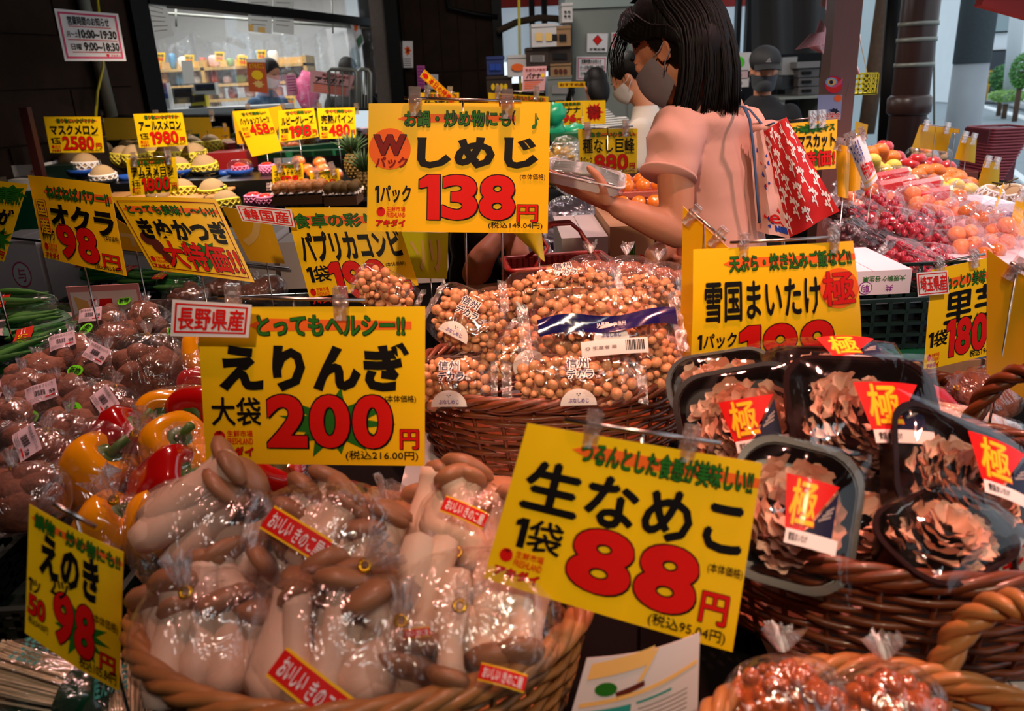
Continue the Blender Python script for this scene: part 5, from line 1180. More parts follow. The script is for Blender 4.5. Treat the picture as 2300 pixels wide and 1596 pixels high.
def opack(label, c, n=(3, 2), r=.021, fm='loquat', m=_lo, tr_=M_ptray, film_=F_crisp, rot=0, nd=(0, -.25, 1), group=None, jitter=.0):
    w, h = n[0]*r*2.1+.02, n[1]*r*2.1+.02; root = thing(fm+'_pack', label, 'fruit', c, group, rot=(look(nd).to_matrix() @ MX.Rotation(R(rot), 3, 'Z')).to_euler())
    inst('tray', traymesh(w, h, .018, .014, .005, tr_), root, (0, 0, -.004))
    for i in range(n[0]):
        for j in range(n[1]): inst(fm, m, root, ((i-(n[0]-1)/2)*r*2.06, (j-(n[1]-1)/2)*r*2.06, r*.95), (random.Random(i*7+j).uniform(-.5, .5), 0, i), r)
    fm_ = MB(); fm_.ball((0, 0, .012), (w/2*1.06, h/2*1.08, r*1.75), 26, 12, e=.5); fm_.build('film_lid', film_, root); return root
for i, (x, y, z, Lb) in enumerate(((1440, 424, 1.12, 'upper one of the stacked pair by the elbow'), (1430, 462, 1.065, 'lower one of the stacked pair by the elbow'), (1402, 560, 1.0, 'behind the rope handle, upper'), (1385, 580, 1.0, 'in front of the rope handle'), (1460, 572, 1.0, 'in a dark tray inside the rope handle arch'), (1470, 492, 1.02, 'half hidden by the forearm'))):
    opack('clear pack of orange loquats, '+Lb, PZ(x, y, z) if i > 1 else P(x, y, 2.25 if i == 0 else 2.22), tr_=M_blackp if i in (3, 4) else M_ptray)
net = mat('pink_foam_net', '#f08ab8', .6)
def foamnet(r, h, m, z0=0, n=12, rows=5, th=.0022, parent=None, name='foam_net'):
    """diamond foam net hugging a ball of radius r from z0 up by h"""
    mb = MB(); rz = lambda z: sqrt(max(.12, 1-(z/r)**2))*r*1.02
    for s in (-1, 1):
        for i in range(n):
            mb.tube([V((cos(2*pi*i/n+s*k*.13)*rz(z0+h*k/9), sin(2*pi*i/n+s*k*.13)*rz(z0+h*k/9), z0+h*k/9)) for k in range(10)], th, 4)
    for z in (z0, z0+h): mb.tube([V((cos(2*pi*i/24)*rz(z), sin(2*pi*i/24)*rz(z), z)) for i in range(24)], th*1.4, 4, closed=True)
    return mb.build(name, m, parent)
# red shopping basket
rb = thing('shopping_basket', 'red plastic shopping basket with folded wire handles behind the shimeji heap', 'basket', P(1250, 600, 1.60)); rb.location.z = .93
rb.rotation_euler = (0, 0, R(6)); M_rb = mat('red_brown_plastic', '#9a2c22', .35); zz = P(1250, 600, 1.60).z-.93+.012
W_, H_ = .20, .11
for (x0, x1, y0, y1) in ((-W_/2, W_/2, -H_/2, -H_/2+.003), (-W_/2, W_/2, H_/2-.003, H_/2), (-W_/2, -W_/2+.003, -H_/2, H_/2), (W_/2-.003, W_/2, -H_/2, H_/2)):
    m_ = flat(); m_.box((x0, y0, 0), (x1, y1, .02)); m_.box((x0, y0, zz-.03), (x1, y1, zz)); nn = 16 if x1-x0 > .05 else 9
    for i in range(nn+1): m_.box((max(x0, x0+(x1-x0)*i/nn-.002), max(y0, y0+(y1-y0)*i/nn-.002), 0), (min(x1, x0+(x1-x0)*i/nn+.002), min(y1, y0+(y1-y0)*i/nn+.002), zz))
    m_.build('basket_side', M_rb, rb)
flat().box((-W_/2, -H_/2, 0), (W_/2, H_/2, .004)).build('basket_base', M_rb, rb)
MB().tube([(x, y, zz) for x, y in rrect(W_+.012, H_+.012, .015)], .006, 6, closed=True).build('basket_rim', M_rb, rb)
for s in (-1, 1):
    MB().tube([(-.055, s*H_/2, zz), (-.02, s*.02, zz+.035), (-.035, s*-.01, zz+.06), (-.01, s*-.012, zz+.078), (.03, s*-.012, zz+.078), (.05, s*-.0, zz+.06), (.085, s*H_/2, zz-.005)], .0042, 6).build('basket_handle', M_rb, rb)
# film bags of orange-brown roots beside the rope handle
for i, (x, y, z, l) in enumerate(((1410, 615, 1.03, 'left of the rope handle foot'), (1482, 628, 1.03, 'right of the rope handle foot'), (1330, 612, 1.03, 'in front of the red shopping basket'))):
    r_ = thing('sweet_potato_bag', 'clear crinkled bag of orange-brown roots '+l, 'vegetables', P(x, y, 1.42), rot=look((0, -.5, .8)))
    for k in range(4): inst('root', _ta[k % 3], r_, ((k-1.5)*.022, .004*(-1)**k, 0), (0, 0, .4*k), .9)
    bagfilm(.052, .035, .03, 140+i).build('film', F_clear, r_); tuft((0, .03, .02), (0, .8, .5), .02, .02, i).build('film_tuft', F_milk, r_)
# ------------------------------------------------------------------ grapes and stone fruit packs on the right
M_gr = mat('red_grape', '#b3122e', .18, coat=.7, sss=.15, var=.35, vscale=3); M_gd = mat('dark_grape', '#3d0a14', .2, coat=.7)
M_pl = mat('plum_skin', '#c4422a', .22, coat=.6, col2='#d8943a', vscale=25, contrast=1); M_pk = mat('peach_skin', '#e36a52', .4, col2='#f0b070', vscale=22, contrast=1)
_g = {k: MB().ball((0, 0, 0), (1, 1, 1.1), 12, 8).mesh('grape', m) for k, m in (('r', M_gr), ('d', M_gd))}
def plumesh(m):
    mb = MB().ball((0, 0, 0), 1, 16, 12)
    for i, v in enumerate(mb.v):
        a = atan2(v.y, v.x); mb.v[i] = v*(1-.07*math.exp(-(a/.22)**2)); 
        if v.z > .8: mb.v[i].z -= .1*(v.z-.8)*5
    return mb.mesh('plum', m)
_g['p'] = plumesh(M_pl); _g['k'] = plumesh(M_pk)
F_pack = film('taut_pack_film', (1, .95, .95), .06, .018, .7, 22, .06, .45)
def fpack(label, c, w, h, kind, roll, seed, nd=(.1, -.5, .85), dep=.034, group=None):
    rg = random.Random(seed); root = thing('grape_pack' if kind in 'rd' else 'plum_pack', label, 'fruit', c, group, rot=(look(nd).to_matrix() @ MX.Rotation(R(roll), 3, 'Z')).to_euler())
    nm, r0_ = ('grape', .0105) if kind in 'rd' else ('plum', .023)
    nx, ny = max(1, int(w*.92/(r0_*1.95))), max(1, int(h*.92/(r0_*1.95)))
    for i in range(nx):
        for j in range(ny):
            for k in range(2 if nm == 'grape' and (i+j) % 2 == 0 else 1):
                x, y = (i-(nx-1)/2+.5*(j % 2)-.25)*r0_*1.98, (j-(ny-1)/2)*r0_*1.9
                inst(nm, _g[kind], root, (x+rg.uniform(-.002, .002), y, dep*.4+k*r0_*.9+rg.uniform(-.004, .004)), (rg.uniform(0, 3), rg.uniform(0, 3), 0), r0_*rg.uniform(.88, 1.12))
    inst('tray', traymesh(w, h, .026, .012, .004, F_pack), root, (0, 0, -.014))
    if nm == 'grape': MB().ball((0, 0, dep*.15), (w*.42, h*.42, r0_), 12, 6, e=.6).build('grape_mass', M_gd, root)
    bagfilm(w/2*1.04, h/2*1.06, dep*1.55, seed, .55, None, .03).build('film', F_pack, root)
    tuft((0, h/2*.98, 0), (.1, 1, .1), .022, w*.33, seed).build('film_gather', F_milk, root); return root
GP = [(1910, 430, .085, .085, 'p', 10, 'brownish-red plums', 'at the back left beside the curled cards'), (1950, 443, .08, .09, 'p', -10, 'red plums', 'second from the left in the back row'),
      (1995, 438, .09, .10, 'k', 20, 'orange peaches', 'in the back row under the watermelon slices'), (2062, 452, .10, .10, 'k', 14, 'pale peaches', 'in the back row centre right of the watermelon'),
      (2158, 446, .075, .08, 'p', 5, 'dark plums', 'in the back row just left of the folded yellow card'), (1908, 462, .075, .09, 'k', 25, 'peaches under milky film', 'on the left below the back row'),
      (2124, 482, .09, .115, 'k', 12, 'peach-orange fruit', 'in the middle row right of the dark grapes'), (2183, 490, .09, .125, 'p', 20, 'red and green plums', 'in the middle row near the blue-lettered box'),
      (1903, 500, .085, .10, 'd', 20, 'grapes in gathered film', 'at the left edge beside the tote bag'), (1946, 498, .085, .115, 'r', 24, 'red grapes in gathered film', 'second from the left in the middle row'),
      (1980, 468, .10, .075, 'r', -24, 'bright red grapes', 'above the big diagonal grape pack'), (2024, 517, .135, .085, 'r', -34, 'bright red grapes', 'the big diagonal one in the middle of the pile'),
      (2082, 508, .115, .095, 'r', -24, 'deep red grapes', 'right of the big diagonal one'), (1917, 545, .085, .115, 'd', 12, 'dark grapes', 'lowest at the left behind the maitake sign'),
      (1975, 568, .095, .14, 'd', 14, 'nearly black grapes', 'standing on the front edge of the white carton'), (2040, 600, .10, .12, 'r', 32, 'dark pink grapes', 'at the front leaning to the right'),
      (2108, 562, .09, .08, 'r', -10, 'dusky grapes', 'in the front row left of the peaches'), (2163, 545, .09, .125, 'k', 6, 'orange-pink peaches', 'in the front row above the origin tag'),
      (2240, 538, .10, .10, 'k', -14, 'pink peaches', 'at the right edge above the taro price sign'), (2226, 497, .09, .08, 'p', 20, 'orange-red plums', 'right of the blue-lettered box corner'),
      (2262, 512, .07, .085, 'k', 0, 'pale fruit', 'at the far right beside the yellow card'), (2228, 572, .095, .07, 'p', 10, 'pink-red plums', 'lowest at the right'),
      (2095, 592, .09, .06, 'r', -20, 'shaded red grapes', 'lowest in the middle over the origin tag')]
for i, (x, y, w, h, k, rl, a, b) in enumerate(GP):
    z = 1.02+.03*((y < 470)+(y < 520)) if y < 560 else 1.0
    fpack('wrapped pack of %s %s' % (a, b), PZ(x, y, z), w*1.12, h*1.12, k, rl, 200+i)
Yc = 1.72
carton('white grape carton with upside-down green and violet lettering over the lattice crate', P(1870, 640, Yc).x, P(2045, 640, Yc).x, Yc, Yc+.24, P(1960, 662, Yc).z, P(1960, 608, Yc).z, mat('pinkish_white_carton', '#e3cdd2', .7),
       lambda k: (k.t('G', '大阪駒ケ谷生果', (92, 45, 38, 22), 'carton_print'), k.g('V', disc2d(42, 70, 9, 26, 24), 'carton_print'), k.g('W', disc2d(42, 70, 7.8, 23, 24), 'carton_print', 1), k.t('V', '駒', (47, 88, 37, 56), 'carton_print'), k.t('V', '共', (77, 86, 68, 60), 'carton_print')))
carton('white flat carton under the peach packs on the right', P(2085, 640, 1.95).x, 2.25, 1.95, 2.6, .93, 1.0, mat('pinkish_white_carton', '#e3cdd2', .7))
# ---- loose fruit
def nth(i, n):
    return 'leftmost' if i == 0 else 'rightmost' if i == n-1 else '%s from the left' % ('second', 'third', 'fourth', 'fifth', 'sixth', 'seventh', 'eighth', 'ninth', 'tenth', '11th', '12th', '13th', '14th', '15th', '16th', '17th', '18th', '19th', '20th', '21st', '22nd')[min(i-1, 21)-0]
M_ap = mat('apple_red', '#d0282c', .3, coat=.5, var=.3, vscale=20); M_gf = mat('yellow_citrus', '#f3d04c', .4, bump=.2, bscale=250, var=.08)
_ap = MB().lathe([(0, -.78), (.3, -.9), (.8, -.55), (1, 0), (.95, .45), (.6, .82), (.25, .8), (0, .6)], 18).mesh('apple', M_ap); _gf = MB().ball((0, 0, 0), (1, 1, .9), 16, 10).mesh('citrus', M_gf)
M_bl = mat('blue_plastic_bowl', '#2450a8', .35)
def bowl(label, c, r, m=M_bl, h=.035, n=1):
    o = MB().lathe([(r*.55, 0), (r*.8, h*.4), (r, h), (r*1.03, h), (r*.82, h*.35), (r*.5, -.004), (0, -.004)], 24).build('bowl', m); o.location = c; tag(o, label, 'bowl'); return o
M_twig = mat('stalk_brown', '#5b4a22', .8)
def fruit(kind, x, y, z, r, label, group, w=None):
    me, cat = {'o': (_or, 'orange'), 'a': (_ap, 'apple'), 'g': (_gf, 'citrus fruit')}[kind]
    rt = thing({'o': 'orange', 'a': 'apple', 'g': 'yellow_citrus'}[kind], label, cat, P(x, y, z), group, rot=(random.Random(x*y).uniform(-.5, .5), 0, x))
    inst('fruit_body', me, rt, (0, 0, 0), (0, 0, 0), r); inst('stalk', _tw, rt, (0, 0, 0), (0, 0, 0), r); return rt
_tw = MB().tube([(0, 0, .72), (.02, 0, .93)], [.09, .06], 6).mesh('stalk', M_twig)
FG = [('o', [(1955, 345), (1976, 340), (1984, 357), (2002, 355), (1972, 368)], 3.45, .039, 'large orange at the left end of the citrus table', 'oranges heaped at the left end'),
      ('a', [(1986, 333), (2013, 357), (2022, 370)], 3.5, .037, 'red apple among the left-end oranges', 'red apples among the left oranges'),
      ('g', [(1990, 384), (2003, 388), (2006, 374), (2026, 391), (1960, 361), (1969, 377)], 3.3, .033, 'yellow citrus beside the brown pipe', 'yellow citrus in the left heap'),
      ('a', [(2046, 375), (2060, 363), (2095, 371), (2126, 380), (2078, 378)], 3.4, .038, 'red apple mid citrus table', 'red apples in the middle'),
      ('o', [(2059, 397), (2075, 388), (2083, 403), (2101, 387), (2106, 403), (2134, 395), (2119, 405), (2148, 400)], 3.15, .040, 'orange in the middle blue bowl', 'oranges in the middle heap'),
      ('o', [(2127, 415), (2149, 406), (2174, 416), (2160, 425)], 2.98, .036, 'orange behind the front yellow citrus', 'oranges behind the front yellow heap'),
      ('g', [(2106, 422), (2120, 430), (2142, 436), (2145, 419), (2176, 430), (2188, 447), (2160, 440)], 2.9, .034, 'yellow citrus above the peach packs', 'yellow citrus in the front heap')]
for k, pts, Y, r, lab, gr in FG:
    for i, (x, y) in enumerate(sorted(pts)): fruit(k, x, y, Y+.004*((i*3) % 5), r, lab+', '+nth(i, len(pts)), gr)
for x, y, Y, r, l in ((1990, 396, 3.36, .085, 'blue bowl under the left yellow citrus'), (2082, 412, 3.2, .12, 'blue bowl under the middle oranges'), (2020, 372, 3.5, .09, 'blue bowl behind the left citrus'), (2155, 440, 2.98, .10, 'blue bowl under the front yellow citrus')):
    p = P(x, y, Y); bowl(l, (p.x, p.y, p.z-.02), r)
# watermelon slices
M_wf = mat('watermelon_flesh', '#e8404a', .3, coat=.4, var=.12, vscale=30); M_wr = mat('watermelon_rind', '#dfe3b8', .5)
for i, (x, y, rot, l) in enumerate(((1997, 403, 8, 'rear left'), (2012, 421, 4, 'front left'), (2066, 424, 10, 'rear right'), (2087, 445, 20, 'front right'))):
    rt = thing('watermelon_slice', 'wrapped wedge of red watermelon, %s of the four' % l, 'fruit', P(x, y, 2.62-.05*i), rot=(R(20), 0, R(-rot)))
    w, h = .052, .036
    m_ = auto(); m_.add([(-w, -.012, -h), (w, -.012, -h), (w, -.012, h), (-w, -.012, h*.45), (-w, .014, -h), (w, .014, -h), (w, .014, h), (-w, .014, h*.45)], [(0, 1, 2, 3), (7, 6, 5, 4), (0, 4, 5, 1), (1, 5, 6, 2), (2, 6, 7, 3), (3, 7, 4, 0)]); m_.build('flesh', M_wf, rt)
    flat().add([(w, -.0125, -h), (w+.008, -.0125, -h), (w+.008, -.0125, h), (w, -.0125, h), (w, .0145, -h), (w+.008, .0145, -h), (w+.008, .0145, h), (w, .0145, h)], [(0, 1, 2, 3), (7, 6, 5, 4), (0, 4, 5, 1), (1, 5, 6, 2), (2, 6, 7, 3), (3, 7, 4, 0)]).build('rind', M_wr, rt)
    MB().ball((0, .001, 0), (w*1.2, .022, h*1.2), 20, 10, e=.4).build('film', F_pack, rt)
# netted melons at the right edge, blue lettered carton
M_mel = mat('melon_skin', '#cda678', .6, var=.25, vscale=70, bump=.6, bscale=120); M_wn = mat('white_foam_net', '#e8ddd8', .6); M_yn = mat('yellow_foam_net', '#e8d23c', .6)
_mel = MB().ball((0, 0, 0), 1, 24, 16).mesh('melon', M_mel)
def melon(label, c, r, nm, rot=(0, 0, 0), half=.95, stalk=True, group=None):
    rt = thing('melon', label, 'melon', c, group, rot=rot); inst('melon_body', _mel, rt, (0, 0, 0), (0, 0, 0), r)
    if nm: foamnet(r*1.03, r*half*1.25, nm, -r*.85, n=13, parent=rt, th=r*.065)
    if stalk: MB().tube([(0, 0, r*.95), (.002, 0, r*1.18), (-.02, 0, r*1.25), (.03, 0, r*1.32)], .0028, 5).build('stalk', M_twig, rt)
    return rt
melon('melon in a white foam net left of the rightmost yellow card', P(2222, 446, 2.7), .045, M_wn, (.3, .2, 0), 1.3); melon('melon in a white foam net at the right edge', P(2268, 447, 2.75), .052, M_wn, (.2, -.3, 0), 1.2)
melon('melon in a white foam net low at the right edge behind the hanging card', P(2285, 540, 2.3), .05, M_wn, (.2, .3, 0), 1.4)
Yc = 2.5; carton('pale carton with blue lettering at the right behind the plum packs', P(2210, 480, Yc).x, P(2282, 480, Yc).x, Yc, Yc+.2, P(2240, 500, Yc).z, P(2240, 458, Yc).z, mat('pale_blue_carton', '#c9cfe0', .6),
       lambda k: (k.g('N', disc2d(14, 40, 13, 34, 20), 'carton_print'), k.g('W', disc2d(14, 40, 11, 29, 20), 'carton_print', 1), k.t('N', '旭', (7, 22, 21, 58), 'carton_print'), k.t('B', 'マンデ', (32, 40, 98, 92), 'carton_print', 2)))
# nested red baskets
rs = thing('basket_stack', 'tall stack of nested red-brown plastic baskets at the roadside', 'baskets', P(2212, 400, 4.6)); s_ = mpp(4.6, 340)
for j in range(18):
    w = .065+.0032*j
    m_ = auto(); pr_ = rrect(w*2, .26, .02); zz_ = .016*j
    o = MB().tube([(x+.0045*j, y, zz_) for x, y in pr_], .007, 6, closed=True).build('nested_basket_rim', mat('dull_red_plastic', '#9c3a44', .4), rs)
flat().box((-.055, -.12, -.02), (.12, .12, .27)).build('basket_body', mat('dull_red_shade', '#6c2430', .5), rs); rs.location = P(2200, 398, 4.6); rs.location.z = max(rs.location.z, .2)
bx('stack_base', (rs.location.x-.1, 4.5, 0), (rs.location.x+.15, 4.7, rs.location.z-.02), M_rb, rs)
carton('low brown tray of wrapped goods behind the oranges', P(2140, 420, 3.5).x, P(2195, 420, 3.5).x, 3.5, 3.7, P(2160, 400, 3.5).z-.02, P(2160, 388, 3.5).z, mat('red_brown_wood_tray', '#7a3a2c', .7), open_top=True)
# round snacks / garlic bags behind on the right
for i, (x, y, l) in enumerate(((2070, 350, 'left'), (2100, 352, 'right'))):
    rt = thing('onion_bag', 'net bag of small pale onions under the big yellow card, %s one' % l, 'vegetables', P(x, y, 3.9)); rg_ = random.Random(i)
    for k in range(14): inst('onion', _lo if k % 3 == 0 else _mel, rt, (rg_.uniform(-.06, .06), rg_.uniform(-.02, .02), rg_.uniform(-.03, .03)), (0, 0, 0), .018)
    bagfilm(.08, .04, .05, i).build('film', F_pack, rt)
# ------------------------------------------------------------------ melon table
M_mir = mat('mirror_glass', '#cfd2d2', .02, 1)
for (x0, x1, y0, y1, yy, lab) in ((60, 520, 262, 372, 4.75, 'long mirror panel behind the melons'), (526, 830, 247, 340, 4.85, 'mirror panel behind the pineapple and grapefruit signs')):
    a, b = P(x0, y0, yy), P(x1, y0-2, yy+.25); rt = thing('mirror', lab, 'mirror', V((a.x, a.y, a.z)))
    h = a.z-P(x0, y1, yy).z; d = V((b.x-a.x, b.y-a.y, 0)); L = d.length; d.normalize(); n = V((d.y, -d.x, 0)); dz = (b.z-a.z)
    sf = lambda u, v, hh=0: d*(L*u)+V((0, 0, dz*u-h*v))+n*(hh-.12*v*0)
    cardmesh(sf, 1, 1, .01, 'mirror_pane', M_mir, rt); MB().tube([sf(0, 0), sf(1, 0)], .008, 6).build('mirror_frame', M_black, rt)
    cardmesh(lambda u, v, hh=0: sf(u, v, hh-.012), 1, 1, .01, 'backing', M_black, rt)
    for q in (.1, .35, .62, .9): inst('clip', clipmesh(), rt, sf(q, 0)+V((0, 0, .005)), (0, 0, 0), 2.2)
ML = [(160, 362, 4.45, .062, None, 'melon in crumpled paper behind the white-netted one'), (193, 372, 4.3, .066, M_wn, 'white-netted melon in a blue bowl under the musk melon sign'), (232, 398, 4.1, .062, M_wn, 'white-netted melon tilted toward the camera on a dark tray'),
      (276, 352, 4.6, .062, M_yn, 'yellow-netted melon at the back left'), (303, 352, 4.5, .066, M_yn, 'yellow-netted melon at the back, second from the left'), (352, 342, 4.7, .064, M_yn, 'yellow-netted melon at the back under the arls melon sign'),
      (378, 350, 4.5, .068, M_yn, 'large yellow-netted melon in the middle of the back row'), (412, 340, 4.72, .06, M_yn, 'yellow-netted melon at the back, third from the right'), (437, 348, 4.55, .066, M_yn, 'yellow-netted melon at the right end of the back row'),
      (402, 378, 4.25, .06, M_yn, 'yellow-netted melon half behind the ams melon sign'), (460, 375, 4.3, .064, M_yn, 'yellow-netted melon in a dark bowl right of the ams melon sign'),
      (355, 437, 3.75, .055, None, 'bare melon tip over the kinukatsugi sign'), (410, 430, 3.8, .06, M_yn, 'front melon with a curved stalk'), (478, 430, 3.8, .062, M_yn, 'front melon with a long stalk beside the black crate'), (508, 456, 3.6, .058, M_yn, 'melon nearest the camera above the yellow card back')]
for i, (x, y, Y, r, nm, l) in enumerate(ML): melon(l if 'melon' in l else l, P(x, y, Y), r, nm, (.1*sin(i*3), .12*cos(i*5), i), .9, i % 2 == 0 or i > 10)
for x, y, Y, r, m, l in ((188, 394, 4.25, .075, M_bl, 'blue bowl under the white-netted melon'), (230, 418, 4.05, .075, M_blackp, 'black bowl under the tilted melon'), (398, 396, 4.2, .075, M_bl, 'blue bowl behind the ams melon sign'), (462, 397, 4.25, .075, M_blackp, 'black bowl under the yellow-netted melon'), (540, 395, 4.2, .07, M_bl, 'blue bowl under the pink domed pack'), (505, 398, 4.3, .05, M_bl, 'small blue bowl behind the pink domed pack'), (297, 408, 4.2, .07, M_bl, 'blue bowl hidden behind the left of the ams melon sign')):
    p = P(x, y, Y); bowl(l, p, r, m)
rt = thing('mango_pack', 'domed clear pack of a pink-netted mango in a blue bowl', 'fruit', P(540, 382, 4.2)); inst('mango', _ap, rt, (0, 0, 0), (0, .6, 0), .04); foamnet(.045, .05, net, -.03, parent=rt); MB().ball((0, 0, .005), (.062, .05, .05), 20, 10, e=.6).build('dome', F_pack, rt)
for i, (x, y, Y, l) in enumerate(((600, 378, 4.2, 'at the right of the blue bowl in a dark bowl'), (570, 447, 3.6, 'in the front left of the kiwi tray'), (598, 450, 3.55, 'nearest the korean origin tag'), (626, 382, 4.25, 'half behind the gold kiwi sign'))):
    rt = thing('pink_netted_fruit', 'pink foam-netted fruit '+l, 'fruit', P(x, y, Y)); inst('fruit_body', _ap, rt, (0, 0, 0), (0, 0, 0), .036); foamnet(.04, .045, net, -.03, parent=rt, th=.004)
carton('dark red flat gift box behind the melons', P(468, 370, 4.5).x, P(556, 370, 4.5).x, 4.5, 4.7, P(510, 382, 4.5).z, P(510, 342, 4.5).z, mat('dark_red_box', '#8a1418', .4))
carton('pale open carton with red lettering at the far left of the melon table', P(26, 400, 4.2).x, P(90, 400, 4.2).x, 4.2, 4.45, P(60, 398, 4.2).z, P(60, 370, 4.2).z, M_cartw, lambda k: k.t('R', '大', (70, 40, 86, 80), 'carton_print'), open_top=True)
carton('second pale carton under the open carton at the far left', P(22, 425, 4.1).x, P(88, 425, 4.1).x, 4.1, 4.4, P(60, 432, 4.1).z, P(60, 402, 4.1).z, M_cartw)
tag(flat().box((-.02, -.02, 0), (.02, .02, .34), 0, MX.Translation(P(93, 400, 4.1))).build('short_post', mat('dark_red_wood', '#3c1410', .5)), 'short dark red post left of the musk melon sign', 'post')
bxp('crate', 96, 372, 170, 430, 4.2, .3, M_cr, 'dark green crate left of the white-netted melon', 'crate')
bxp('crate', 470, 405, 640, 450, 3.95, .4, M_blackp, 'black tray crate between the melons and the kiwi trays', 'crate')
bxp('crate', 250, 408, 470, 442, 4.02, .2, M_blackp, 'black crate step under the melon bowls', 'crate')
bxp('crate', 570, 340, 800, 352, 4.7, .1, M_crg, 'thin dark green crate edge below the grapefruit sign', 'crate')
# bamboo mat
bm = thing('bamboo_mat', 'thin tan bamboo slat mat under the front melons', 'mat', P(385, 441, 3.8)); M_bam = mat('tan_bamboo', '#c98e55', .6, var=.2, vscale=40)
for i in range(10): MB().tube([(-.33, -.12+.028*i, .001*i), (.26, -.12+.028*i, .001*i)], .008, 6).build('slat', M_bam, bm)
for x in (-.2, .0, .2): MB().tube([(x, -.13, .007), (x, .16, .016)], .003, 4).build('binding_cord', M_twig, bm)
# kiwi trays
M_kg = mat('gold_kiwi_skin', '#b06a34', .5, var=.15, vscale=40); M_kb = mat('green_kiwi_skin', '#6b4a20', .8, var=.2, vscale=60)
_kw = {k: MB().ball((0, 0, 0), (1, 1.25, .95), 14, 10).mesh('kiwi', m) for k, m in (('g', M_kg), ('b', M_kb))}
M_pw = mat('white_pulp_tray', '#dcc9c2', .7)
for key, x0, x1, y, Yk, nm in (('g', 618, 728, 428, 3.5, 'gold'), ('b', 733, 806, 430, 3.5, 'green')):
    a, b = P(x0, y, Yk), P(x1, y, Yk); c_ = a.lerp(b, .5); w = (b.x-a.x)
    rt = thing('kiwi_carton', 'brown carton with a white pulp tray of %s kiwis' % nm, 'box', c_)
    flat().box((-w/2, -.07, -.05), (w/2, .10, -.012)).build('carton_body', mat('kiwi_carton', '#7a4a2c', .8), rt)
    m_ = MB(); m_.grid(lambda u, v: V(((u-.5)*w*1.05, -.08+.2*v, -.008+.010*sin(u*34)*sin(v*20)+.012*abs(v-.5))), 40, 14); m_.build('pulp_tray', M_pw, rt)
    n = 6 if key == 'g' else 4
    for i in range(n):
        for j in range(3):
            inst('kiwi', _kw[key], rt, ((i-(n-1)/2)*w/n*.95, -.05+.055*j, .018+.004*((i+j) % 2)), (0, 0, .3*(i % 3)), .023)
            if key == 'g' and (i+j) % 2: MB().tube([((i-(n-1)/2)*w/n*.95+.0235*cos(a_), -.05+.055*j, .018+.0235*sin(a_)) for a_ in [R(20+14*q) for q in range(11)]], .0022, 4).build('red_band', INK['R'], rt)
tag(MB().grid(lambda u, v: P(598+75*u, 428-18*v, 3.72)+V((0, .02*sin(u*20), .01*sin(u*31)*sin(v*12))), 24, 6).build('pulp_liner', M_pw), 'white moulded pulp liner standing behind the gold kiwis', 'liner')
# wrapped oranges heap and pineapples
for i, (x, y, Y) in enumerate(((671, 363, 4.3), (690, 381, 4.15), (704, 390, 4.05), (718, 366, 4.3), (724, 380, 4.1), (736, 389, 4.1), (756, 392, 4.15))):
    rt = thing('wrapped_orange', 'film-wrapped orange above the kiwi signs, '+nth(i, 7), 'orange', P(x, y, Y), 'wrapped oranges above the kiwi signs'); inst('fruit_body', _or, rt, (0, 0, 0), (0, 0, i), .034); MB().ball((0, 0, 0), (.040, .040, .036), 14, 10).build('film', F_pack, rt)
M_pin = mat('pineapple_skin', '#7a5a1c', .6, var=.5, vscale=60); M_pil = mat('pineapple_leaf', '#3f5a30', .5, var=.3, vscale=10)
def pineapple(label, c, s):
    rt = thing('pineapple', label, 'pineapple', c); rg_ = random.Random(int(c.x*100)); mb = MB(); n = 0
    mb.lathe([(0, -.075), (.035, -.07), (.05, -.03), (.052, .01), (.045, .05), (.025, .07), (0, .072)], 16); mb.build('fruit_body', M_pin, rt)
    eye = MB().ball((0, 0, 0), (.0095, .0095, .006), 6, 4).mesh('pineapple_eye', M_pin)
    for j in range(8):
        z = -.06+.017*j; r = .052*sqrt(max(.1, 1-(z/.085)**2))
        for i in range(12): a = 2*pi*(i+.5*(j % 2))/12; inst('eye', eye, rt, (cos(a)*r, sin(a)*r, z), (0, pi/2-.0, a), 1)
    for i in range(34):
        a = i*2.4; t = i/34; L = .07+.07*t; o = (1-t)*.09+.01
        p0 = V((cos(a)*.012, sin(a)*.012, .065)); p1 = p0+V((cos(a)*o*.5, sin(a)*o*.5, L*.6)); p2 = p0+V((cos(a)*o*1.2, sin(a)*o*1.2, L))
        MB().tube([p0, p1, p2], [.008, .006, .0008], 4).build('leaf', M_pil, rt)
    rt.scale = (s, s, s); return rt
pineapple('pineapple with a spread grey-green crown left of the 138 sign', P(795, 372, 4.0), .85); pineapple('pineapple half hidden by the left edge of the 138 sign', P(822, 412, 3.7), .8); 
# ------------------------------------------------------------------ bananas, green bags behind
M_ban = mat('banana_skin', '#d9a520', .4, var=.2, vscale=14); _bn = MB().tube([V((.055*sin(t), 0, -.055*cos(t))) for t in [R(-62+12.4*i) for i in range(11)]], [.003, .006, .013, .016, .017, .017, .017, .016, .013, .006, .004], 8).mesh('banana', M_ban)
for i, (x, y, Y, a, l) in enumerate(((1262, 352, 3.6, .3, 'upper left of the grape sign'), (1285, 380, 3.4, -.4, 'nearest to the left edge of the grape sign'), (1255, 385, 3.35, .9, 'lowest beside the 138 sign'), (1272, 335, 3.75, .1, 'highest behind the grape sign corner'), (1290, 352, 3.6, .8, 'touching the grape sign'))):
    rt = thing('banana_bunch', 'film-wrapped bunch of bananas '+l, 'bananas', P(x, y, Y), rot=(R(70), a, a))
    for k in range(4): inst('banana', _bn, rt, (0, 0, .018*k-.02), (0, .15*k, .5*k-.7), 1.1)
    bagfilm(.07, .06, .055, 300+i).build('film', F_clear, rt)
M_gb = mat('bright_green_bag', '#1fa57a', .3); 
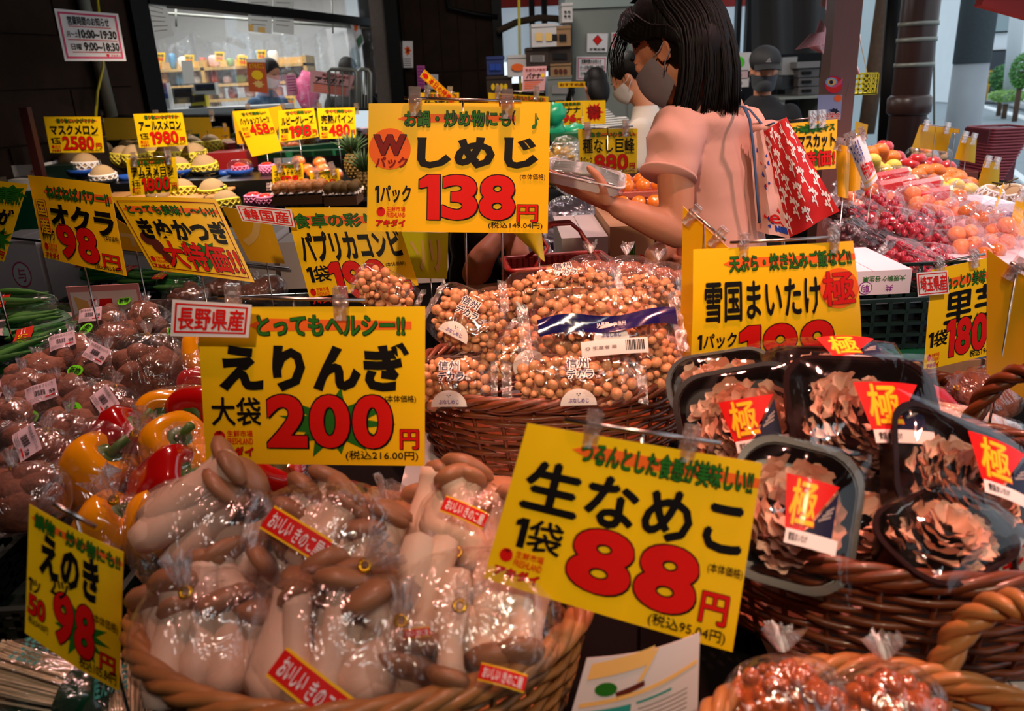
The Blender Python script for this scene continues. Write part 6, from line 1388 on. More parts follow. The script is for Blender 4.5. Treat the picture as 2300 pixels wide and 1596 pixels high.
for i, (x, y) in enumerate(((1245, 255), (1243, 290), (1290, 300), (1275, 305))):
    tag(MB().ball(P(x, y, 4.0+.03*i), (.06, .045, .05), 16, 10, nz=.3, ns=20, seed=i).build('green_bag', M_gb), 'crumpled bright green bag beside the banana price sign, %s' % ('topmost', 'below the topmost', 'right one', 'lower middle one')[i], 'bag')
bxp('crate', 1238, 300, 1300, 318, 3.9, .2, M_crg, 'dark green crate edge below the banana price sign', 'crate')
carton('dark red flat carton under the grape price sign', P(1300, 400, 3.2).x, P(1440, 400, 3.2).x, 3.2, 3.5, P(1370, 415, 3.2).z, P(1370, 388, 3.2).z, mat('wine_carton', '#3c1114', .5))
# ------------------------------------------------------------------ inside the shop behind the window
def ix(px, py, Y): return P(px, py, Y)
shf = thing('shop_shelf', 'pale wooden shelves of packed goods seen through the window', 'shelf', V((-4.0, 9.4, 0)))
xa, xb = P(350, 200, 9.4).x, P(700, 200, 9.4).x
for y in (150, 188, 222): 
    z = P(500, y, 9.4).z; bx('shelf_board', (xa-.6, 9.3, z-.03), (xb, 9.7, z), M_wood, shf)
z = P(500, 135, 9.7).z; bx('back_board', (xa-.6, 9.7, z-.3), (xb, 9.73, z), M_wood, shf)
for x in (xa-.6, (xa+xb)/2-.3, xb-.04): bx('upright', (x, 9.3, 0), (x+.04, 9.7, z), M_wood, shf)
rg = random.Random(77); cs = [('#b04a3a', 'red'), ('#d9d0c4', 'white'), ('#4f7fa0', 'blue'), ('#c98a3c', 'orange'), ('#6f8f4a', 'green'), ('#caa6a0', 'pink')]
for row, y in enumerate((150, 188, 222)):
    z = P(500, y, 9.4).z; x = xa-.5; k = 0
    while x < xb-.2:
        w = rg.uniform(.06, .13); h = rg.uniform(.08, .17); cc, cn = cs[(k*5+row) % 6]
        o = MB().ball((0, 0, h/2), (w/2*.95, .06, h/2), 12, 8, e=.5, nz=.1, ns=20, seed=k); ob = o.build('packed_goods', mat('pack_'+cn, cc, .35), None); ob.location = (x, 9.45, z)
        tag(ob, '%s packet on the %s shop shelf, %s' % (cn, ('top', 'middle', 'bottom')[row], nth(k, 99)), 'packet', 'packets on the %s shop shelf' % ('top', 'middle', 'bottom')[row]); x += w+.05+.05*rg.random(); k += 1
for i, (x, y, l) in enumerate(((360, 130, 'leftmost'), (425, 135, 'second from the left'), (493, 128, 'third from the left'), (545, 137, 'fourth from the left'), (587, 124, 'fifth from the left'), (652, 228, 'lowest, by the pink bag'))):
    price_card('small yellow shelf price card behind the glass, '+l, [(x-11, y-12), (x+11, y-12), (x+10, y+10), (x-10, y+10)], 9.25, lambda k: (k.t('K', '特価', (15, 15, 85, 45)), k.t('R', '198', (15, 50, 85, 88), 'price_figure')))
WP = lambda pts, label, m, fn=None, off=.02, name='paper', cat='notice': price_on_wall(pts, label, m, fn, off, name, cat)
def price_on_wall(pts, label, m, fn, off, name, cat):
    q = [PL(x, y, off) for x, y in pts]; org = q[0]; root = thing(name, label, cat, org)
    sf = lambda u, v, hh=0: q[0].lerp(q[1], u).lerp(q[3].lerp(q[2], u), v)+WN*hh-org
    cardmesh(sf, 4, 3, .001, 'sheet', m, root)
    if fn: k = Card(); fn(k); k.build(sf, root, .002, fine=None)
M_pap = mat('white_paper', '#dcdcd6', .6)
ln = lambda k: k.g('S', [rect2d(12, 18+12*i, 80-8*(i % 2), 20+12*i) for i in range(6)], 'text_lines')
WP([(322, -10), (372, 10), (392, 80), (345, 92)], 'white paper taped inside the window at its left edge', M_pap, ln); WP([(556, -10), (612, -10), (610, 76), (558, 70)], 'white paper with brown tape hanging on the window, left of a pair', M_pap, lambda k: (ln(k), k.g('A', [rect2d(0, 80, 20, 100), rect2d(40, 85, 70, 100)], 'tape')))
WP([(614, -10), (660, -10), (660, 78), (613, 72)], 'white paper on the window, right of the taped pair', M_pap, ln)
WP([(787, 55), (803, 42), (818, 95), (805, 116)], 'narrow flyer stuck crookedly at the right end of the window', WHC, lambda k: (k.g('O', burst2d((10, 8, 90, 40), 6, .6), 'picture'), k.g('G', rect2d(10, 60, 90, 90), 'picture')))
WP([(553, 132), (595, 132), (603, 210), (560, 205)], 'orange food poster hanging inside the window', mat('orange_poster', '#c4521c', .5), lambda k: (k.g('W', rect2d(0, 0, 100, 10), 'poster_print'), k.g('Y', disc2d(48, 48, 30, 14), 'poster_print'), k.t('Y', 'とうもろこし', (10, 14, 88, 28), 'poster_print'), k.g('A', burst2d((15, 60, 85, 90), 8, .6), 'poster_print')))
WP([(640, 168), (664, 166), (670, 212), (645, 215)], 'pink handwritten notice inside the window', mat('light_pink_paper', '#d79ab0', .6), lambda k: k.g('V', [rect2d(14, 10+13*i, 86, 14+13*i) for i in range(6)], 'text_lines'))
WP([(407, 136), (432, 137), (437, 187), (412, 188)], 'long blank paper strip inside the window', M_pap)
WP([(697, 157), (797, 170), (782, 217), (697, 207)], 'pink avocado notice clipped in front of the window', PNC, lambda k: (k.t('D', '免疫力UP食材', (24, 8, 90, 22), 'text'), k.t('K', 'アボカド', (10, 24, 78, 50), 'headline', 2), k.g('U', rect2d(6, 54, 92, 58), 'text'), k.g('O', [rect2d(8, 62+9*i, 88, 66+9*i) for i in range(4)], 'text')), .25)
# vinyl curtain, rails
F_v = M_sheet
v0, v1 = P(330, 90, 8.3), P(840, 90, 8.3)
tag(MB().grid(lambda u, v: V((v0.x+(v1.x-v0.x)*u, 8.3+.05*sin(u*40), 2.05-.12*abs(sin(u*pi*5))-v*.95)), 90, 8).build('vinyl_curtain', F_v), 'clear vinyl curtain hung in swags across the shop interior', 'curtain')
tag(MB().tube([P(370, 30, 8.2), P(840, 65, 8.2)], .012, 6).build('curtain_rail', M_alu), 'thin rail carrying the clear vinyl curtain', 'rail')
tag(MB().tube([P(395, 20, 8.0), P(396, 60, 8.0)], .01, 6).build('ceiling_drop', M_alu), 'left ceiling drop rod above the shop counter', 'rod'); tag(MB().tube([P(745, -5, 8.0), P(748, 75, 8.0)], .008, 6).build('ceiling_drop', M_alu), 'right ceiling drop rod above the shop counter', 'rod')
# till, counter
rt = thing('shop_counter', 'cluttered pale counter with a till just inside the window', 'counter', V((P(430, 240, 6.6).x, 6.6, 0)))
bx('counter_top', (P(365, 240, 6.6).x, 6.5, P(400, 245, 6.6).z-.04), (P(640, 240, 6.6).x, 6.9, P(400, 245, 6.6).z), M_white, rt); bx('counter_front', (P(365, 240, 6.6).x, 6.52, 0), (P(640, 240, 6.6).x, 6.88, P(400, 245, 6.6).z-.04), M_white, rt)
for (x0, y0, x1, y1, m, nm, lab, cat) in ((356, 186, 378, 245, M_white, 'price_scale', 'white weighing scale with a blue screen at the window corner', 'scale'), (388, 197, 433, 232, M_alu, 'till_monitor', 'grey till monitor on the counter', 'monitor'), (436, 186, 484, 214, M_pap, 'till_screen', 'white till screen standing on a yellow card', 'screen'), (427, 212, 462, 240, mat('yellow_pad', '#d6c51c', .5), 'yellow_folder', 'yellow folder leaning on the counter', 'folder'), (424, 237, 458, 248, M_bl, 'blue_tray', 'small blue tray on the counter edge', 'tray')):
    rt = thing(nm, lab, cat, P((x0+x1)/2, y1, 6.7)); pbox('body', x0, y0, x1, y1, 6.7, .08, m, rt); pbox('face_panel', x0+3, y0+3, x1-3, y0+(y1-y0)*.6, 6.69, .02, M_blackp if nm != 'price_scale' else M_bl, rt)
# steel trolley and crate stack at the right end of the window
rt = thing('steel_trolley', 'steel cage trolley standing behind the right end of the window', 'trolley', V((P(780, 240, 7.0).x, 7.0, 0)))
for i, (x0, x1) in enumerate(((738, 800), (806, 832))):
    MB().tube([P(x0, 300, 7.0)-rt.location, P(x0, 160, 7.0)-rt.location, P(x0+5, 155, 7.0)-rt.location, P(x1-5, 157, 7.0)-rt.location, P(x1, 164, 7.0)-rt.location, P(x1, 300, 7.0)-rt.location], .016, 8).build('tube_frame', M_alu, rt)
    for k in range(1, 4): MB().tube([P(x0+(x1-x0)*k/4, 158, 7.0)-rt.location, P(x0+(x1-x0)*k/4, 300, 7.0)-rt.location], .006, 5).build('bar', M_alu, rt)
tag(MB().ball(P(692, 205, 8.9), (.13, .06, .2), 14, 10, nz=.25, ns=20).build('pink_bag', mat('magenta_bag', '#c02a68', .4)), 'magenta bag hanging at the end of the shop shelf', 'bag')
# ------------------------------------------------------------------ people
M_skin = mat('skin', '#c98564', .5, sss=.15, bump=.08, bscale=200); M_hair = mat('dark_hair', '#0b0504', .55, spec=.2, bump=.5, bscale=120, stretch=(1, 1, .1))
M_hairb = M_hair
def union(name, mb, m, parent, voxel=.006, smooth=3, **kw):
    """joins overlapping closed shapes into one continuous smooth surface"""
    me = mb.mesh(name, m); o = bpy.data.objects.new('tmp', me); COL.objects.link(o)
    md = o.modifiers.new('r', 'REMESH'); md.mode = 'VOXEL'; md.voxel_size = voxel; md.use_smooth_shade = True
    sm = o.modifiers.new('s', 'SMOOTH'); sm.factor = .6; sm.iterations = smooth
    dg = bpy.context.evaluated_depsgraph_get(); dg.update(); out = bpy.data.meshes.new_from_object(o.evaluated_get(dg)); out.name = name
    bpy.data.objects.remove(o); out.materials.clear(); out.materials.append(m)
    ob = bpy.data.objects.new(name, out); COL.objects.link(ob); ob.parent = parent
    for k, v in kw.items(): ob[k] = v
    return ob
def loft(mb, secs, n=24, cap=True):
    """secs: (centre, axis u, radius u, axis v, radius v)"""
    vs = []
    for c, au, ru, av, rv in secs:
        for i in range(n): a = 2*pi*i/n; vs.append(V(c)+V(au)*ru*cos(a)+V(av)*rv*sin(a))
    fs = [(k*n+i, k*n+(i+1) % n, (k+1)*n+(i+1) % n, (k+1)*n+i) for k in range(len(secs)-1) for i in range(n)]
    if cap: fs += [tuple(range(n))[::-1], tuple((len(secs)-1)*n+i for i in range(n))]
    mb.add(vs, fs); return mb
def limb(mb, pts, rr, n=14):
    q = []; r2 = []
    for i in range(len(pts)-1):
        for k in range(5):
            t = k/5; q.append(V(pts[i]).lerp(V(pts[i+1]), t)); r2.append(rr[i]*(1-t)+rr[i+1]*t)
    q.append(V(pts[-1])); r2.append(rr[-1]); mb.tube(q, r2, n); mb.ball(q[0], r2[0], 10, 8); mb.ball(q[-1], r2[-1], 10, 8); return mb
def hand(mb, wrist, d, palm_n, side, s=1.0, curl=(.5, .5, .5, .5), thumb=(.9, .5, .2)):
    """five fingers: d = finger direction, palm_n = palm normal, side = thumb side"""
    d = V(d).normalized(); n = V(palm_n).normalized(); t = V(side).normalized(); W0 = V(wrist)
    loft(mb, [(W0-d*.01*s, t, .023*s, n, .017*s), (W0+d*.02*s, t, .028*s, n, .016*s), (W0+d*.055*s, t, .037*s, n, .0145*s), (W0+d*.088*s, t, .038*s, n, .012*s)], 16)
    for k, (off, L) in enumerate(((.028, .072), (.010, .08), (-.010, .074), (-.028, .058))):
        p = W0+d*.082*s+t*off*s; c = curl[k]; ang = 0; pts = [p-d*.012*s, p]; dd = d+t*off*3
        for seg, q in enumerate((.42, .32, .26)):
            ang += c*(.5 if seg == 0 else .8); v = (dd*cos(ang)+n*sin(ang)).normalized(); p = p+v*L*q*s; pts.append(p)
        mb.tube(pts, [.0088*s, .0088*s, .0082*s, .0074*s, .0058*s], 8); mb.ball(pts[-1], .0058*s, 8, 6)
    p = W0+d*.028*s+t*.026*s; v = (t*thumb[0]+d*thumb[1]+n*thumb[2]).normalized(); a = p+v*.03*s; b = a+(v+d*.5).normalized()*.026*s; c = b+(v*.6+d).normalized()*.022*s
    mb.tube([p-v*.01*s, a, b, c], [.013*s, .0105*s, .009*s, .0068*s], 10); mb.ball(c, .0068*s, 8, 6)
def headshape(mb, c, f, u, s=1.0, nose=True):
    """skull, jaw, nose, ear as closed shapes; f = facing, u = up"""
    f = V(f).normalized(); u = V(u).normalized(); r = f.cross(u).normalized(); u = r.cross(f)
    B = MX((f, r, u)).transposed().to_4x4(); Mx = MX.Translation(c) @ B
    def bl(p, rad, **k): mb.ball((0, 0, 0), tuple(x*s for x in rad), 20, 14, M=Mx @ MX.Translation(V(p)*s), **k)
    bl((-.012, 0, .03), (.095, .074, .088)); bl((.022, 0, -.035), (.068, .06, .072)); bl((.052, 0, -.078), (.030, .032, .026)); bl((.07, 0, -.01), (.022, .042, .05))
    mb.tube([Mx @ V((x*s, 0, z*s)) for x, z in ((.082, .018), (.094, -.004), (.108, -.022), (.096, -.032))], [.006*s, .009*s, .012*s, .007*s], 8); mb.ball((0, 0, 0), (.013*s, .012*s, .010*s), 10, 8, M=Mx @ MX.Translation((.102*s, 0, -.024*s)))
    for sd in (-1, 1):
        bl((.062, sd*.03, .022), (.022, .02, .010)); bl((.055, sd*.034, -.018), (.024, .02, .02))
        bl((.078, sd*.031, .006), (.010, .015, .011))
    bl((.09, 0, -.052), (.012, .024, .006)); bl((.087, 0, -.062), (.012, .021, .007))
    return Mx
def ears(mb, Mx, s=1.0):
    for sd in (-1, 1):
        M4 = Mx @ MX.Translation((-.012*s, sd*.073*s, -.008*s)) @ MX.Rotation(R(-12), 4, 'Y') @ MX.Rotation(R(sd*-16), 4, 'Z')
        mb.ball((0, 0, 0), (.019*s, .006*s, .030*s), 14, 10, M=M4)
        mb.tube([M4 @ V((.018*cos(a)*s, sd*.006*s, .029*sin(a)*s)) for a in [R(-60+24*i) for i in range(12)]], .0042*s, 6)
def eyes(Mx, root, s=1.0, brow=True):
    for sd in (-1, 1):
        m = MB(); m.ball((0, 0, 0), .0115*s, 12, 8, M=Mx @ MX.Translation((.0725*s, sd*.031*s, .006*s))); m.build('eye', mat('eye_white', '#e8e2dc', .2), root)
        m = MB(); m.ball((0, 0, 0), .006*s, 10, 6, M=Mx @ MX.Translation((.0805*s, sd*.031*s, .003*s))); m.build('iris', mat('iris_dark', '#160c08', .15), root)
        m = MB(); m.tube([Mx @ V(((.083-.012*abs(k))*s, sd*(.031+.017*k)*s, (.017+.002*(1-abs(k)))*s)) for k in (-1, -.5, 0, .5, 1)], .0022*s, 5); m.build('upper_eyelid', M_skin, root)
        m = MB(); m.tube([Mx @ V(((.086-.010*abs(k))*s, sd*(.031+.02*k)*s, (.030+.003*(1-abs(k)))*s)) for k in (-1, -.5, 0, .5, 1)], .0026*s, 5); m.build('eyebrow', M_hair, root)
def maskmesh(Mx, s, m, root, strap=True):
    mb = auto()
    def fn(u, v, o=0):
        a = (u-.5)*2; vv = v*(1-.35*abs(a)**3); z = -.006-.094*vv-.012*abs(a)+.010*abs(a)*(1-v)
        ridge = .026*(1-min(1, abs(a)*1.5)**1.5)*sin(pi*min(1, .25+v*.75))
        x = .088*cos(a*1.42)+ridge-.010*v+.004; y = .082*sin(a*1.42)*(1-.16*v)
        return Mx @ V(((x+o)*s, y*s, z*s))
    mb.grid(lambda u, v: fn(u, v), 24, 12); mb.grid(lambda u, v: fn(1-u, v, -.002), 24, 12); ob = mb.build('face_mask', m, root)
    if strap:
        for sd in (-1, 1):
            for z0 in (-.01, -.055): MB().tube([Mx @ V((.016*s, sd*.080*s, z0*s)), Mx @ V((-.005*s, sd*.083*s, (z0*.6-.002)*s)), Mx @ V((-.028*s, sd*.080*s, (.005 if z0 > -.03 else -.02)*s))], .0016*s, 5).build('ear_loop', m, ob)
    return ob
def fabric(name, col, b=.5): return mat(name, col, .85, bump=b, bscale=9)
# --- the shopper
YW = 1.72
hc = P(1513, 110, YW)
root = thing('person', 'woman in a pale pink T-shirt and grey mask looking at a packed tray', 'person', V((hc.x+.07, YW, 0)))
o = root.location
W2 = lambda px, py, dy=0: P(px, py, YW+dy)-o
f = V((-.64, .52, -.56)).normalized(); u = V((-.43, .35, .83))
body = MB(); S = .90
Mh = headshape(body, hc-o, f, u, S); ears(body, Mh, S)
nk = W2(1592, 222, -.02)
limb(body, [W2(1552, 165), W2(1585, 215), W2(1598, 262)], [.055, .056, .07])
shd = W2(1514, 305, -.085); elb = W2(1522, 520, -.12); wr = W2(1392, 468, -.14)
limb(body, [shd, shd.lerp(elb, .55), elb], [.038, .037, .032]); limb(body, [elb, elb.lerp(wr, .35), wr], [.034, .033, .022])
hd = (W2(1300, 428, -.13)-wr).normalized(); pn = V((.15, .35, .92)); tsd = hd.cross(pn).normalized()
if tsd.y > 0: tsd = -tsd
hand(body, wr+hd*.006, hd, pn, tsd, .98, (.05, .04, .05, .1), (.75, .5, .75))
sr = W2(1680, 300, .12); er = W2(1640, 480, .20); wr2 = W2(1470, 572, -.06)
limb(body, [sr, er], [.042, .034]); limb(body, [er, wr2], [.034, .022])
hand(body, wr2, (-.35, -.15, -.9), (-.9, .3, .2), (0, -1, -.1), .92, (.8, .8, .8, .8), (.5, .8, .4))
# legs and hips down to the floor
hip = V((W2(1605, 560).x, 0, .88))
loft(body, [(V((hip.x, 0, .70)), (1, 0, 0), .12, (0, 1, 0), .16), (hip, (1, 0, 0), .125, (0, 1, 0), .165), (V((hip.x, 0, 1.0)), (1, 0, 0), .115, (0, 1, 0), .14), (V((hip.x, 0, 1.12)), (1, 0, 0), .105, (0, 1, 0), .14)], 20)
for s_ in (-1, 1): limb(body, [V((hip.x, s_*.085, .80)), V((hip.x-.01, s_*.09, .46)), V((hip.x+.02, s_*.09, .07))], [.082, .056, .036]); limb(body, [V((hip.x+.02, s_*.09, .04)), V((hip.x-.14, s_*.10, .03))], [.036, .03])
union('body', body, M_skin, root, .0045, 3)
eyes(Mh, root, S)
# shirt: torso loft with sleeves
shirt = MB()
AX, BX = V((-.72, .70, 0)), V((.70, .72, 0))
def sec(px, py, ra, rb, dy=.03, tz=0): return (W2(px, py, dy), AX, ra, (BX+V((0, 0, tz))).normalized(), rb)
loft(shirt, [sec(1592, 222, .05, .058, -.01), sec(1592, 246, .068, .095, 0, -.1), sec(1590, 272, .084, .140, .0, -.1), sec(1590, 305, .095, .150), sec(1592, 370, .100, .140), sec(1600, 450, .098, .122), sec(1606, 540, .10, .122), sec(1610, 640, .108, .135), sec(1612, 700, .11, .14)], 32)
sl0 = W2(1528, 282, -.07); sl1 = W2(1500, 396, -.115)
shirt.tube([sl0, W2(1508, 325, -.10), sl1.lerp(sl0, .35), sl1], [.055, .056, .055, .057], 20)
sr0 = W2(1655, 282, .08); shirt.tube([sr0, W2(1682, 330, .12), W2(1688, 390, .14)], [.055, .056, .057], 20)
so = union('shirt', shirt, fabric('pink_cotton', '#dfa493', .35), root, .006, 6)
for v in so.data.vertices:      # soft folds pulled from shoulder to waist
    p = v.co; d_ = noise.noise(V((p.x*9+p.z*5, p.y*6, p.z*3)))*.011+noise.noise(V((p.x*22+p.z*12, p.y*14, p.z*6)))*.005; v.co = p+v.normal*d_
# hollow the sleeve end
sd_ = (sl1-sl0).normalized(); MB().tube([sl1-sd_*.006, sl1+sd_*.0], [.0572, .0576], 24).build('sleeve_hem', MATS['pink_cotton'], root)
MB().tube([nk+V((.058*cos(a), .058*sin(a), .018*cos(a)-.004)) for a in [2*pi*i/24 for i in range(24)]], .006, 8, closed=True).build('collar', MATS['pink_cotton'], root)
tr_ = MB(); loft(tr_, [(V((hip.x, 0, .62)), (1, 0, 0), .135, (0, 1, 0), .185), (V((hip.x, 0, .98)), (1, 0, 0), .135, (0, 1, 0), .18)], 24)
for s_ in (-1, 1): limb(tr_, [V((hip.x, s_*.085, .80)), V((hip.x-.01, s_*.09, .46)), V((hip.x+.02, s_*.09, .10))], [.098, .072, .058])
union('trousers', tr_, fabric('dark_trousers', '#1d1b22'), root, .01, 3)
# hair: cap on the skull plus long locks
hair = MB(); Hx = Mh
hair.ball((0, 0, 0), (.108*S, .090*S, .098*S), 28, 20, M=Hx @ MX.Translation((-.020*S, 0, .042*S)))
hair.ball((0, 0, 0), (.075*S, .088*S, .095*S), 24, 16, M=Hx @ MX.Translation((-.055*S, 0, -.02*S)))
hm = union('hair', hair, M_hair, root, .005, 4)
import bmesh
bm = bmesh.new(); bm.from_mesh(hm.data); Hi = Hx.inverted(); dele = []
for v in bm.verts:
    q = Hi @ v.co/S
    if (q.x > .050 and q.z < .074) or (q.x > .012 and q.z < .03) or (q.x > -.045 and q.z < -.055): dele.append(v)
bmesh.ops.delete(bm, geom=dele, context='VERTS'); bm.to_mesh(hm.data); bm.free()
rg = random.Random(8); strands = MB(); bkh = V((-f.x, -f.y, 0)).normalized()
def spline(pts, n=12):
    q = []; L = len(pts)-1
    for c_ in range(n):
        x = c_/(n-1)*L; jj = min(L-1, int(x)); fr = x-jj; p0 = pts[max(jj-1, 0)]; p1 = pts[jj]; p2 = pts[jj+1]; p3 = pts[min(jj+2, L)]
        q.append(.5*((2*p1)+(p2-p0)*fr+(2*p0-5*p1+4*p2-p3)*fr*fr+(3*p1-p0-3*p2+p3)*fr**3))
    return q
for i in range(760):
    t = rg.random(); ph = -R(108)-t*R(160)          # from the left ear round the back
    cl = V((cos(ph), sin(ph), 0)); rad = rg.uniform(.95, 1.03)*S
    s0 = Hx @ V((.02-.05*rg.random(), rg.uniform(-.03, .03), .137*S)); m0 = Hx @ V((-.02+cl.x*.085*rad, cl.y*.07*rad, .112*S))
    m1 = Hx @ V((-.02+cl.x*.106*rad, cl.y*.092*rad, .055*S)); m2 = Hx @ V((-.025+cl.x*.104*rad, cl.y*.094*rad, -.01))
    zt = W2(1560, 262-34*t+rg.uniform(-14, 16), 0).z; back = max(0, 1-abs(t-.5)*1.6)
    lk = int(t*17+rg.random()*.8)/17; tip = V((m2.x, m2.y, zt))+bkh*(.030*back-.004)+V((.009*sin(lk*97), .009*cos(lk*61), .012*sin(lk*55)))+V((-.012*(1-t)*(t < .2), 0, 0))
    m3 = m2.lerp(tip, .5)+bkh*.012; w = rg.uniform(.0018, .0045)
    strands.tube(spline([s0, m0, m1, m2, m3, tip], 13), [w*.6]+[w]*9+[w*.8, w*.5, .0005], 5, flat=.5)
for i in range(230):      # swept from the parting to the temple and behind the ear
    t = rg.random(); s0 = Hx @ (V((.03+.03*rg.random(), rg.uniform(-.02, .03), .137))*S); sd = -1 if rg.random() < .8 else 1
    m1 = Hx @ (V((.052-.05*t, sd*.082, .092))*S); m2 = Hx @ (V((.038-.06*t, sd*.093, .046))*S); m3 = Hx @ (V((-.03-.03*t, sd*.096, .012))*S); m4 = Hx @ (V((-.06, sd*.088, -.05))*S)
    w = rg.uniform(.0015, .0035); strands.tube(spline([s0, m1, m2, m3, m4], 11), [w*.6]+[w]*8+[w*.6, .0005], 5, flat=.5)
for i in range(34):       # loose fringe hanging in front of the brow
    s0 = Hx @ (V((.05, rg.uniform(-.05, .05), .125))*S); m1 = Hx @ (V((.086, rg.uniform(-.07, .0), .085))*S); tip = m1+V((rg.uniform(-.016, .004), rg.uniform(-.01, .01), -rg.uniform(.03, .085)))
    w = rg.uniform(.0005, .0013); strands.tube(spline([s0, m1, m1.lerp(tip, .5)+f*.008, tip], 9), [w]*8+[.0003], 4)
strands.build('hair_locks', M_hair, root, kind='stuff')
mk_ = maskmesh(Mh, S, mat('grey_mask_cloth', '#857c82', .8, bump=.15, bscale=60), root)
# tray in her hand
tc_ = W2(1312, 408, -.115)
tp = thing('packed_tray', 'white tray of fish-shaped goods under clear film held by the shopper', 'tray', tc_+o, rot=Euler((R(8), R(14), R(-8))))
inst('tray', traymesh(.155, .115, .02, .015, .005, mat('white_foam_tray', '#ded8d4', .5)), tp)
for i in range(9): MB().tube([(-.066, -.036+.009*i, .016), (0, -.036+.009*i, .026), (.066, -.036+.009*i, .016)], [.003, .005, .002], 6).build('packed_piece', mat('silver_grey_food', '#9aa39c', .3, .2), tp)
MB().ball((0, 0, .012), (.082, .062, .017), 24, 10, e=.5).build('film', F_pack, tp)
# tote bag
tb0 = P(1780, 400, 1.66)
tb_o = thing('tote_bag', 'canvas tote bag with a red panel of white seaweed pattern hanging from the shopper', 'bag', tb0)
RC = mat('red_printed_cotton', '#c41a1c', .8, bump=.2, bscale=12); CC = mat('pale_canvas', '#dba79a', .85, bump=.25, bscale=12)
def bagsurf(c4, Y, bulge, yaw=-14):
    s2, n2, _ = planesurf(c4, yaw, 0, 0, 0, tb0, Y)
    return lambda u, v, hh=0: s2(u, v, hh+bulge*sin(pi*u)*sin(pi*min(1, .15+v*.8))+.006*sin(u*9+v*5)+.004*sin(v*17+u*3))
red_s = bagsurf([(1712, 296), (1766, 262), (1884, 472), (1772, 536)], 1.64, .03); can_s = bagsurf([(1682, 300), (1714, 290), (1774, 535), (1700, 520)], 1.64, .012)
cardmesh(red_s, 16, 16, .003, 'red_panel', RC, tb_o); cardmesh(can_s, 8, 16, .003, 'canvas_panel', CC, tb_o)
bk = bagsurf([(1684, 292), (1766, 264), (1882, 470), (1702, 520)], 1.74, -.03); cardmesh(bk, 10, 10, .003, 'back_panel', CC, tb_o)
MB().grid(lambda u, v: (red_s(1, u) if v < .5 else bk(1, u)), 12, 1).build('side_gusset', CC, tb_o)
sw = Card(); rg = random.Random(5)
def stroke(x, y, a, L, w0=.75, w1=1.5):
    ex, ey = x+cos(a)*L, y+sin(a)*L; nx_, ny_ = -sin(a), cos(a)
    if all(1.5 < p < 98.5 for p in (ex, ey, x, y)):
        sw.g('W', ([(x+nx_*w0, y+ny_*w0), (x-nx_*w0, y-ny_*w0), (ex-nx_*w1, ey-ny_*w1), (ex+nx_*w1, ey+ny_*w1)], [(0, 1, 2, 3)]), 'seaweed_print'); sw.g('W', disc2d(ex, ey, w1, w1, 9), 'seaweed_print')
    return ex, ey
def coral(x, y, a, n):
    for k in range(n):
        x2, y2 = stroke(x, y, a, 5.2, .9, .9); s = 1 if k % 2 else -1
        bx1, by1 = stroke(x2, y2, a+s*1.0, 4.4, .9, 1.1); stroke(bx1, by1, a+s*.25, 3.4, .8, 1.7); stroke(bx1, by1, a+s*1.55, 3.2, .8, 1.7)
        x, y = x2, y2; a += .12*s
    stroke(x, y, a+.3, 4, .9, 1.8); stroke(x, y, a-.6, 3.6, .9, 1.7)
for gx in range(5):
    for gy in range(4): coral(9+gx*20+rg.uniform(-1, 1), 26+gy*24+(gx % 2)*-11, -pi/2+rg.uniform(-.3, .3), 3)
sw.build(red_s, tb_o, .001, fine=14)
cw = Card(); rg = random.Random(2)
for i in range(16): x, y = rg.uniform(10, 85), rg.uniform(6, 92); cw.g('B' if i % 3 else 'R', ([(x, y), (x+rg.uniform(3, 9), y-rg.uniform(1, 4)), (x+rg.uniform(6, 12), y+rg.uniform(0, 4)), (x+3, y+2)], [(0, 1, 2, 3)]), 'canvas_print')
cw.t('R', 'e', (45, 78, 85, 88), 'canvas_print', .4); cw.g('B', rect2d(60, 90, 98, 96), 'canvas_print'); cw.build(can_s, tb_o, .001, fine=14)
STR = mat('blue_grey_strap', '#3f5878', .8); a_ = P(1672, 235, 1.60)-tb0
MB().tube([P(1655, 238, 1.66)-tb0, P(1672, 240, 1.60)-tb0, P(1684, 268, 1.585)-tb0, P(1692, 330, 1.60)-tb0, P(1700, 430, 1.61)-tb0, P(1706, 500, 1.62)-tb0], .0045, 6, flat=.4).build('strap', STR, tb_o)
MB().tube([P(1655, 238, 1.72)-tb0, P(1684, 246, 1.70)-tb0, P(1716, 284, 1.68)-tb0, P(1738, 276, 1.66)-tb0], .0045, 6, flat=.4).build('strap', STR, tb_o)
MB().ball(P(1720, 285, 1.70)-tb0, (.035, .03, .014), 14, 8, nz=.3, ns=20).build('inner_fold', CC, tb_o)
# --- child reaching behind the sign, mostly hidden
ch = P(1100, 590, 1.72); root = thing('person', 'small child with raised bare arms mostly hidden behind the 138 sign', 'person', V((ch.x, 1.72, 0))); o = root.location
b = MB(); q = lambda x, y, dy=0: P(x, y, 1.72+dy)-o
Mc = headshape(b, q(1085, 560, .10), (.2, .9, -.1), (0, 0, 1), .78); ears(b, Mc, .78)
limb(b, [q(1060, 640, .05), q(1082, 580, -.03), q(1120, 530, 0)], [.036, .03, .02]); hand(b, q(1122, 528), (.6, .3, .4), (0, .5, -.8), (-.3, -.8, .3), .62)
limb(b, [q(1150, 640, .05), q(1165, 590, -.02), q(1158, 525, .02)], [.036, .03, .02]); hand(b, q(1158, 522, .02), (-.1, .3, .9), (-.8, .3, 0), (0, -1, 0), .62)
loft(b, [(V((0, 0, .5)), (1, 0, 0), .10, (0, 1, 0), .08), (V((0, 0, .75)), (1, 0, 0), .10, (0, 1, 0), .08), (q(1105, 640, .06), (1, 0, 0), .085, (0, 1, 0), .07)], 18)
